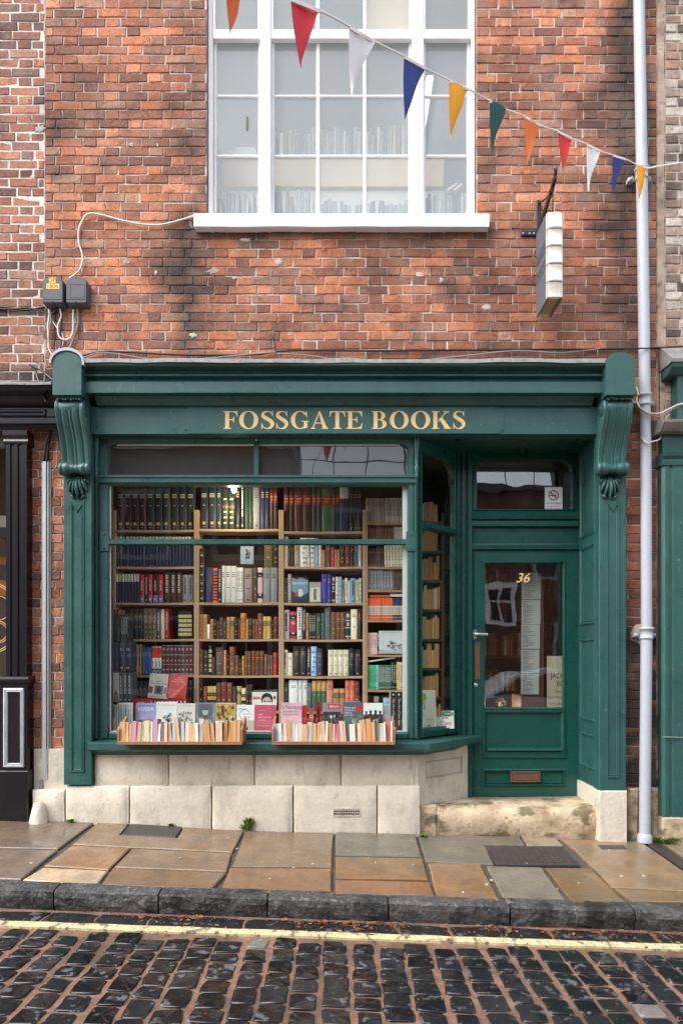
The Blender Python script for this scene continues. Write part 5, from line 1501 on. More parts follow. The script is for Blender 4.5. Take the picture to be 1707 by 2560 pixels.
zend = Z(440, -.40)
m = MB(); m.tube([(xb_, -.005, Z(508, -.01)), (xb_ + .008, -.20, zend - .03), (X(1386, -.36), -.36, zend - .035)], .007, 6); m.build('upper_arm', IB, sg)
m = MB(); m.rings([[(xb_ - .006, -.01, Z(585, -.01)), (xb_ + .010, -.01, Z(585, -.01)), (xb_ + .010, -.01, Z(570, -.01)), (xb_ - .006, -.01, Z(570, -.01))], [(X(1388, -.40) - .011, -.40, zend - .02), (X(1388, -.40) + .011, -.40, zend - .02), (X(1388, -.40) + .011, -.40, zend + .02), (X(1388, -.40) - .011, -.40, zend + .02)]], None, True, True); m.build('diagonal_arm', IB, sg)
m = MB(); xc = X(1389, -.41)
m.tube([(xc, -.40 - .018 * math.sin(R(a)), zend + .022 + .02 - .02 * math.cos(R(a))) for a in range(-20, 280, 20)], .010, 6); m.build('scroll_end', IB, sg)
for yy, x_ in ((-.34, X(1381, -.34)), (-.16, X(1360, -.16))):
    ztop_ = zend - .05 + (.34 + yy) * -.6
    zb2_ = zs1
    k = 0; z = ztop_
    while z > zb2_:
        m = MB(); n = 8
        m.tube([(x_ + (.009 * math.cos(2 * math.pi * q / n) if k % 2 == 0 else 0), yy + (.009 * math.cos(2 * math.pi * q / n) if k % 2 else 0), z - .017 + .019 * math.sin(2 * math.pi * q / n)) for q in range(n + 1)], .003, 4)
        m.build('chain_link', IB, sg); z -= .030; k += 1

# ------------------------------------------------------------------ bunting across the street
bu = empty('bunting', (2.49, -.12, 5.3), label='string of coloured pennants crossing the street from the drainpipe', category='bunting')
FL = [  # top-left, top-right, tip, distance from the camera, colour
    ((566, -12), (616, -38), (576, 83), 2.42, 'e8702a'), ((727, -3), (798, 26), (752, 169), 2.80, 'd02f3c'), ((873, 66), (937, 104), (878, 239), 3.06, 'e6e5e6'), ((1010, 141), (1063, 171), (1012, 299), 3.34, '2b3f86'),
    ((1123, 201), (1170, 223), (1127, 347), 3.63, 'f2a51e'), ((1224, 252), (1264, 273), (1229, 385), 3.92, '17524c'), ((1311, 291), (1350, 314), (1316, 413), 4.22, 'ef7a38'), ((1394, 328), (1430, 347), (1407, 431), 4.52, 'da3330'),
    ((1466, 360), (1499, 377), (1469, 479), 4.83, 'ececec'), ((1532, 388), (1563, 398), (1530, 481), 5.12, '2a3580'), ((1590, 411), (1616, 419), (1597, 506), 5.38, 'f2a21c')]
def at(px, py, d): return Vector(((px - CX) / F * d, d - D, EYE + (HY - py) / F * d))
strpts = [at(470, -140, 2.2)]
for tl, trr, tip, d, c in FL: strpts += [at(*tl, d - .05), at(*trr, d + .05)]
strpts.append(at(1622, 421, 5.44))
m = MB(); m.tube(smooth_path([tuple(p) for p in strpts], 4), .0042, 5, (.8, .78, .76)); m.build('tape', M['flag'], bu)
m = MB(); m.tube(smooth_path([tuple(at(1618, 421, 5.44)), tuple(at(1650, 415, 5.5)), tuple(at(1720, 404, 5.6))], 4), .006, 5, (.8, .78, .76)); m.build('tape_end', M['flag'], bu)
m = MB(); m.lathe([(-.012, .052), (.012, .052)], (pp(1603, 421)[0], YP, Z(421, -.1)), 'z', 16); m.build('tie', M['cable_grey'], bu)
rf = random.Random(4)
for k, (tl, trr, tip, d, c) in enumerate(FL):
    A, B, T = at(*tl, d - .05), at(*trr, d + .05), at(*tip, d - .01)
    n = 8; grid = []
    nrm_ = (B - A).cross(T - A).normalized()
    for j in range(n + 1):
        t = j / n; row = []
        for i in range(6):
            u = i / 5
            p = A * (1 - u) + B * u
            e = p * (1 - t) + T * t
            bow = math.sin(math.pi * t) * ((T - A).length * .035)
            sx = (B - A).normalized() * (-bow * .8)
            e = e + sx + nrm_ * (.012 * math.sin(math.pi * u) * (1 - t * .5) * math.sin(3.0 * t + k) + .006 * math.sin(7 * t + k * 2) * u)
            row.append(tuple(e))
        grid.append(row)
    m = MB(); col = lin(c)
    idx = [[m.p(*q) for q in r_] for r_ in grid]
    bck = [[m.p(*(Vector(q) + nrm_ * .0012)) for q in r_] for r_ in grid]
    for j in range(n):
        for i in range(5):
            m.face((idx[j][i], idx[j][i + 1], idx[j + 1][i + 1], idx[j + 1][i]), col, True)
            m.face((bck[j][i], bck[j + 1][i], bck[j + 1][i + 1], bck[j][i + 1]), col, True)
    m.build('pennant', M['flag'], bu)
    m = MB(); q0, q1 = A, B; up_ = Vector((0, 0, .012))
    m.rings([[tuple(A - up_ * .9 - nrm_ * .003), tuple(A + up_ * .4 - nrm_ * .003), tuple(A + up_ * .4 + nrm_ * .003), tuple(A - up_ * .9 + nrm_ * .003)], [tuple(B - up_ * .9 - nrm_ * .003), tuple(B + up_ * .4 - nrm_ * .003), tuple(B + up_ * .4 + nrm_ * .003), tuple(B - up_ * .9 + nrm_ * .003)]], (.8, .78, .76), True, True)
    m.build('pennant_hem', M['flag'], bu)

# ------------------------------------------------------------------ weeds, litter
def weed(px, py, n, h, label, name='weed', cols=('5d8a2c', '7aa63a', '4c7324'), spread=.1, wid=.016):
    r = random.Random(px)
    x0_, y0_ = ground_at(px, py)
    y0_ = min(y0_, -.10)
    z0_ = G(x0_, y0_)
    m = MB()
    for k in range(n):
        a = r.uniform(0, 2 * math.pi); L_ = h * r.uniform(.5, 1.1); s_ = r.uniform(.2, 1) * spread
        bx, by = x0_ + r.uniform(-1, 1) * spread * .45, y0_ + r.uniform(-.4, .4) * spread * .3
        tx, ty, tz = bx + math.cos(a) * s_, by + math.sin(a) * s_ * .7, z0_ + L_
        mx_, my_, mz_ = (bx + tx) / 2, (by + ty) / 2, z0_ + L_ * .72
        w = wid * r.uniform(.6, 1.3); c = lin(r.choice(cols)); ca, sa = -math.sin(a) * w, math.cos(a) * w
        p = [m.p(bx - ca * .2, by - sa * .2, z0_ - .01), m.p(bx + ca * .2, by + sa * .2, z0_ - .01), m.p(mx_ + ca, my_ + sa, mz_), m.p(tx, ty, tz), m.p(mx_ - ca, my_ - sa, mz_)]
        m.face((p[0], p[1], p[2], p[4]), c); m.face((p[4], p[2], p[3]), c)
    m.build(name, M['leaf'], label=label, category='weed', group='weeds at the foot of the wall')
weed(630, 2056, 55, .10, 'leafy green weed growing where the stone plinth meets the pavement', spread=.055, wid=.009, cols=('5a7a34', '6f8f42', '4c6a2c'))
weed(612, 2068, 34, .035, 'low pale moss patch at the slab joint beside the leafy weed', spread=.05, wid=.010)
weed(1640, 2092, 240, .06, 'bright grass tuft around the foot of the drainpipe', name='grass_tuft', spread=.14, wid=.004)
weed(195, 2044, 40, .03, 'tiny green sprout at the plinth near the cement foot', spread=.04, wid=.007)
weed(434, 2056, 40, .018, 'small moss cushion under the plinth stones', spread=.035, wid=.008, cols=('5d6a22', '6f7c2a'))
weed(1058, 2092, 40, .02, 'moss in the joint below the splayed window', spread=.05, wid=.008)
m = MB(); rl_ = random.Random(19)
LC = [mul(lin(c), .6) for c in ('a8683a', '7c4424', 'c08a50', '5a3018', 'b05a34', '8f7448', '3d2414')]
def bit(x, y, z, s_):
    a = rl_.uniform(0, 6.3); c = rl_.choice(LC)
    l, w = s_ * rl_.uniform(.6, 1.6), s_ * rl_.uniform(.25, .7)
    q = []
    for u, v in ((-1, 0), (0, -1), (1, 0), (0, 1)):
        q.append(m.p(x + math.cos(a) * u * l - math.sin(a) * v * w, y + math.sin(a) * u * l + math.cos(a) * v * w, z + rl_.uniform(0, s_ * .5)))
    m.face(q, c)
for k in range(1500):
    x = rl_.uniform(-2.4, 2.4)
    if nz(x * 1.6, 5.5) + .9 * nz(x * 5, 2) < rl_.uniform(-.35, .55): continue
    y = -1.59 - abs(rl_.gauss(0, .07)) if rl_.random() < .8 else rl_.uniform(-1.62, -1.9)
    bit(x, y, GR(x, y) + .008, rl_.choice((.006, .008, .012, .016)))
for k in range(420):
    x, y = rl_.uniform(-2, 2), rl_.uniform(-1.86, -2.75)
    bit(x, y, GR(x, y) + .013, rl_.choice((.003, .004, .006)))
for k in range(200):
    x, y = rl_.uniform(-2.6, 2.7), -.075 - abs(rl_.gauss(0, .02))
    bit(x, y, G(x, y) + .002, .004)
m.build('leaf_litter', M['litter'], origin=(0, -1.6, 0), kind='stuff')
m = MB()
for k in range(26):     # flattened chewing gum spots on the slabs
    x, y = rl_.uniform(-2.6, 2.2), rl_.uniform(-.15, -1.38)
    r_ = rl_.uniform(.005, .013); c = rl_.uniform(.22, .5)
    m.rings([[(x + r_ * math.cos(a), y + r_ * .8 * math.sin(a), G(x, y) + h_) for a in [2 * math.pi * q / 7 for q in range(7)]] for r_, h_ in ((r_, .0005), (r_ * .75, .0042))], (c, c * .98, c * .95), False, True)
m.build('gum_spots', M['litter'], origin=(0, -.8, 0), kind='stuff')

# ------------------------------------------------------------------ bookcases and books
ORDS = 'first second third fourth fifth sixth seventh eighth ninth tenth eleventh twelfth thirteenth fourteenth fifteenth sixteenth seventeenth eighteenth nineteenth twentieth'.split()
def ordinal(n):
    if n <= 20: return ORDS[n - 1]
    t = {2: 'twent', 3: 'thirt', 4: 'fort', 5: 'fift'}[n // 10]
    return t + 'ieth' if n % 10 == 0 else t + 'y-' + ORDS[n % 10 - 1]
NUM = {2: 'two', 3: 'three', 4: 'four', 5: 'five', 6: 'six', 7: 'seven', 8: 'eight', 9: 'nine', 10: 'ten', 11: 'eleven', 12: 'twelve', 13: 'thirteen', 24: 'twenty-four'}
CC = {  # code: colour, words
 'sl': ('2c3439', 'slate black'), 'mr': ('38201f', 'dark maroon'), 'bg': ('23302b', 'black green'), 'dg': ('2b4038', 'dark green'), 'gy': ('85868a', 'grey'), 'nv': ('2b3252', 'navy'),
 'tp': ('9b9183', 'taupe'), 'lt': ('b9b3a6', 'pale taupe'), 'br': ('6a4630', 'brown'), 'db': ('3d2a22', 'dark brown'), 'cr': ('d9cfb4', 'cream'), 'wh': ('dddcd8', 'white'), 'lg': ('c3c4be', 'pale grey'),
 'bk': ('1c1b1f', 'black'), 'rd': ('b02a30', 'red'), 'cm': ('c2314c', 'crimson'), 'or': ('d9602c', 'orange'), 'tn': ('b78450', 'tan'), 'ly': ('c9a85c', 'yellow tan'), 'dr': ('6b2a28', 'dark red'),
 'ol': ('5b5235', 'olive'), 'og': ('c57a32', 'orange brown'), 'rb': ('7f4433', 'red brown'), 'rbl': ('34398c', 'royal blue'), 'bl': ('3d5f9e', 'blue'), 'lb': ('9db9d6', 'light blue'), 'pb': ('7d9fd4', 'sky blue'),
 'sm': ('c07a66', 'salmon'), 'gn': ('3f6b52', 'green'), 'tc': ('c66a45', 'terracotta'), 'gd': ('a58a55', 'gold brown'), 'st': ('4a535c', 'blue slate'), 'ma': ('5d3a3c', 'maroon brown'),
 'mb': ('8a7263', 'marbled'), 'pk': ('d8b9b4', 'pale pink'), 'bgn': ('35a572', 'bright green'), 'yl': ('d8c33d', 'yellow'), 'si': ('9a9c9f', 'silver grey'), 'gb': ('5c7f8d', 'grey blue'), 'fl': ('4d3f38', 'dusky brown'), 'pg': ('8b7b78', 'pinkish grey')}
YB = .55
GAIN_B = 1.0
def bxp(p): return X(p, YB)
rb = random.Random(12)
BOOKS = []            # every shelf book, to be ranked by how large it shows
def add_spine(mb, x0, x1, y, z0, h, dep, c, bands=(), marks=(), page=None):
    w = x1 - x0; r_ = min(.007, w * .22)
    lv = [0.0]; tl = []
    bands = sorted(bands)
    cur = 0.0
    for a, b, tc in bands:
        if a > cur + 1e-4: lv.append(a); tl.append(c)
        lv.append(b); tl.append(tc); cur = b
    if cur < 1 - 1e-4: lv.append(1.0); tl.append(c)
    xs = [x0, x0 + w * .16, x0 + w * .5, x1 - w * .16, x1]; ys = [y + r_, y + r_ * .25, y, y + r_ * .25, y + r_]
    cols = [[mb.p(xx, yy, z0 + h * v) for xx, yy in zip(xs, ys)] for v in lv]
    for k in range(len(lv) - 1):
        for i in range(4): mb.face((cols[k][i], cols[k][i + 1], cols[k + 1][i + 1], cols[k + 1][i]), tl[k], True)
    pg = page or lin('b7a98c')
    b = [mb.p(x0, y + dep, z0), mb.p(x1, y + dep, z0), mb.p(x1, y + dep, z0 + h), mb.p(x0, y + dep, z0 + h)]
    mb.face((cols[0][0], cols[-1][0], b[3], b[0]), c); mb.face((cols[0][4], b[1], b[2], cols[-1][4]), c)
    mb.face(cols[-1] + [b[2], b[3]], pg); mb.face((b[0], b[3], b[2], b[1]), c)
    for u0, u1, v0, v1, tc in marks:
        yy = y - .0006 if abs((u0 + u1) / 2 - .5) < .2 else y + r_ * .2
        i = [mb.p(x0 + w * u0, yy, z0 + h * v0), mb.p(x0 + w * u1, yy, z0 + h * v0), mb.p(x0 + w * u1, yy, z0 + h * v1), mb.p(x0 + w * u0, yy, z0 + h * v1)]
        mb.face(i, tc)
def style(code, st, r):
    """bands and small lettering marks of a spine"""
    c = lin(CC[code][0]); k = r.uniform(.85, 1.15); c = mul(c, k)
    gold = lin('b8964c'); wht = lin('c9c6bd'); bands, marks = [], []
    dark = sum(c) < .55
    if st == 'e':
        for v in (.70, .735, .765): marks.append((.2, .8, v, v + .012, wht))
        marks += [(.4, .6, .52, .535, wht), (.3, .7, .105, .165, lin('c8a878')), (.42, .58, .05, .06, wht)]
    elif st == 'h':
        for v in (.12, .24, .36, .64): marks.append((.25, .75, v, v + .035, lin('d2bf80')))
        bands.append((.46, .52, lin('6b5530')))
    elif st == 't': bands.append((.72, 1.0, lin('b9bab4')))
    elif st == 'b':
        for v in (.14, .30, .47, .64, .81): bands.append((v, v + .018, mul(c, 1.9) if dark else mul(c, .55)))
        if r.random() < .6: bands.append((.68, .79, mul(lin(r.choice(['5c1f1c', '1f1a18', '6a4a20', '2a3a2a'])), 1)))
        for v in (.71, .745): marks.append((.22, .78, v, v + .016, gold))
        marks.append((.3, .7, .36, .42, gold))
        if r.random() < .5: marks.append((.3, .7, .20, .25, gold))
    elif st == 'l':
        bands.append((.58, .80, mul(c, .35) if not dark else lin('7a2a22'))); marks += [(.2, .8, .70, .73, gold), (.25, .75, .64, .66, gold)]
    elif st == 'y':
        for v in (.16, .32, .48, .64, .80): bands.append((v - .055, v + .055, lin('cfc08a')))
    elif st == 'z':     # labels of two colours
        bands += [(.30, .46, lin('2a2220')), (.60, .74, lin('2a2220'))]; marks.append((.2, .8, .65, .69, gold))
    elif st == 'd':
        for v in (.06, .20, .34, .50, .66, .86): marks += [(.32, .68, v, v + .035, lin('b8b8b0')), (.15, .85, v + .065, v + .071, lin('8a8a84'))]
    elif st == 'c':
        for q in range(9): bands.append((.06 + q * .088, .10 + q * .088, lin('1e1c22')))
        bands += [(.84, .93, lin('5a4a9a'))]
    elif st == 'n':
        tc = wht if dark else lin('2a2a2c')
        v = .90
        while v > .30:
            d = r.uniform(.02, .05); marks.append((.32, .68, v - d, v, tc)); v -= d + r.choice((.012, .012, .03))
        if r.random() < .6: marks.append((.3, .7, .06, .10, tc))
    elif st == 'm':
        tc = gold if dark else lin('3a3430')
        for q in range(r.choice((2, 3, 3))): v = .80 - q * .05; marks.append((.22, .78, v, v + .018, tc))
        if r.random() < .5: marks.append((.3, .7, .40, .42, tc))
        if r.random() < .6: marks.append((.34, .66, .06, .10, tc))
    elif st == 'u': bands += [(0, .26, lin('7a6aa8'))]; marks += [(.3, .7, .08, .16, wht)] + [(.36, .64, v, v + .04, wht) for v in (.42, .48, .54, .60, .68, .74)]
    elif st == 'r': bands += [(.60, .97, lin('d8402a')), (.14, .22, lin('1f5a6a')), (.0, .12, lin('2a4a5c'))]; marks += [(.36, .64, v, v + .05, lin('333333')) for v in (.28, .35, .42)] + [(.3, .7, .03, .09, wht)]
    elif st == 'w':     # box lines of a long set
        for v in (.02, .34, .66, .97): bands.append((v, v + .014, lin('c8bdb8')))
        marks += [(.25, .75, .82, .90, lin('b5a6a0')), (.25, .75, .45, .50, lin('b5a6a0')), (.25, .75, .14, .20, lin('b5a6a0'))]
    elif st == 'o': bands += [(.22, .64, lin('dcd2c2'))]; marks += [(.32, .68, v, v + .05, lin('3a2a22')) for v in (.28, .35, .44, .51)] + [(.36, .64, .08, .13, lin('f0e0d0'))]
    elif st == 'g': bands += [(.66, 1.0, lin('b98a50'))]; marks += [(.25, .75, .52, .55, gold)]
    elif st == 'p':
        for q in range(5): marks.append((r.uniform(.1, .4), r.uniform(.6, .95), .1 + q * .17, .17 + q * .17, mul(c, r.uniform(.35, .75))))
    elif st == 'k': bands += [(.08, .12, wht), (.40, .43, wht), (.66, .69, wht)]; marks += [(.25, .75, .80, .92, wht), (.3, .7, .74, .79, lin('c83a4a')), (.3, .7, .48, .6, wht), (.35, .65, .02, .06, wht)]
    elif st == 'q': bands += [(.12, .17, lin('1c1b1f')), (.17, .26, lin('1c1b1f')), (.72, .86, lin('1c1b1f'))]; marks += [(.25, .75, .60, .63, wht), (.25, .75, .54, .57, wht), (.3, .7, .19, .24, wht), (.3, .7, .76, .79, wht)]
    return c, bands, marks
def shelf_row(case, shelfno, shelf_px, off, specs, back=0.0, floor_z=None, scale=.287):
    z0 = (Z(shelf_px, YB) + .001) if floor_z is None else floor_z
    i = 0
    for x0, x1, n, h, code, st in specs:
        a, b = off + x0 * scale, off + x1 * scale
        w = (b - a) / n
        lean = 0
        for k in range(n):
            i += 1
            r = random.Random(hash((case, shelfno, x0, k)) % 99991 if False else (x0 * 31 + shelfno * 977 + k * 0 + len(case) * 13))
            c, bands, marks = style(code, st, r)
            hh = h * scale / S(YB) * (1 + (rb.uniform(-.004, .004) if n > 1 else 0))
            xa, xb = bxp(a + w * k) + .0006, bxp(a + w * (k + 1)) - .0006
            dep = min(.17, max(.10, hh * .62))
            yy = YB + .018 + rb.uniform(0, .008) + back
            wn_ = 'slim ' if (w * 3.48) < 26 else ('thick ' if (w * 3.48) > 55 else '')
            hn_ = 'tall ' if h > 255 else ('short ' if h < 160 else '')
            what = {'b': 'gilt ribbed leather spine', 'z': 'twice labelled leather spine', 'y': 'spine with cream bands', 'e': 'spine with round gold emblem', 't': 'spine with pale top', 'w': 'spine ruled with pale lines', 'o': 'white banded paperback spine', 'u': 'spine with purple foot',
                    'c': 'chevron patterned spine', 'd': 'spine with white diamonds', 'n': 'spine with upright lettering', 'm': 'finely lettered cloth spine', 'l': 'spine with dark label', 'r': 'teal footed spine', 'g': 'spine with tan top', 'p': 'mottled spine', 'h': 'spine with gold hearts', 'k': 'spine with white rules', 'q': 'spine with black labels'}.get(st, 'plain spine')
            cname = CC[code][1]
            if n > 1:
                lab = f"one of {NUM[n]} matching {cname} books, {what}, {ORDS[shelfno]} shelf, {case}"
                grp = f"{NUM[n]} matching {cname} volumes on the {ORDS[shelfno]} shelf of the {case}"
            else:
                lab = f"{hn_}{wn_}{cname} {what}, {ordinal(i)} along {ORDS[shelfno]} shelf, {case}"
                grp = 'single books on the bookcase shelves'
            BOOKS.append(dict(area=(xb - xa) * hh * S(YB) ** 2, geo=(lambda mb, xa=xa, xb=xb, yy=yy, z0=z0, hh=hh, dep=dep, c=c, bands=bands, marks=marks: add_spine(mb, xa, xb, yy, z0, hh, dep, c, bands, marks)), label=lab, group=grp, mat='book', series=(case, shelfno, x0, n)))

CASES = {'A': ('navy bookcase', 283, 491), 'B': ('leather bookcase', 491.5, 702.5), 'C': ('cloth bookcase', 703, 912.5), 'D': ('paperback bookcase', 913, 1032)}
def bookcase(key, shelves, mat, label, zt, zb=.76):
    nm, a, b = CASES[key]
    xa, xb = bxp(a), bxp(b)
    o = empty('bookcase', ((xa + xb) / 2, YB + .1, zb), label=label, category='bookcase', group='bookcases standing in the shop window')
    for x in (xa, xb - .021):
        m = MB(); m.box(x, x + .021, YB, YB + .22, zb, zt); m.build('side_panel', mat, o)
    m = MB(); m.box(xa + .0215, xb - .0215, YB + .20, YB + .215, zb, zt - .02); m.build('back_panel', M['wood_dark'], o)
    for s_ in shelves:
        z = Z(s_, YB); m = MB()
        n = 8; rs_ = []
        for k in range(n + 1):
            u = k / n; x = xa + .022 + (xb - xa - .044) * u; sg_ = -.004 * math.sin(math.pi * u)
            rs_.append([(x, YB + .002, z - .020 + sg_), (x, YB + .002, z + sg_), (x, YB + .199, z + sg_), (x, YB + .199, z - .020 + sg_)])
        m.rings(rs_, None, True, True); m.build('shelf', mat, o)
    return o
zt_ = Z(1275, YB)
bookcase('A', (1324, 1416, 1506, 1597, 1687, 1777), M['wood_pale'], 'pine bookcase of long navy and dark sets, at the pilaster end of the window', zt_)
bookcase('B', (1322, 1506, 1597, 1688, 1778), M['wood_pale'], 'pine bookcase filled with old leather bindings in the shop window', zt_)
bookcase('C', (1328, 1416, 1507, 1598, 1690, 1778), M['wood_pale'], 'pine bookcase of mixed cloth books with the sailor painting cover', zt_)
bookcase('D', (1305, 1350, 1416, 1474, 1549, 1636, 1724, 1800), M['wood_warm'], 'narrow warm pine bookcase with orange and green paperbacks beside the white post', zt_)

A_, B_, C_, D_ = (CASES[k][0] for k in 'ABCD')
shelf_row(A_, 0, 1324, 250, [(140, 395, 4, 400, 'mr', 'e'), (397, 820, 6, 402, 'sl', 'e')])
shelf_row(A_, 1, 1416, 250, [(130, 815, 24, 262, 'nv', 't')])
shelf_row(A_, 2, 1506, 250, [(128, 335, 8, 252, 'nv', 't'), (340, 380, 1, 246, 'rd', 'u'), (384, 412, 1, 246, 'bk', 'n'), (414, 452, 1, 246, 'rd', 'u'), (455, 498, 1, 246, 'bk', 'u'), (500, 546, 1, 246, 'rd', 'u'), (552, 712, 3, 268, 'db', 'n'), (716, 806, 2, 242, 'gy', 'n')])
shelf_row(A_, 3, 1597, 250, [(180, 240, 3, 225, 'sl', 'm'), (246, 366, 3, 258, 'sl', 'm'), (370, 484, 3, 264, 'mb', 'p'), (487, 521, 1, 258, 'gn', 'n'), (523, 556, 1, 258, 'cr', ''), (558, 594, 1, 260, 'rd', 'n'), (676, 796, 3, 246, 'bk', 'y')])
shelf_row(A_, 4, 1687, 250, [(274, 356, 3, 266, 'gd', 'n'), (360, 438, 3, 238, 'bl', 'm'), (442, 531, 3, 246, 'wh', 'r'), (534, 806, 8, 258, 'ma', 'w')])
shelf_row(A_, 5, 1777, 250, [(274, 326, 1, 250, 'st', 'm'), (330, 440, 3, 255, 'sl', 'm'), (446, 700, 7, 240, 'sl', 'm'), (738, 802, 2, 262, 'bg', 'b')])
shelf_row(B_, 0, 1322, 250, [(868, 1010, 2, 402, 'sl', 'e'), (1012, 1056, 1, 400, 'sl', 'e'), (1060, 1170, 2, 400, 'bg', 'h'), (1174, 1218, 1, 400, 'bk', 'm'), (1222, 1252, 1, 402, 'bk', 'n'), (1256, 1326, 2, 400, 'dg', ''), (1330, 1390, 1, 390, 'gy', 'm'), (1394, 1474, 2, 396, 'nv', 'm'), (1478, 1545, 2, 396, 'mr', 'l')])
shelf_row(B_, 1, 1506, 250, [(860, 906, 1, 470, 'bk', 'd'), (914, 976, 1, 308, 'nv', ''), (978, 1020, 1, 302, 'or', 'c'), (1022, 1056, 1, 322, 'bk', 'n'), (1058, 1087, 1, 322, 'lg', 'm'), (1090, 1184, 2, 320, 'lg', 'm'), (1187, 1244, 3, 306, 'wh', 'n'), (1248, 1326, 1, 300, 'pg', 'm'), (1330, 1368, 1, 305, 'fl', 'b'), (1371, 1415, 1, 305, 'pk', 'q'), (1420, 1545, 2, 305, 'gy', 'm')])
shelf_row(B_, 1, 1400, 250, [(1424, 1500, 1, 235, 'ol', 'b'), (1504, 1545, 1, 225, 'bk', 'b')], back=.03, floor_z=Z(1506, YB) + 305 * .287 / S(YB) + .003)
shelf_row(B_, 2, 1597, 250, [(860, 893, 1, 215, 'tn', 'b'), (895, 928, 1, 214, 'tn', 'b'), (930, 952, 1, 128, 'wh', ''), (955, 984, 1, 172, 'tn', 'b'), (985, 1012, 1, 172, 'bk', 'b'), (1015, 1033, 1, 155, 'br', 'b'), (1035, 1068, 1, 188, 'db', 'b'), (1070, 1097, 1, 158, 'fl', 'b'), (1100, 1131, 1, 190, 'tn', 'b'), (1133, 1168, 1, 192, 'tn', 'l'), (1170, 1200, 1, 172, 'bk', 'b'), (1203, 1218, 1, 170, 'dr', ''), (1221, 1268, 1, 224, 'og', 'b'), (1270, 1291, 1, 170, 'tn', 'b'), (1293, 1322, 1, 178, 'db', 'b'), (1325, 1350, 1, 170, 'br', 'b'), (1352, 1370, 1, 170, 'rb', 'm'), (1372, 1415, 1, 222, 'rb', 'b'), (1417, 1486, 2, 194, 'ly', 'l'), (1488, 1508, 1, 168, 'bk', 'b'), (1510, 1545, 1, 194, 'dr', 'b')])
shelf_row(B_, 3, 1688, 250, [(858, 892, 1, 224, 'br', 'b'), (896, 940, 1, 218, 'bg', 'b'), (943, 971, 1, 262, 'bk', 'y'), (973, 1000, 1, 158, 'db', ''), (1002, 1071, 1, 242, 'fl', 'm'), (1074, 1098, 1, 218, 'og', 'm'), (1100, 1123, 1, 184, 'bk', 'b'), (1125, 1171, 1, 248, 'rb', 'b'), (1173, 1205, 1, 172, 'ol', 'b'), (1207, 1230, 1, 138, 'db', 'b'), (1232, 1256, 1, 168, 'og', 'm'), (1258, 1312, 2, 208, 'br', 'b'), (1315, 1425, 3, 212, 'br', 'l'), (1428, 1455, 1, 184, 'br', 'm'), (1457, 1503, 2, 172, 'ol', 'b'), (1506, 1541, 1, 198, 'rd', 'b')])
shelf_row(B_, 4, 1778, 250, [(862, 893, 1, 255, 'bk', 'b'), (897, 929, 1, 210, 'rb', 'm'), (932, 1010, 3, 214, 'ly', 'z'), (1012, 1050, 1, 245, 'br', 'b'), (1052, 1100, 1, 250, 'dr', 'b'), (1102, 1146, 1, 246, 'rb', 'b'), (1150, 1187, 1, 208, 'sl', ''), (1190, 1228, 1, 214, 'ly', 'b'), (1230, 1268, 1, 198, 'cr', 'z'), (1270, 1322, 2, 224, 'db', 'b'), (1326, 1540, 6, 180, 'db', 'b')])
shelf_row(C_, 0, 1328, 660, [(172, 262, 2, 400, 'mr', 'l'), (265, 338, 1, 400, 'mr', 'l'), (340, 413, 1, 400, 'mr', 'l'), (418, 500, 2, 400, 'dg', 'l'), (504, 590, 1, 398, 'gn', 'l'), (592, 656, 2, 400, 'dg', 'l'), (659, 738, 1, 402, 'nv', 't'), (744, 848, 3, 396, 'sl', 'm')])
shelf_row(C_, 1, 1416, 660, [(172, 207, 1, 262, 'cr', ''), (211, 259, 2, 194, 'db', 'm'), (263, 311, 1, 204, 'tp', 'm'), (313, 378, 1, 252, 'wh', 'p'), (380, 399, 1, 250, 'wh', 'n'), (401, 444, 1, 252, 'wh', 'p'), (446, 473, 1, 248, 'lb', 'm'), (475, 501, 1, 206, 'cr', 'm'), (503, 531, 1, 146, 'sm', ''), (534, 580, 1, 204, 'ol', 'm'), (582, 615, 1, 168, 'rd', 'b'), (617, 638, 1, 148, 'sm', ''), (640, 657, 1, 150, 'tn', ''), (660, 703, 1, 192, 'db', 'b'), (705, 748, 1, 192, 'dr', 'b'), (750, 779, 1, 190, 'db', 'm'), (781, 818, 1, 192, 'st', 'm'), (820, 850, 1, 194, 'wh', 'n')])
shelf_row(C_, 2, 1507, 660, [(166, 204, 1, 218, 'st', 'b'), (206, 238, 1, 252, 'tp', 'm'), (500, 548, 1, 252, 'rbl', 'm'), (549, 586, 1, 252, 'rbl', 'm'), (588, 620, 1, 242, 'bk', 'k'), (622, 650, 1, 228, 'lg', 'p'), (652, 676, 1, 228, 'lb', 'p'), (678, 703, 1, 202, 'tp', 'n'), (705, 728, 1, 216, 'wh', 'n'), (730, 749, 1, 196, 'cr', ''), (750, 799, 1, 216, 'pb', 'n'), (801, 824, 1, 204, 'yl', 'n'), (826, 851, 1, 216, 'lb', 'p')])
shelf_row(C_, 3, 1598, 660, [(163, 219, 1, 258, 'lg', 'n'), (222, 284, 1, 242, 'cm', 'q'), (287, 330, 1, 280, 'wh', 'n'), (332, 363, 1, 278, 'bk', 'n'), (365, 389, 1, 230, 'tn', 'n'), (391, 448, 4, 228, 'bk', 'n'), (451, 498, 1, 228, 'dg', 'm'), (500, 526, 1, 228, 'gn', 'p'), (528, 579, 1, 292, 'st', 'm'), (582, 626, 1, 238, 'br', 'b'), (627, 704, 2, 238, 'br', 'b'), (707, 754, 1, 242, 'dg', 'k'), (756, 813, 1, 262, 'cr', 'm'), (816, 846, 1, 266, 'db', 'm')])
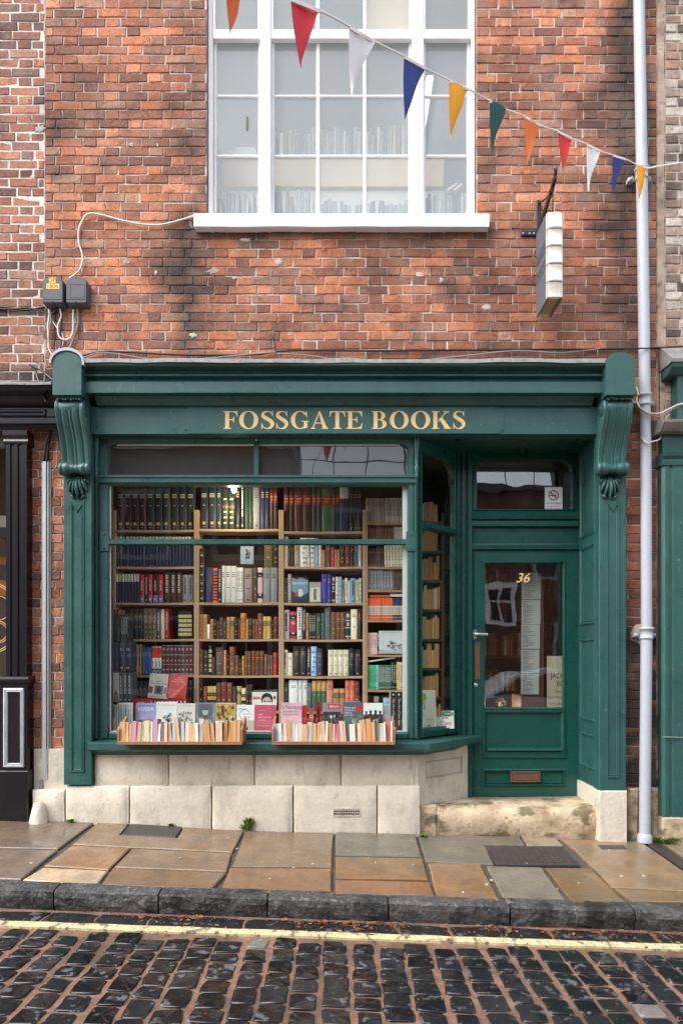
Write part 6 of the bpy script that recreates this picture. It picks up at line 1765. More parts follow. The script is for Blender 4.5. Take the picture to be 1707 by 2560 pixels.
shelf_row(C_, 4, 1690, 660, [(161, 204, 1, 228, 'cr', 'n'), (206, 249, 1, 200, 'cr', 'm'), (251, 368, 2, 260, 'bk', 'm'), (372, 405, 1, 258, 'bk', 'n'), (407, 458, 1, 256, 'lb', 'p'), (460, 507, 1, 238, 'nv', 'm'), (557, 737, 4, 228, 'cr', 'm'), (739, 786, 1, 240, 'bk', 'm'), (790, 843, 1, 232, 'bk', 'm')])
shelf_row(C_, 5, 1778, 660, [(161, 212, 1, 248, 'dg', 'm'), (215, 294, 1, 270, 'wh', 'm'), (296, 376, 2, 272, 'lg', 'm'), (378, 415, 1, 242, 'st', 'm'), (417, 540, 3, 262, 'gn', 'g'), (543, 600, 1, 268, 'sm', 'm'), (602, 656, 1, 192, 'tn', 'l'), (658, 705, 1, 192, 'tn', 'l'), (707, 788, 2, 266, 'tc', 'm'), (790, 830, 1, 258, 'dr', 'b')])
shelf_row(D_, 0, 1305, 660, [(886, 1050, 5, 212, 'tp', 'm'), (1056, 1205, 5, 214, 'lt', 'n')])
shelf_row(D_, 1, 1350, 660, [(886, 1130, 9, 112, 'br', 'm'), (1134, 1205, 3, 116, 'lt', 'm')])
shelf_row(D_, 2, 1416, 660, [(886, 1046, 6, 158, 'db', 'm'), (1050, 1212, 6, 192, 'cr', 'n')])
shelf_row(D_, 3, 1474, 660, [(882, 1130, 9, 188, 'si', 'n'), (1132, 1208, 3, 170, 'fl', 'm')])
shelf_row(D_, 4, 1549, 660, [(896, 1122, 13, 190, 'or', 'o'), (1124, 1210, 5, 190, 'nv', 'o')])
shelf_row(D_, 5, 1636, 660, [(896, 988, 6, 188, 'pk', 'n'), (990, 1004, 1, 186, 'bk', 'k')])
shelf_row(D_, 6, 1724, 660, [(894, 975, 5, 212, 'bgn', 'n'), (976, 996, 1, 212, 'lb', 'n'), (997, 1104, 7, 212, 'gn', 'n'), (1106, 1124, 1, 238, 'bg', 'n'), (1125, 1158, 2, 238, 'bk', 'n'), (1159, 1178, 1, 240, 'yl', 'n'), (1180, 1208, 2, 236, 'pk', 'n')])
shelf_row(D_, 7, 1800, 660, [(960, 1000, 2, 200, 'tp', 'm'), (1040, 1098, 4, 190, 'lb', 'm')])

# the pile of big volumes at the end of the window, nearer the glass
def pile(px0, px1, pt_, pb, n, code, st, Y, k):
    a, b = X(px0, Y), X(px1, Y); w = (b - a) / n
    for q in range(n):
        c, bands, marks = style(code, st, random.Random(px0))
        z0, h = Z(pb, Y), Z(pt_, Y) - Z(pb, Y)
        cname = CC[code][1]
        lab = f"one of {NUM[n]} matching big {cname} volumes in the {k} row of the corner pile" if n > 1 else f"big {cname} volume, {k} row of the corner pile beside the pilaster"
        BOOKS.append(dict(area=9e3, geo=(lambda mb, xa=a + w * q + .0005, xb=a + w * (q + 1) - .0005, z0=z0, h=h, c=c, bands=bands, marks=marks: add_spine(mb, xa, xb, Y, z0, h, .16, c, bands, marks)), label=lab, group='volumes piled in the window corner' if n == 1 else f"matching {cname} volumes in the {k} row of the corner pile", mat='book', series=None))
YPl = .26
pile(277, 301, 1537, 1603, 1, 'sl', '', YPl, 'topmost'); pile(301.5, 320, 1537, 1603, 3, 'sl', 'n', YPl, 'topmost')
pile(277, 297, 1603.5, 1680, 1, 'nv', '', YPl, 'second'); pile(297.5, 328, 1603.5, 1680, 2, 'nv', 'e', YPl, 'second')
pile(297, 329, 1682, 1755, 3, 'st', 'n', YPl, 'third')
pile(279, 300, 1523, 1536, 3, 'rb', '', YPl, 'brown')
m = MB(); m.box(X(277, YPl), X(330, YPl), YPl + .002, YPl + .16, .76, Z(1755.5, YPl)); m.build('pile_riser', M['wood_dark'], label='dark wooden riser under the corner pile of big volumes', category='riser')

# ------------------------------------------------------------------ covers facing the street
def cover(x0, x1, yt, yb, Y, base, elems, label, lean=7, roll=0, thick=.02, name='book', cat='book', group='books shown face out in the window', mat='print', zbase=None, depth_edge='cfc6b4'):
    w, h = X(x1, Y) - X(x0, Y), (Z(yt, Y) - Z(yb, Y)) / math.cos(R(lean))
    zb = Z(yb, Y) if zbase is None else zbase
    xf = Matrix.Translation((X(x0, Y), Y, zb)) @ Matrix.Rotation(R(-lean), 4, 'X') @ Matrix.Rotation(R(roll), 4, 'Y')
    m = MB(xf)
    pg, c = lin(depth_edge), lin(base)
    if thick > .004:
        m.box(0, w, 0, .0015, 0, h, c); m.box(.0015, w - .002, .0016, thick - .0016, .002, h - .002, pg); m.box(0, w, thick - .0015, thick, 0, h, c)
    else: m.box(0, w, 0, thick, 0, h, c)
    y = -.0004
    for e in elems:
        y -= .00025
        if e[0] == 'r': m.poly([(w * e[1], y, h * e[3]), (w * e[2], y, h * e[3]), (w * e[2], y, h * e[4]), (w * e[1], y, h * e[4])], lin(e[5]))
        elif e[0] == 'e':
            n = 14; m.poly([(w * e[1] + w * e[3] * math.cos(2 * math.pi * k / n), y, h * e[2] + h * e[4] * math.sin(2 * math.pi * k / n)) for k in range(n)], lin(e[5]))
        elif e[0] == 'p': m.poly([(w * u, y, h * v) for u, v in e[1]], lin(e[2]))
        elif e[0] == 'ring':
            n = 22; cx_, cz_, r_, t_ = w * e[1], h * e[2], w * e[3], w * e[4]
            m.rings([[(cx_ + rr * math.cos(2 * math.pi * k / n), y, cz_ + rr * math.sin(2 * math.pi * k / n)) for k in range(n)] for rr in (r_, r_ - t_)], lin(e[5]))
        elif e[0] == 't': m.text(e[1], w * e[2], h * e[3], h * e[4], y, tint=lin(e[5]), wmax=w * (e[6] if len(e) > 6 else .9), align=e[7] if len(e) > 7 else 'C', hs=e[8] if len(e) > 8 else 1)
        elif e[0] == 'vt':    # lettering running down the spine
            k = len(m.v); m.text(e[1], 0, 0, w * e[4], y, tint=lin(e[5]), wmax=h * e[6], align='L')
            inv = xf.inverted()
            for q in range(k, len(m.v)):
                p = inv @ Vector(m.v[q]); m.v[q] = tuple(xf @ Vector((w * e[2] + p.z - w * e[4] * .35 + 0, p.y, h * e[3] - p.x)))
    return m.build(name, M[mat], label=label, category=cat, group=group) if group else m.build(name, M[mat], label=label, category=cat)
def figure(u, v, s_, hexc, hat=None):
    out = [('e', u, v + s_ * .62, s_ * .36, s_ * .24, hexc), ('p', [(u - s_ * .75, v - s_ * .5), (u + s_ * .75, v - s_ * .5), (u + s_ * .6, v + s_ * .25), (u + s_ * .2, v + s_ * .42), (u - s_ * .2, v + s_ * .42), (u - s_ * .6, v + s_ * .25)], hexc)]
    if hat: out.append(('p', [(u - s_ * .45, v + s_ * .78), (u + s_ * .45, v + s_ * .78), (u + s_ * .3, v + s_ * 1.0), (u - s_ * .3, v + s_ * 1.0)], hat))
    return out
rc = random.Random(31)
def blotch(n, u0, u1, v0, v1, cols, s_=.08):
    out = []
    for k in range(n):
        u, v = rc.uniform(u0, u1), rc.uniform(v0, v1)
        out.append(('p', [(u + s_ * rc.uniform(.4, 1.1) * math.cos(2 * math.pi * q / 7), v + s_ * .8 * rc.uniform(.4, 1.1) * math.sin(2 * math.pi * q / 7)) for q in range(7)], rc.choice(cols)))
    return out
YD1, ZD1 = .16, .7605
def dcover(x0, x1, yt, base, elems, label, Y=YD1, **k): cover(x0, x1, yt, 1650 + (EYE - ZD1) * S(Y), Y, base, elems, label, zbase=ZD1, **k)
dcover(277, 295, 1762, 'd9d6c6', blotch(10, .1, .9, .1, .85, ['a39a6a', '8a8f72', 'c9bd92', '6f6a50'], .14), 'cream cover with a faded plant drawing, in the corner by the pilaster', Y=.13, lean=3)
cover(279, 297, 1682, 1754, .24, 'dddbd6', [('r', 0, 1, .0, .3, 'b9b3a6')] + blotch(12, .1, .9, .05, .42, ['8a8378', 'a49a8c', '6f685e'], .10), 'pale cover with a small landscape sketch, standing on the corner riser', lean=2)
dcover(294, 331, 1757, 'dfe6e4', [('r', .06 + .155 * k, .12 + .155 * k, .05, .95, c) for k, c in enumerate(('5f8f92', '4a6f78', '7aa3a2', '44606a', '6d9698', '8fb0ae'))] + [('r', .135 + .155 * k, .15 + .155 * k, .35, .8, '2c3a40') for k in range(6)], 'white set of thin volumes with teal striped spines at the window corner', Y=.12, lean=2)
dcover(329, 374, 1748, '9c2230', [('t', 'RXISM', .5, .88, .045, 'e8c8c4'), ('t', 'COMMUNI', .5, .80, .045, 'e8c8c4'), ('r', .1, .9, .76, .765, 'd8a8a0')], 'dark red book with pale capitals, half hidden behind the lavender cover', Y=.23, lean=4)
dcover(337, 389, 1758, 'a9a6d2', [('t', 'REINTERPRETING', .5, .88, .05, '5a5a9a', .92), ('t', 'RUSSIA', .5, .74, .12, 'f2f0f6', .92), ('p', [(0, 0), (1, 0), (1, .42), (.7, .5), (.3, .45), (0, .3)], '8a93c4'), ('e', .22, .33, .18, .12, '3c3a48'), ('e', .62, .40, .14, .07, 'd2543c'), ('p', [(.1, .1), (.55, .05), (.5, .32), (.2, .3)], '4a4858')], 'lavender book cover lettered RUSSIA in the window display', lean=8)
dcover(389, 441, 1755, 'ecebe7', [('t', 'PETERSBURG', .5, .86, .07, 'b4b2ae', .86), ('r', .06, .94, .80, .804, 'c8c6c2')] + blotch(16, .35, .75, .36, .62, ['5a5a5a', '8a8a86', '3a3a3a', 'a5a5a0'], .07), 'white book cover with pale PETERSBURG lettering and small grey sketch', lean=8)
dcover(442, 487, 1759, 'dfdbd4', [('t', 'ST PETERSBURG', .5, .9, .045, '9a948c', .8)] + blotch(34, .12, .88, .28, .72, ['8a7a6c', '6a5c52', 'a8988a', 'b8aca0', '5a4c44'], .06), 'cream book cover with a brown sketch of mounted riders', lean=8)
dcover(490, 538, 1757, '7d8b98', [('r', .10, .84, .06, .95, '5c636b'), ('e', .46, .70, .15, .12, 'b6b8b6'), ('p', [(.14, .06), (.80, .06), (.74, .40), (.56, .56), (.36, .56), (.18, .42)], '474b50'), ('e', .46, .80, .16, .05, '4e5256')], 'grey blue book cover with a faded seated portrait', lean=8)
dcover(537, 588, 1758, 'e8e6e0', [('r', .02, .98, .42, .98, 'c0a050')] + blotch(26, .1, .92, .46, .95, ['7a5a24', 'd8c07a', '5c4420', 'a8802e', '3f3418'], .08) + [('r', .3, .42, .62, .9, '4a3a22'), ('t', 'ASTRAKHAN', .5, .22, .08, '8a8a88', .8)], 'book cover with a golden brown painting over a white foot', lean=8)
dcover(591, 635, 1763, 'efefee', [('t', 'DOSTOEVSKY', .32, .84, .045, '2a2a2c', .5), ('ring', .46, .66, .30, .025, '6a6a6c'), ('r', .3, 1, .60, .72, 'efefee'), ('t', 'selected works', .62, .66, .05, '77777a', .6), ('r', 0, 1, 0, .46, 'c3b8b2'), ('p', [(.38, .04), (.70, .04), (.64, .22), (.56, .24), (.54, .38), (.47, .38), (.46, .22)], 'd8603c')], 'white book cover with a drawn circle above an orange figure', lean=8)
dcover(636, 688, 1763, 'c9536a', [('t', 'Maurice Lewis', .22, .80, .03, 'f0d8dc', .4, 'L'), ('t', 'THE', .2, .64, .05, 'f4e4e6', .5, 'L'), ('t', 'REVOLUTION', .2, .54, .05, 'f4e4e6', .7, 'L'), ('t', 'OF 1905', .2, .44, .05, 'f4e4e6', .6, 'L'), ('t', 'Roots to Victory', .2, .27, .035, 'f4e4e6', .6, 'L')], 'plain rose red cover lettered THE REVOLUTION OF 1905 between the two boxes', lean=7)
cover(630, 692, 1730, 1765, .24, 'dedcd8', [('r', .03, .32, .48, .66, 'b02a30'), ('t', 'THE RUSSIANS', .17, .53, .08, 'f0e0dc', .26), ('e', .60, .44, .24, .50, '1e1c1c'), ('e', .60, .25, .20, .40, 'bdb4ac'), ('r', .46, .56, .30, .37, '222222'), ('r', .64, .74, .30, .37, '222222'), ('r', .86, .96, .5, .7, 'a04048')], 'white cover with a black and white man\'s face, behind the rose red cover', lean=4)
dcover(639, 690, 1757, 'dfe4de', [('r', .1, .9, .8, .82, '6a8a72')], 'pale green edged book standing behind the rose red cover', Y=.21, lean=4)
dcover(702, 754, 1757, 'e4b6c4', [('t', 'Nicholas Murray', .35, .93, .035, 'b07a90', .5), ('t', 'St Petersburg', .5, .80, .11, '5a3040', .92), ('t', 'Between the', .46, .68, .07, 'a06080', .7), ('t', 'Revolutions', .46, .59, .07, 'a06080', .7)] + blotch(18, .05, .95, .02, .30, ['d8c4cc', 'b89aa8', 'c8b4c0', 'efdfe6'], .09), 'pink cover lettered St Petersburg above the right hand box', lean=8)
dcover(755, 771, 1764, 'c4222a', [('r', .1, .9, .05, .06, '701018')], 'bright red slim book leaning beside the pink cover', Y=.19, roll=-4, lean=2)
dcover(772, 784, 1770, 'a85a48', [('r', .1, .9, .7, .72, 'f0d0c0'), ('r', .1, .9, .62, .64, 'f0d0c0')], 'small brick red book between two bright red ones', Y=.2, lean=2)
dcover(789, 803, 1755, '9c1f26', [('p', [(.2, .1), (.8, .2), (.6, .9), (.3, .8)], '5c1014')], 'dark red slim book with a darker streak, behind the box', Y=.18, lean=2)
dcover(806, 853, 1757, '8a8c90', [('r', .28, .98, .80, .95, 'c43038'), ('t', 'BERLIN', .62, .84, .07, 'f0f0f0', .6), ('r', .02, .98, .02, .70, '35363a')] + blotch(16, .2, .85, .1, .66, ['b8bac0', '1c1c20', '6a6c72', 'd8dadc'], .09), 'grey photograph cover with a red title block', lean=8)
dcover(857, 908, 1756, '5c5e68', [('t', 'Bread and', .1, .80, .06, 'e8e8ec', .5, 'L'), ('t', 'Authority in', .1, .72, .06, 'e8e8ec', .55, 'L'), ('t', 'Russia', .1, .64, .06, 'e8e8ec', .55, 'L'), ('t', '1914-1921', .1, .56, .05, 'e8e8ec', .4, 'L'), ('p', [(.58, .74), (.95, .70), (.98, .94), (.80, .84), (.62, .92)], 'c8303c')] + blotch(10, .4, .75, .1, .45, ['7a8a70', '9aa890', '4a5444', 'b8c0b0'], .09), 'dark grey cover with white lettering and a red flag shape', lean=8)
dcover(857, 900, 1753, '8c84c4', [], 'lilac book peeping out behind the dark grey cover', Y=.2, lean=4)
dcover(909, 957, 1758, 'ececec', [('r', 0, 1, .36, .62, '2a2a2c'), ('r', 0, 1, .0, .36, '1c1c1e')] + [q for u, s_ in ((.14, .15), (.36, .17), (.62, .18), (.86, .16)) for q in figure(u, .58, s_, '2c2c2e', '1a1a1c')] + [('t', 'DEREK ROBERTSON', .5, .34, .035, 'c83a40', .9), ('t', 'SPIES &', .5, .08, .19, 'f4f4f4', .92)], 'black and white cover lettered SPIES with a row of men in caps', lean=8)
dcover(957, 977, 1764, '9aa0a6', [('r', .1, .9, .8, .81, '6a7076'), ('r', .1, .9, .74, .75, '6a7076')], 'plain grey book beside the SPIES cover', Y=.19, lean=3)
for q, (a, b) in enumerate(((976, 989.5), (990, 1004))):
    dcover(a, b, 1729, '17171a', [('e', .5, .93, .2, .025, 'c8c8c4'), ('vt', 'The Art of East Asia', .5, .84, .42, 'e6e4de', .64), ('r', .35, .65, .05, .08, 'c8c8c4'), ('r', .02, .06, 0, 1, '7a7a78')], 'tall black volume lettered The Art of East Asia, one of two by the white post', Y=.14, lean=0, thick=.16, group='two matching tall black art volumes')
YS = YB + .012
def scover(x0, x1, yt, shelf, base, elems, label, **k): cover(x0, x1, yt, shelf, YS - .0, base, elems, label, zbase=Z(shelf, YB) + .001, **k)
cover(369, 419, 1683, 1744, .42, 'd9d5d0', [('t', 'LENIN', .52, .66, .06, '3a3034', .5), ('t', 'LIFE AND WORK', .52, .57, .06, '3a3034', .8), ('r', .0, .22, .20, .46, '8a3a54'), ('r', .78, 1, .20, .46, 'b0788a'), ('r', .30, .74, .16, .52, '77777a'), ('e', .52, .34, .13, .14, '303034'), ('r', .04, .9, .06, .08, '9a9490')], 'grey white cover with a portrait photograph, leaning high on the navy sets bookcase', lean=9, roll=4, zbase=Z(1744, .42))
cover(415, 463, 1684, 1744, .42, 'd85a56', [('t', 'THE', .56, .84, .05, 'f4d4d0', .3), ('t', 'RUSSIAN', .56, .76, .06, 'f4d4d0', .7), ('t', 'REVOLUTION', .54, .67, .06, 'f4d4d0', .8), ('t', '1917', .5, .58, .05, 'f4d4d0', .3), ('p', [(.35, 0), (.98, 0), (.98, .62)], 'c8281e'), ('p', [(.05, .0), (.36, 0), (.98, .62), (.98, .66)], 'e07a70')], 'coral red cover lettered RUSSIAN REVOLUTION, leaning beside the portrait cover', lean=9, roll=5, zbase=Z(1744, .42))
m = MB(); m.box(X(335, .45), X(470, .45), .42, .545, .762, Z(1746, .42) - .002, lin('8c1c2c'))
for k in range(14): m.box(X(338 + k * 9.3, .42), X(338 + k * 9.3 + 8, .42), .412, .42, Z(1775, .42), Z(1748, .42), lin('9a2434')); m.box(X(340 + k * 9.3, .42), X(344 + k * 9.3, .42), .4112, .4119, Z(1760, .42), Z(1752, .42), lin('d8b0a8'))
m.build('book_set', M['book'], label='long low row of crimson volumes under the two leaning covers', category='books')
scover(601, 634, 1365, 1410, '9fb2c4', [('r', .06, .94, .05, .95, 'a9bccb')] + blotch(18, .3, .75, .25, .8, ['4a4a48', '6a6458', '2e3034', '8a8478'], .10), 'small pale blue picture card propped above the white books', thick=.003, name='picture_card', cat='card', group=None, lean=3)
cover(729, 770, 1441, 1506, YB + .01, '7ba0bc', [('p', [(0, .96), (.3, .9), (.55, .97), (1, .86), (1, 1), (0, 1)], '1e1e24'), ('t', 'no', .30, .84, .11, 'd85a5a', .3), ('t', 'banners', .5, .70, .13, 'f4f4f2', .92), ('p', [(0, .45), (.3, .32), (.5, .2), (.8, .3), (1, .4), (1, 0), (0, 0)], '39434a'), ('p', [(.4, .5), (.62, .52), (.72, .34), (.55, .2), (.4, .28)], 'e6e2dc'), ('p', [(.2, .38), (.42, .42), (.36, .2), (.2, .24)], 'c0483c'), ('r', .05, .95, .03, .12, '2a2e34')], 'blue illustrated cover lettered no banners in the mixed cloth bookcase', lean=5)
cover(773, 802, 1455, 1506, YB + .01, 'b6aca6', [('r', .08, .92, .06, .74, 'e0ded6')] + [('e', .5, .60, .12, .07, '5a5a54'), ('p', [(.38, .12), (.5, .12), (.56, .36), (.62, .52), (.5, .6), (.36, .46)], '77776e'), ('p', [(.52, .12), (.62, .12), (.6, .36), (.52, .36)], '66665e')], 'small grey cover with a bending figure beside the no banners cover', lean=5)
cover(947, 1007, 1577, 1634, YB + .01, 'd3d9da', [('t', 'COUNTY TOWN & VILLAGE', .5, .9, .05, '5a5e60', .8)] + blotch(22, .35, .95, .15, .55, ['6f777a', '8f989a', 'aab4b4', '50585a'], .08) + [('p', [(0, 0), (1, 0), (1, .16), (.4, .12), (0, .2)], 'b5bdb6')], 'landscape format cover with a grey town drawing on the narrow bookcase', lean=4)
m = MB(Matrix.Translation((X(917, YB), YB + .02, Z(1656, YB))) @ Matrix.Rotation(R(-8), 4, 'Y')); m.box(0, .26, 0, .13, 0, .012, lin('d4d2cc')); m.build('book', M['book'], label='thin white book lying aslant on top of the bright green paperbacks', category='book', group='books lying on others')
m = MB(); m.box(X(925, YB), X(975, YB), YB + .02, YB + .14, Z(1493, YB), Z(1487, YB), lin('c8592c')); m.build('book', M['book'], label='orange book lying flat on top of the orange paperbacks', category='book', group='books lying on others')
m = MB(); m.box(X(976, YB), X(1006, YB), YB + .02, YB + .14, Z(1491, YB), Z(1484, YB), lin('d8d4cc')); m.build('book', M['book'], label='white book lying flat above the navy paperbacks', category='book', group='books lying on others')

# ------------------------------------------------------------------ two boxes of paperbacks on the sill
def sill_box(p0, p1, which, seed, jut):
    y0, y1 = -.30, -.075
    xa, xb = X(p0, y0), X(p1, y0)
    zb = .727
    o = empty('book_box', ((xa + xb) / 2, -.19, zb), label=f"open wooden box of paperbacks on the green window sill, {which}", category='book box', group='book boxes on the window sill')
    m = MB(); m.box(xa + .003, xb - .003, y0 + .004, y1, zb, zb + .012); m.build('bottom_board', M['wood_box'], o)
    m = MB(); m.cbox(xa, xb, y0 - .006, y0 + .003, zb - .004, zb + .022, .002); m.build('front_lath', M['wood_box'], o)
    m = MB(); m.box(xa + .02, xb - .02, y1 - .004, y1 + .008, zb, zb + .13); m.build('back_board', M['wood_box'], o)
    for x, s_ in ((xa - .002, 1), (xb - .014, -1)):
        m = MB(); prof = [(y0 + .001, zb + .024), (y0 + .001, zb + .115), (y0 + .03, zb + .135), (y1 - .05, zb + .185), (y1 - .006, zb + .20), (y1 - .006, zb + .0125), (y0 + .005, zb + .0125)]
        m.prof_x(prof, x, x + .016); m.build('end_board', M['wood_box'], o)
        m = MB(); m.box(x - .012 if s_ > 0 else x + .017, x - .001 if s_ > 0 else x + .029, y0 + .03, y1 - .02, zb + .095, zb + .118); m.build('handle_batten', M['wood_box'], o)
    r = random.Random(seed)
    x = xa + .018; i = 0
    while x < xb - .035:
        t = r.choice((.016, .022, .026, .03, .034, .038, .042))
        if x + t > xb - .018: break
        i += 1
        kind = r.random()
        h = r.uniform(.138, .165) if r.random() < .8 else r.uniform(.165, .195)
        d = r.uniform(.10, .125)
        pages = mul(lin(r.choice(['c99a66', 'c29058', 'cda674', 'ba8650', 'd2b084', 'c79660'])), r.uniform(.72, .95)) if kind < .62 else lin(r.choice(['bcb6aa', 'c6c2b8', 'ada69a']))
        cov = lin(r.choice(['d8d8d6', 'b9c6d4', 'e4ddd0', '8a8c95', 'a33a3a', 'cfd8dc', 'c8b090', '7d8aa0', '9db0c0', 'e8e6e0', '4c4c50', 'c4d0da', 'b8564a', '6a8a5a']))
        if r.random() < .13: pages = mul(lin(r.choice(['a8504a', '6a86a0', '4a5a52', 'b08aa0', '7d8a96', 'c46a4a', '5a5a66'])), 1.0)
        lean = r.uniform(-2, 8) if .35 < (x - xa) / (xb - xa) < .75 else r.uniform(-2, 3)
        pitch = r.uniform(4, 13)
        yy = y0 + .008 + r.uniform(0, .022)
        def geo(mb, x=x, t=t, h=h, d=d, pages=pages, cov=cov, lean=lean, pitch=pitch, yy=yy, zb=zb + .016):
            old = mb.xf
            mb.xf = Matrix.Translation((x, yy, zb)) @ Matrix.Rotation(R(-lean), 4, 'Y') @ Matrix.Rotation(R(-pitch), 4, 'X')
            mb.box(0, .0012, 0, d, 0, h, cov); mb.box(t - .0012, t, 0, d, 0, h, cov); mb.box(.0012, t - .0012, .0015, d, .001, h - .0015, pages)
            mb.box(0, t, d, d + .001, 0, h, cov)
            mb.xf = old
        pname = 'yellowed' if kind < .62 else 'white'
        BOOKS.append(dict(area=t * h * 320 ** 2 * 1.1, geo=geo, label=f"paperback with {pname} page edges, {ordinal(i)} along the sill box {which}", group=f"paperbacks in the sill box {which}", mat='print', series=None))
        x += t + r.uniform(0, .0008) + (math.sin(R(max(0, lean))) * .006)
sill_box(294, 606, 'farther from the door', 5, 1)
sill_box(680, 987, 'nearer the door', 9, 0)

# ------------------------------------------------------------------ deeper shelves (side window and door)
def deep_case(px0, px1, Y, shelves, label, side, seed, book_cols, top=2.9, fore=True, dim=1.0, hmax=.245):
    xa, xb = X(px0, Y), X(px1, Y)
    o = empty('bookcase', ((xa + xb) / 2, Y + .1, .16), label=label, category='bookcase', group='bookcases deeper inside the shop')
    m = MB(); m.box(xa, xb, Y + .21, Y + .225, .162, top); m.build('back_panel', M['wood_dark'], o)
    for x in (xa - .022, xb): m = MB(); m.box(x, x + .022, Y, Y + .225, .162, top); m.build('side_panel', M['wood_red'], o)
    r = random.Random(seed)
    for k, s_ in enumerate(shelves):
        z = Z(s_, Y); m = MB(); m.box(xa + .001, xb - .001, Y + .003, Y + .209, z - .022, z); m.build('shelf', M['wood_red'], o)
        x = xa + .004
        gap = (Z(s_ - (shelves[1] - shelves[0]), Y) - z) if len(shelves) > 1 else .3
        i = 0
        while True:
            t = r.choice((.02, .026, .03, .036, .044))
            if x + t > xb - .004: break
            i += 1
            h = min(gap - .04, hmax) * r.uniform(.72, 1.0); c = mul(lin(r.choice(book_cols)), dim * r.uniform(.85, 1.1)); yy = Y + .02 + r.uniform(0, .02)
            def geo(mb, x=x, t=t, h=h, c=c, yy=yy, z=z):
                if fore:
                    mb.box(x, x + .0015, yy, yy + .14, z + .0005, z + h, mul(c, .6)); mb.box(x + t - .0025, x + t - .001, yy, yy + .14, z + .0005, z + h, mul(c, .6)); mb.box(x + .0016, x + t - .0026, yy + .002, yy + .14, z + .001, z + h - .002, c)
                else: add_spine(mb, x, x + t - .001, yy, z + .0005, h, .14, c, [(.1, .13, mul(c, 2.2)), (.7, .74, mul(c, 2.2))])
            BOOKS.append(dict(area=(t * h * S(Y) ** 2) * (.8 if fore else .05), geo=geo, label=f"tan paged book, {ordinal(i)} along the {ORDS[k]} shelf seen through the side window" if fore else 'x', group=f"tan paged books behind the side window", mat='book', series=None, keep=fore))
            x += t
    return o
TANS = ['d0a060', 'd8a86a', 'c09050', 'e0b87c', 'caa064', 'e6dcc8', 'd6a868']
deep_case(1030, 1104, .74, (1304, 1377, 1450, 1523, 1597, 1670, 1743, 1816), 'mahogany bookcase of tan paged books behind the splayed side window', 1, 3, TANS, top=2.75)
deep_case(1109, 1200, 1.9, (1300, 1425, 1505, 1580, 1660, 1740, 1815), 'dark inner bookcase glimpsed past the mahogany bookcase', 1, 7, ['3a2c22', '5a4a30', '2c2622', '6a5a38', '2a3430', '8a7440'], fore=False)
deep_case(1205, 1310, 1.5, (1390, 1470, 1555, 1640, 1730), 'brown bookcase seen through the upper part of the door glass', 1, 8, ['6a4a30', '4a3024', '8a6a44', '3a2a28', '5a2a22', 'b05a2a', 'c9c0b0'], fore=False)
deep_case(1368, 1450, 2.2, (1400, 1480, 1565, 1650, 1740), 'far bookcase behind the poster in the door glass', 1, 8, ['4a3a30', '3a3024', '6a5a44', '2a2a28', 'c9c0b0'], fore=False)

# build the books: the 280 that show largest one by one, the others as one mass
cand = sorted([b for b in BOOKS if b.get('keep', True)], key=lambda b: -b['area'])
seen_ = {}
KEEP_N = 268
keep = cand[:KEEP_N]
used_lab = {}
for b in keep:
    mb = MB(); b['geo'](mb)
    lab = b['label']
    k = used_lab.get((lab, b['group']), 0); used_lab[(lab, b['group'])] = 1
    mb.build('book', M[b['mat']], label=lab, category='book', group=b['group'])
ids = set(id(b) for b in keep)
mb = MB()
for b in BOOKS:
    if id(b) not in ids: b['geo'](mb)
mb.build('remaining_books', M['book'], origin=(0, .6, .76), kind='stuff', label='the smaller books on the shelves and in the boxes')

# ------------------------------------------------------------------ notices
m = MB(SX); m.box(.03, .497, .052, .30, .745, .79); m.build('side_ledge', M['wood_warm'], side_win)
Yn = YD + .05
o = empty('no_smoking_notice', (X(1385, Yn), Yn, Z(1276, Yn)), label='white no smoking notice stuck inside the fanlight over the door', category='notice')
m = MB(); nx0, nx1, nz0, nz1 = X(1363, YD), X(1407, YD), Z(1277, YD), Z(1216, YD); yN = YD + .0235
m.box(nx0, nx1, yN, yN + .002, nz0, nz1, lin('e4e8ea')); m.build('paper', M['print'], o)
cxn, czn = (nx0 + nx1) / 2, nz0 + (nz1 - nz0) * .66; rr_ = (nx1 - nx0) * .30
m = MB(); n = 28
m.rings([[(cxn + r_ * math.cos(2 * math.pi * k / n), yN - .0006, czn + r_ * math.sin(2 * math.pi * k / n)) for k in range(n)] for r_ in (rr_, rr_ * .80)], lin('9c2a24'))
a = R(-40); m.poly([(cxn + rr_ * .85 * math.cos(a) * s_ + dx * math.sin(a), yN - .0009, czn + rr_ * .85 * math.sin(a) * s_ - dx * math.cos(a)) for s_, dx in ((-1, -.005), (1, -.005), (1, .005), (-1, .005))], lin('9c2a24'))
m.poly([(cxn - rr_ * .62, yN - .0004, czn - .006), (cxn + rr_ * .5, yN - .0004, czn - .006), (cxn + rr_ * .5, yN - .0004, czn + .004), (cxn - rr_ * .62, yN - .0004, czn + .004)], lin('33261f'))
m.tube([(cxn + rr_ * .3, yN - .0004, czn + .012), (cxn + rr_ * .1, yN - .0004, czn + .024), (cxn + rr_ * .4, yN - .0004, czn + .03), (cxn + rr_ * .2, yN - .0004, czn + .042)], .0015, 4, lin('33261f'))
m.build('prohibition_sign', M['print'], o)
m = MB(); m.text('NO SMOKING', cxn, nz0 + .062, .017, yN - .0006, tint=lin('2a2422'), wmax=.135, hs=.95)
m.text('It is against the law to', cxn, nz0 + .040, .010, yN - .0006, tint=lin('2a2422'), wmax=.12); m.text('smoke in these premises', cxn, nz0 + .022, .010, yN - .0006, tint=lin('2a2422'), wmax=.12); m.build('wording', M['print'], o)
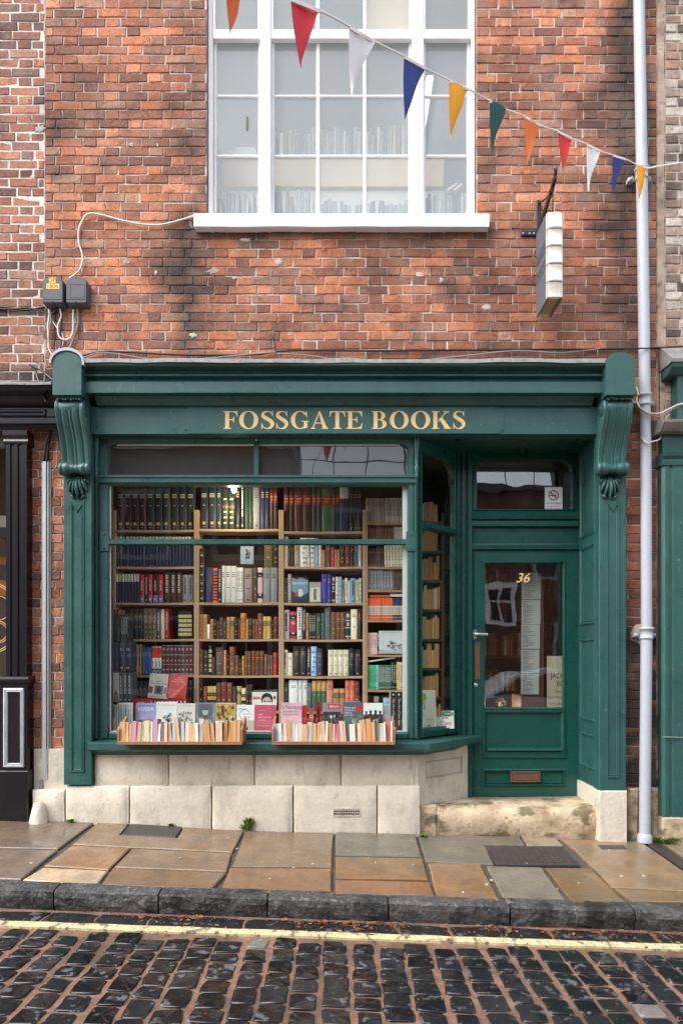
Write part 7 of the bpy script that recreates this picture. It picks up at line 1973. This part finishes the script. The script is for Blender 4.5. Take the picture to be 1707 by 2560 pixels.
cover(1092, 1135, 1795, 1824, .27, 'dad7cf', [('t', 'Open', .52, .28, .40, '1c1c1c', .66), ('r', .3, .7, .86, .94, '6a5a48')], 'small white Open sign on the side window ledge', lean=14, thick=.006, name='open_sign', cat='sign', group=None, zbase=.791)
cover(1103, 1134, 1777, 1793, .31, 'dcdcd8', [('r', .22, .78, .12, .92, '1c7a5c'), ('t', 'WE BUY', .5, .4, .3, 'f0f0f0', .5), ('e', .12, .5, .06, .3, '33332f'), ('e', .88, .5, .06, .3, '33332f')], 'little green and white card standing behind the Open sign', lean=4, thick=.003, name='shop_card', cat='card', group=None, zbase=Z(1793, .31))
m = MB(); m.box(X(1106, .32), X(1133, .32), .315, .34, .791, Z(1793, .31)); m.build('card_stand', M['wood_dark'], label='small dark block holding the green and white card', category='stand')
cover(1049, 1090, 1728, 1826, .20, 'd9d3c2', [('p', [(0, 1), (.32, 1), (.62, .0), (0, .0)], 'd9d3c2'), ('p', [(0, .25), (.14, .35), (.16, .55), (.26, .70), (.44, .78), (.40, .90), (.10, .96), (0, .95)], '9aa558')] + blotch(26, .02, .34, .35, .93, ['c8c46a', '6f8446', 'b8ba78', '8a7a3c', 'a3b06a'], .05) + [('t', 'APHIA', .62, .22, .075, 'a89c80', .5), ('r', .3, .9, .17, .172, 'b8ae98'), ('e', .55, .10, .07, .02, 'a8842c'), ('p', [(.48, .10), (.55, .15), (.62, .10)], 'a8842c'), ('r', .5, .9, .01, .045, 'd8c27a')], 'cream book cover with a green map on the side window ledge', lean=6, thick=.03, zbase=.791)
# list of subjects and the poster behind the door
YL1 = .62
o = empty('subject_list', (X(1327, YL1), YL1, Z(1735, YL1)), label='long pale paper list of subjects hanging behind the door glass', category='paper list')
for k, (ya_, yb2) in enumerate(((1432, 1498), (1500, 1561), (1562, 1622), (1624, 1683), (1685, 1736))):
    m = MB(); xa, xb = X(1304 - k * .6, YL1), X(1351 - k * 1.2, YL1); m.box(xa, xb, YL1, YL1 + .002, Z(yb2, YL1), Z(ya_, YL1), mul(lin('b4bcb6'), 1.0))
    z = Z(ya_, YL1) - .012
    while z > Z(yb2, YL1) + .012:
        m.poly([(xa + .01, YL1 - .0006, z), (xa + .01 + rc.uniform(.03, .13), YL1 - .0006, z), (xa + .01 + rc.uniform(.03, .13), YL1 - .0006, z - .004), (xa + .01, YL1 - .0006, z - .004)], lin('3c403e')); z -= .0115
    m.build('list_sheet', M['print'], o)
m = MB(); m.box(X(1300, .66), X(1356, .66), .63, .66, .165, Z(1432, .66)); m.build('list_board', M['wood_red'], o)
YJ = .66
px0, px1 = X(1366, YJ), X(1452, YJ)
o = empty('shop_poster', (X(1410, YJ), YJ, Z(1772, YJ)), label='cream poster with black serif lettering, partly hidden by the door stile', category='poster')
m = MB(); m.box(px0, px1, YJ, YJ + .003, Z(1800, YJ), Z(1640, YJ), lin('c9bda4')); m.build('poster_sheet', M['print'], o)
m = MB(); tk = lin('1c1816')
for s_, py, h, x_ in (('JACK DUNCAN', 1696, .050, 1374), ('BOOKS', 1716, .050, 1391), ('Specialises in', 1731, .026, 1388), ('FOLIO SOCIETY: LITERATURE', 1747, .022, 1368), ('SCHOLARLY & ANTIQUARIAN', 1762, .022, 1371)):
    m.text(s_, X(x_, YJ), Z(py, YJ), h, YJ - .0008, 'L', tint=tk, hs=.78)
m.build('poster_lettering', M['print'], o)
m = MB(); m.box(X(1298, .9), X(1352, .9), .8, 1.2, .165, Z(1738, .9)); m.build('side_table', M['wood_box'], label='orange brown wooden cabinet just inside the door', category='cabinet')

# ------------------------------------------------------------------ lit lamps
def strip(x, y0, y1):
    z = RZ1 - .055
    o = empty('strip_light', (x, (y0 + y1) / 2, z), label='lit fluorescent strip light on the ceiling upstairs, ' + ('toward the pale house' if x > 0 else 'toward the junction boxes'), category='strip light', group='fluorescent lights in the upstairs room')
    m = MB(); m.box(x - .04, x + .04, y0, y1, z + .012, z + .05); m.build('fitting', M['white'], o)
    m = MB(); m.tube([(x, y0 + .02, z), (x, y1 - .02, z)], .016, 10); m.build('tube', M['tube_lit'], o)
    for k in range(1):
        ld = bpy.data.lights.new('tube_glow', 'AREA'); ld.shape = 'RECTANGLE'; ld.size = .06; ld.size_y = (y1 - y0) * .9; ld.energy = 11 if k == 0 else 4; ld.color = (1, .97, .92)
        lo = bpy.data.objects.new('tube_glow', ld); COL.objects.link(lo); lo.parent = o
        lo.location = (0, 0, -.02 if k == 0 else -.0); 
        if k: lo.location = (0.02, 0, .0); lo.rotation_euler = (0, R(80 if x < 0 else -80), 0)
strip(-1.53, 1.35, 2.6); strip(.93, 1.4, 2.65)
o = empty('pendant_lamp', (X(585, .3), .3, Z(1225, .3)), label='small lit lamp hanging over the leather bindings bookcase', category='lamp')
xl, yl_, zl = X(585, .3), .3, Z(1222, .3)
m = MB(); m.tube([(xl, yl_, zl + .06), (xl, yl_, 3.26)], .003, 5); m.build('flex', M['cable_black'], o)
m = MB(); m.lathe([(.03, .010), (.055, .014), (.06, .012)], (xl, yl_, zl), 'z', 10); m.build('holder', M['iron_black'], o)
m = MB(); m.lathe([(-.035, .003), (-.03, .014), (-.01, .022), (.01, .018), (.03, .010)], (xl, yl_, zl), 'z', 10); m.build('bulb', M['bulb_lit'], o)
ld = bpy.data.lights.new('lamp_glow', 'POINT'); ld.energy = 5; ld.color = (1, .84, .6); ld.shadow_soft_size = .04
lo = bpy.data.objects.new('lamp_glow', ld); COL.objects.link(lo); lo.parent = o; lo.location = (0, -.02, -.05)
o = empty('desk_lamp', (X(1249, 1.2), 1.2, Z(1770, 1.2)), label='small lit brass desk lamp low inside the door glass', category='lamp')
xl, yl_, zl = X(1249, 1.2), 1.2, Z(1754, 1.2)
m = MB(); m.lathe([(-.01, .055), (.02, .048), (.035, .012), (.04, .0)], (xl, yl_, zl), 'z', 14); m.build('lamp_shade', M['bronze'], o)
m = MB(); m.lathe([(-.008, .0), (-.004, .03), (.006, .03), (.008, 0)], (xl, yl_, zl - .006), 'z', 12); m.build('bulb', M['bulb_lit'], o)
m = MB(); m.tube([(xl, yl_ + .02, .17), (xl, yl_ + .02, zl + .03)], .008, 6); m.build('stem', M['bronze'], o)
ld = bpy.data.lights.new('lamp_glow', 'POINT'); ld.energy = .6; ld.color = (1, .8, .5); ld.shadow_soft_size = .05
lo = bpy.data.objects.new('lamp_glow', ld); COL.objects.link(lo); lo.parent = o; lo.location = (0, -.05, .05)

# ------------------------------------------------------------------ upstairs: shelf backs, books, papers at the window
ru = random.Random(6)
YU = .42
m = MB(); m.box(X(559, YU), X(1108, YU), YU, YU + .03, Z(466, YU), Z(396, YU)); m.build('shelf_back', M['blind'], label='long cream board standing inside the upstairs window', category='board')
m = MB(); m.box(X(552, YU), X(1112, YU), YU + .032, YU + .34, Z(398, YU), Z(394, YU)); m.box(X(552, YU), X(1112, YU), YU + .032, YU + .05, UW[2] - .28, Z(470, YU)); m.build('window_shelf', M['white_board'], label='white shelf behind the cream board upstairs', category='shelf')
m = MB()
GREY = ['b9bdc4', 'c4c7cc', 'b0b5be', 'd8d8d6', 'a4aab4', 'c2bcb6', 'b8bcc4']
def upbooks(p0, p1, pb, hmin, hmax, Y, fill=.9):
    x = X(p0, Y)
    while x < X(p1, Y):
        t = ru.uniform(.018, .045); h = hmin + (hmax - hmin) * (.35 + .65 * ru.random() * (.6 + .8 * abs(nz(x * 3, Y * 9, pb))))
        if ru.random() < fill: add_spine(m, x, x + t - .002, Y, Z(pb, Y), h, .14, mul(lin(ru.choice(GREY)), ru.uniform(.42, .75)))
        x += t
upbooks(682, 1012, 394, .14, .30, YU + .06, .85)
upbooks(682, 780, 533, .06, .24, .24); upbooks(800, 1020, 533, .03, .14, .24); upbooks(1060, 1165, 533, .05, .22, .24); upbooks(545, 640, 533, .05, .24, .24, .8)
m.build('upstairs_books', M['book'], origin=(0, .4, 5.0), kind='stuff', label='pale books on the shelves upstairs')
m = MB(); m.box(X(562, .4), X(640, .4), .40, .62, Z(392, .4), Z(372, .4)); m.box(X(590, .4), X(636, .4), .41, .60, Z(371.5, .4), Z(365, .4)); m.build('paper_stack', M['white_board'], label='stack of white papers on the upstairs shelf', category='papers')
m = MB()
for a, b in ((1118, 1160), (1136, 1176)):
    m.tube([(X(a, .5), .5, Z(480, .5)), (X(b, .5), .9, Z(385, .5))], .018, 6)
m.build('rolled_posters', M['white_board'], label='two pale rolled posters leaning in the corner of the upstairs window', category='rolls')
m = MB(); m.box(X(618, .1) - .01, X(618, .1) + .012, .1075, .1085, Z(325, .1), Z(290, .1), lin('55523f')); m.build('stuck_leaf', M['litter'], label='brown scrap stuck on the upstairs pane', category='scrap')
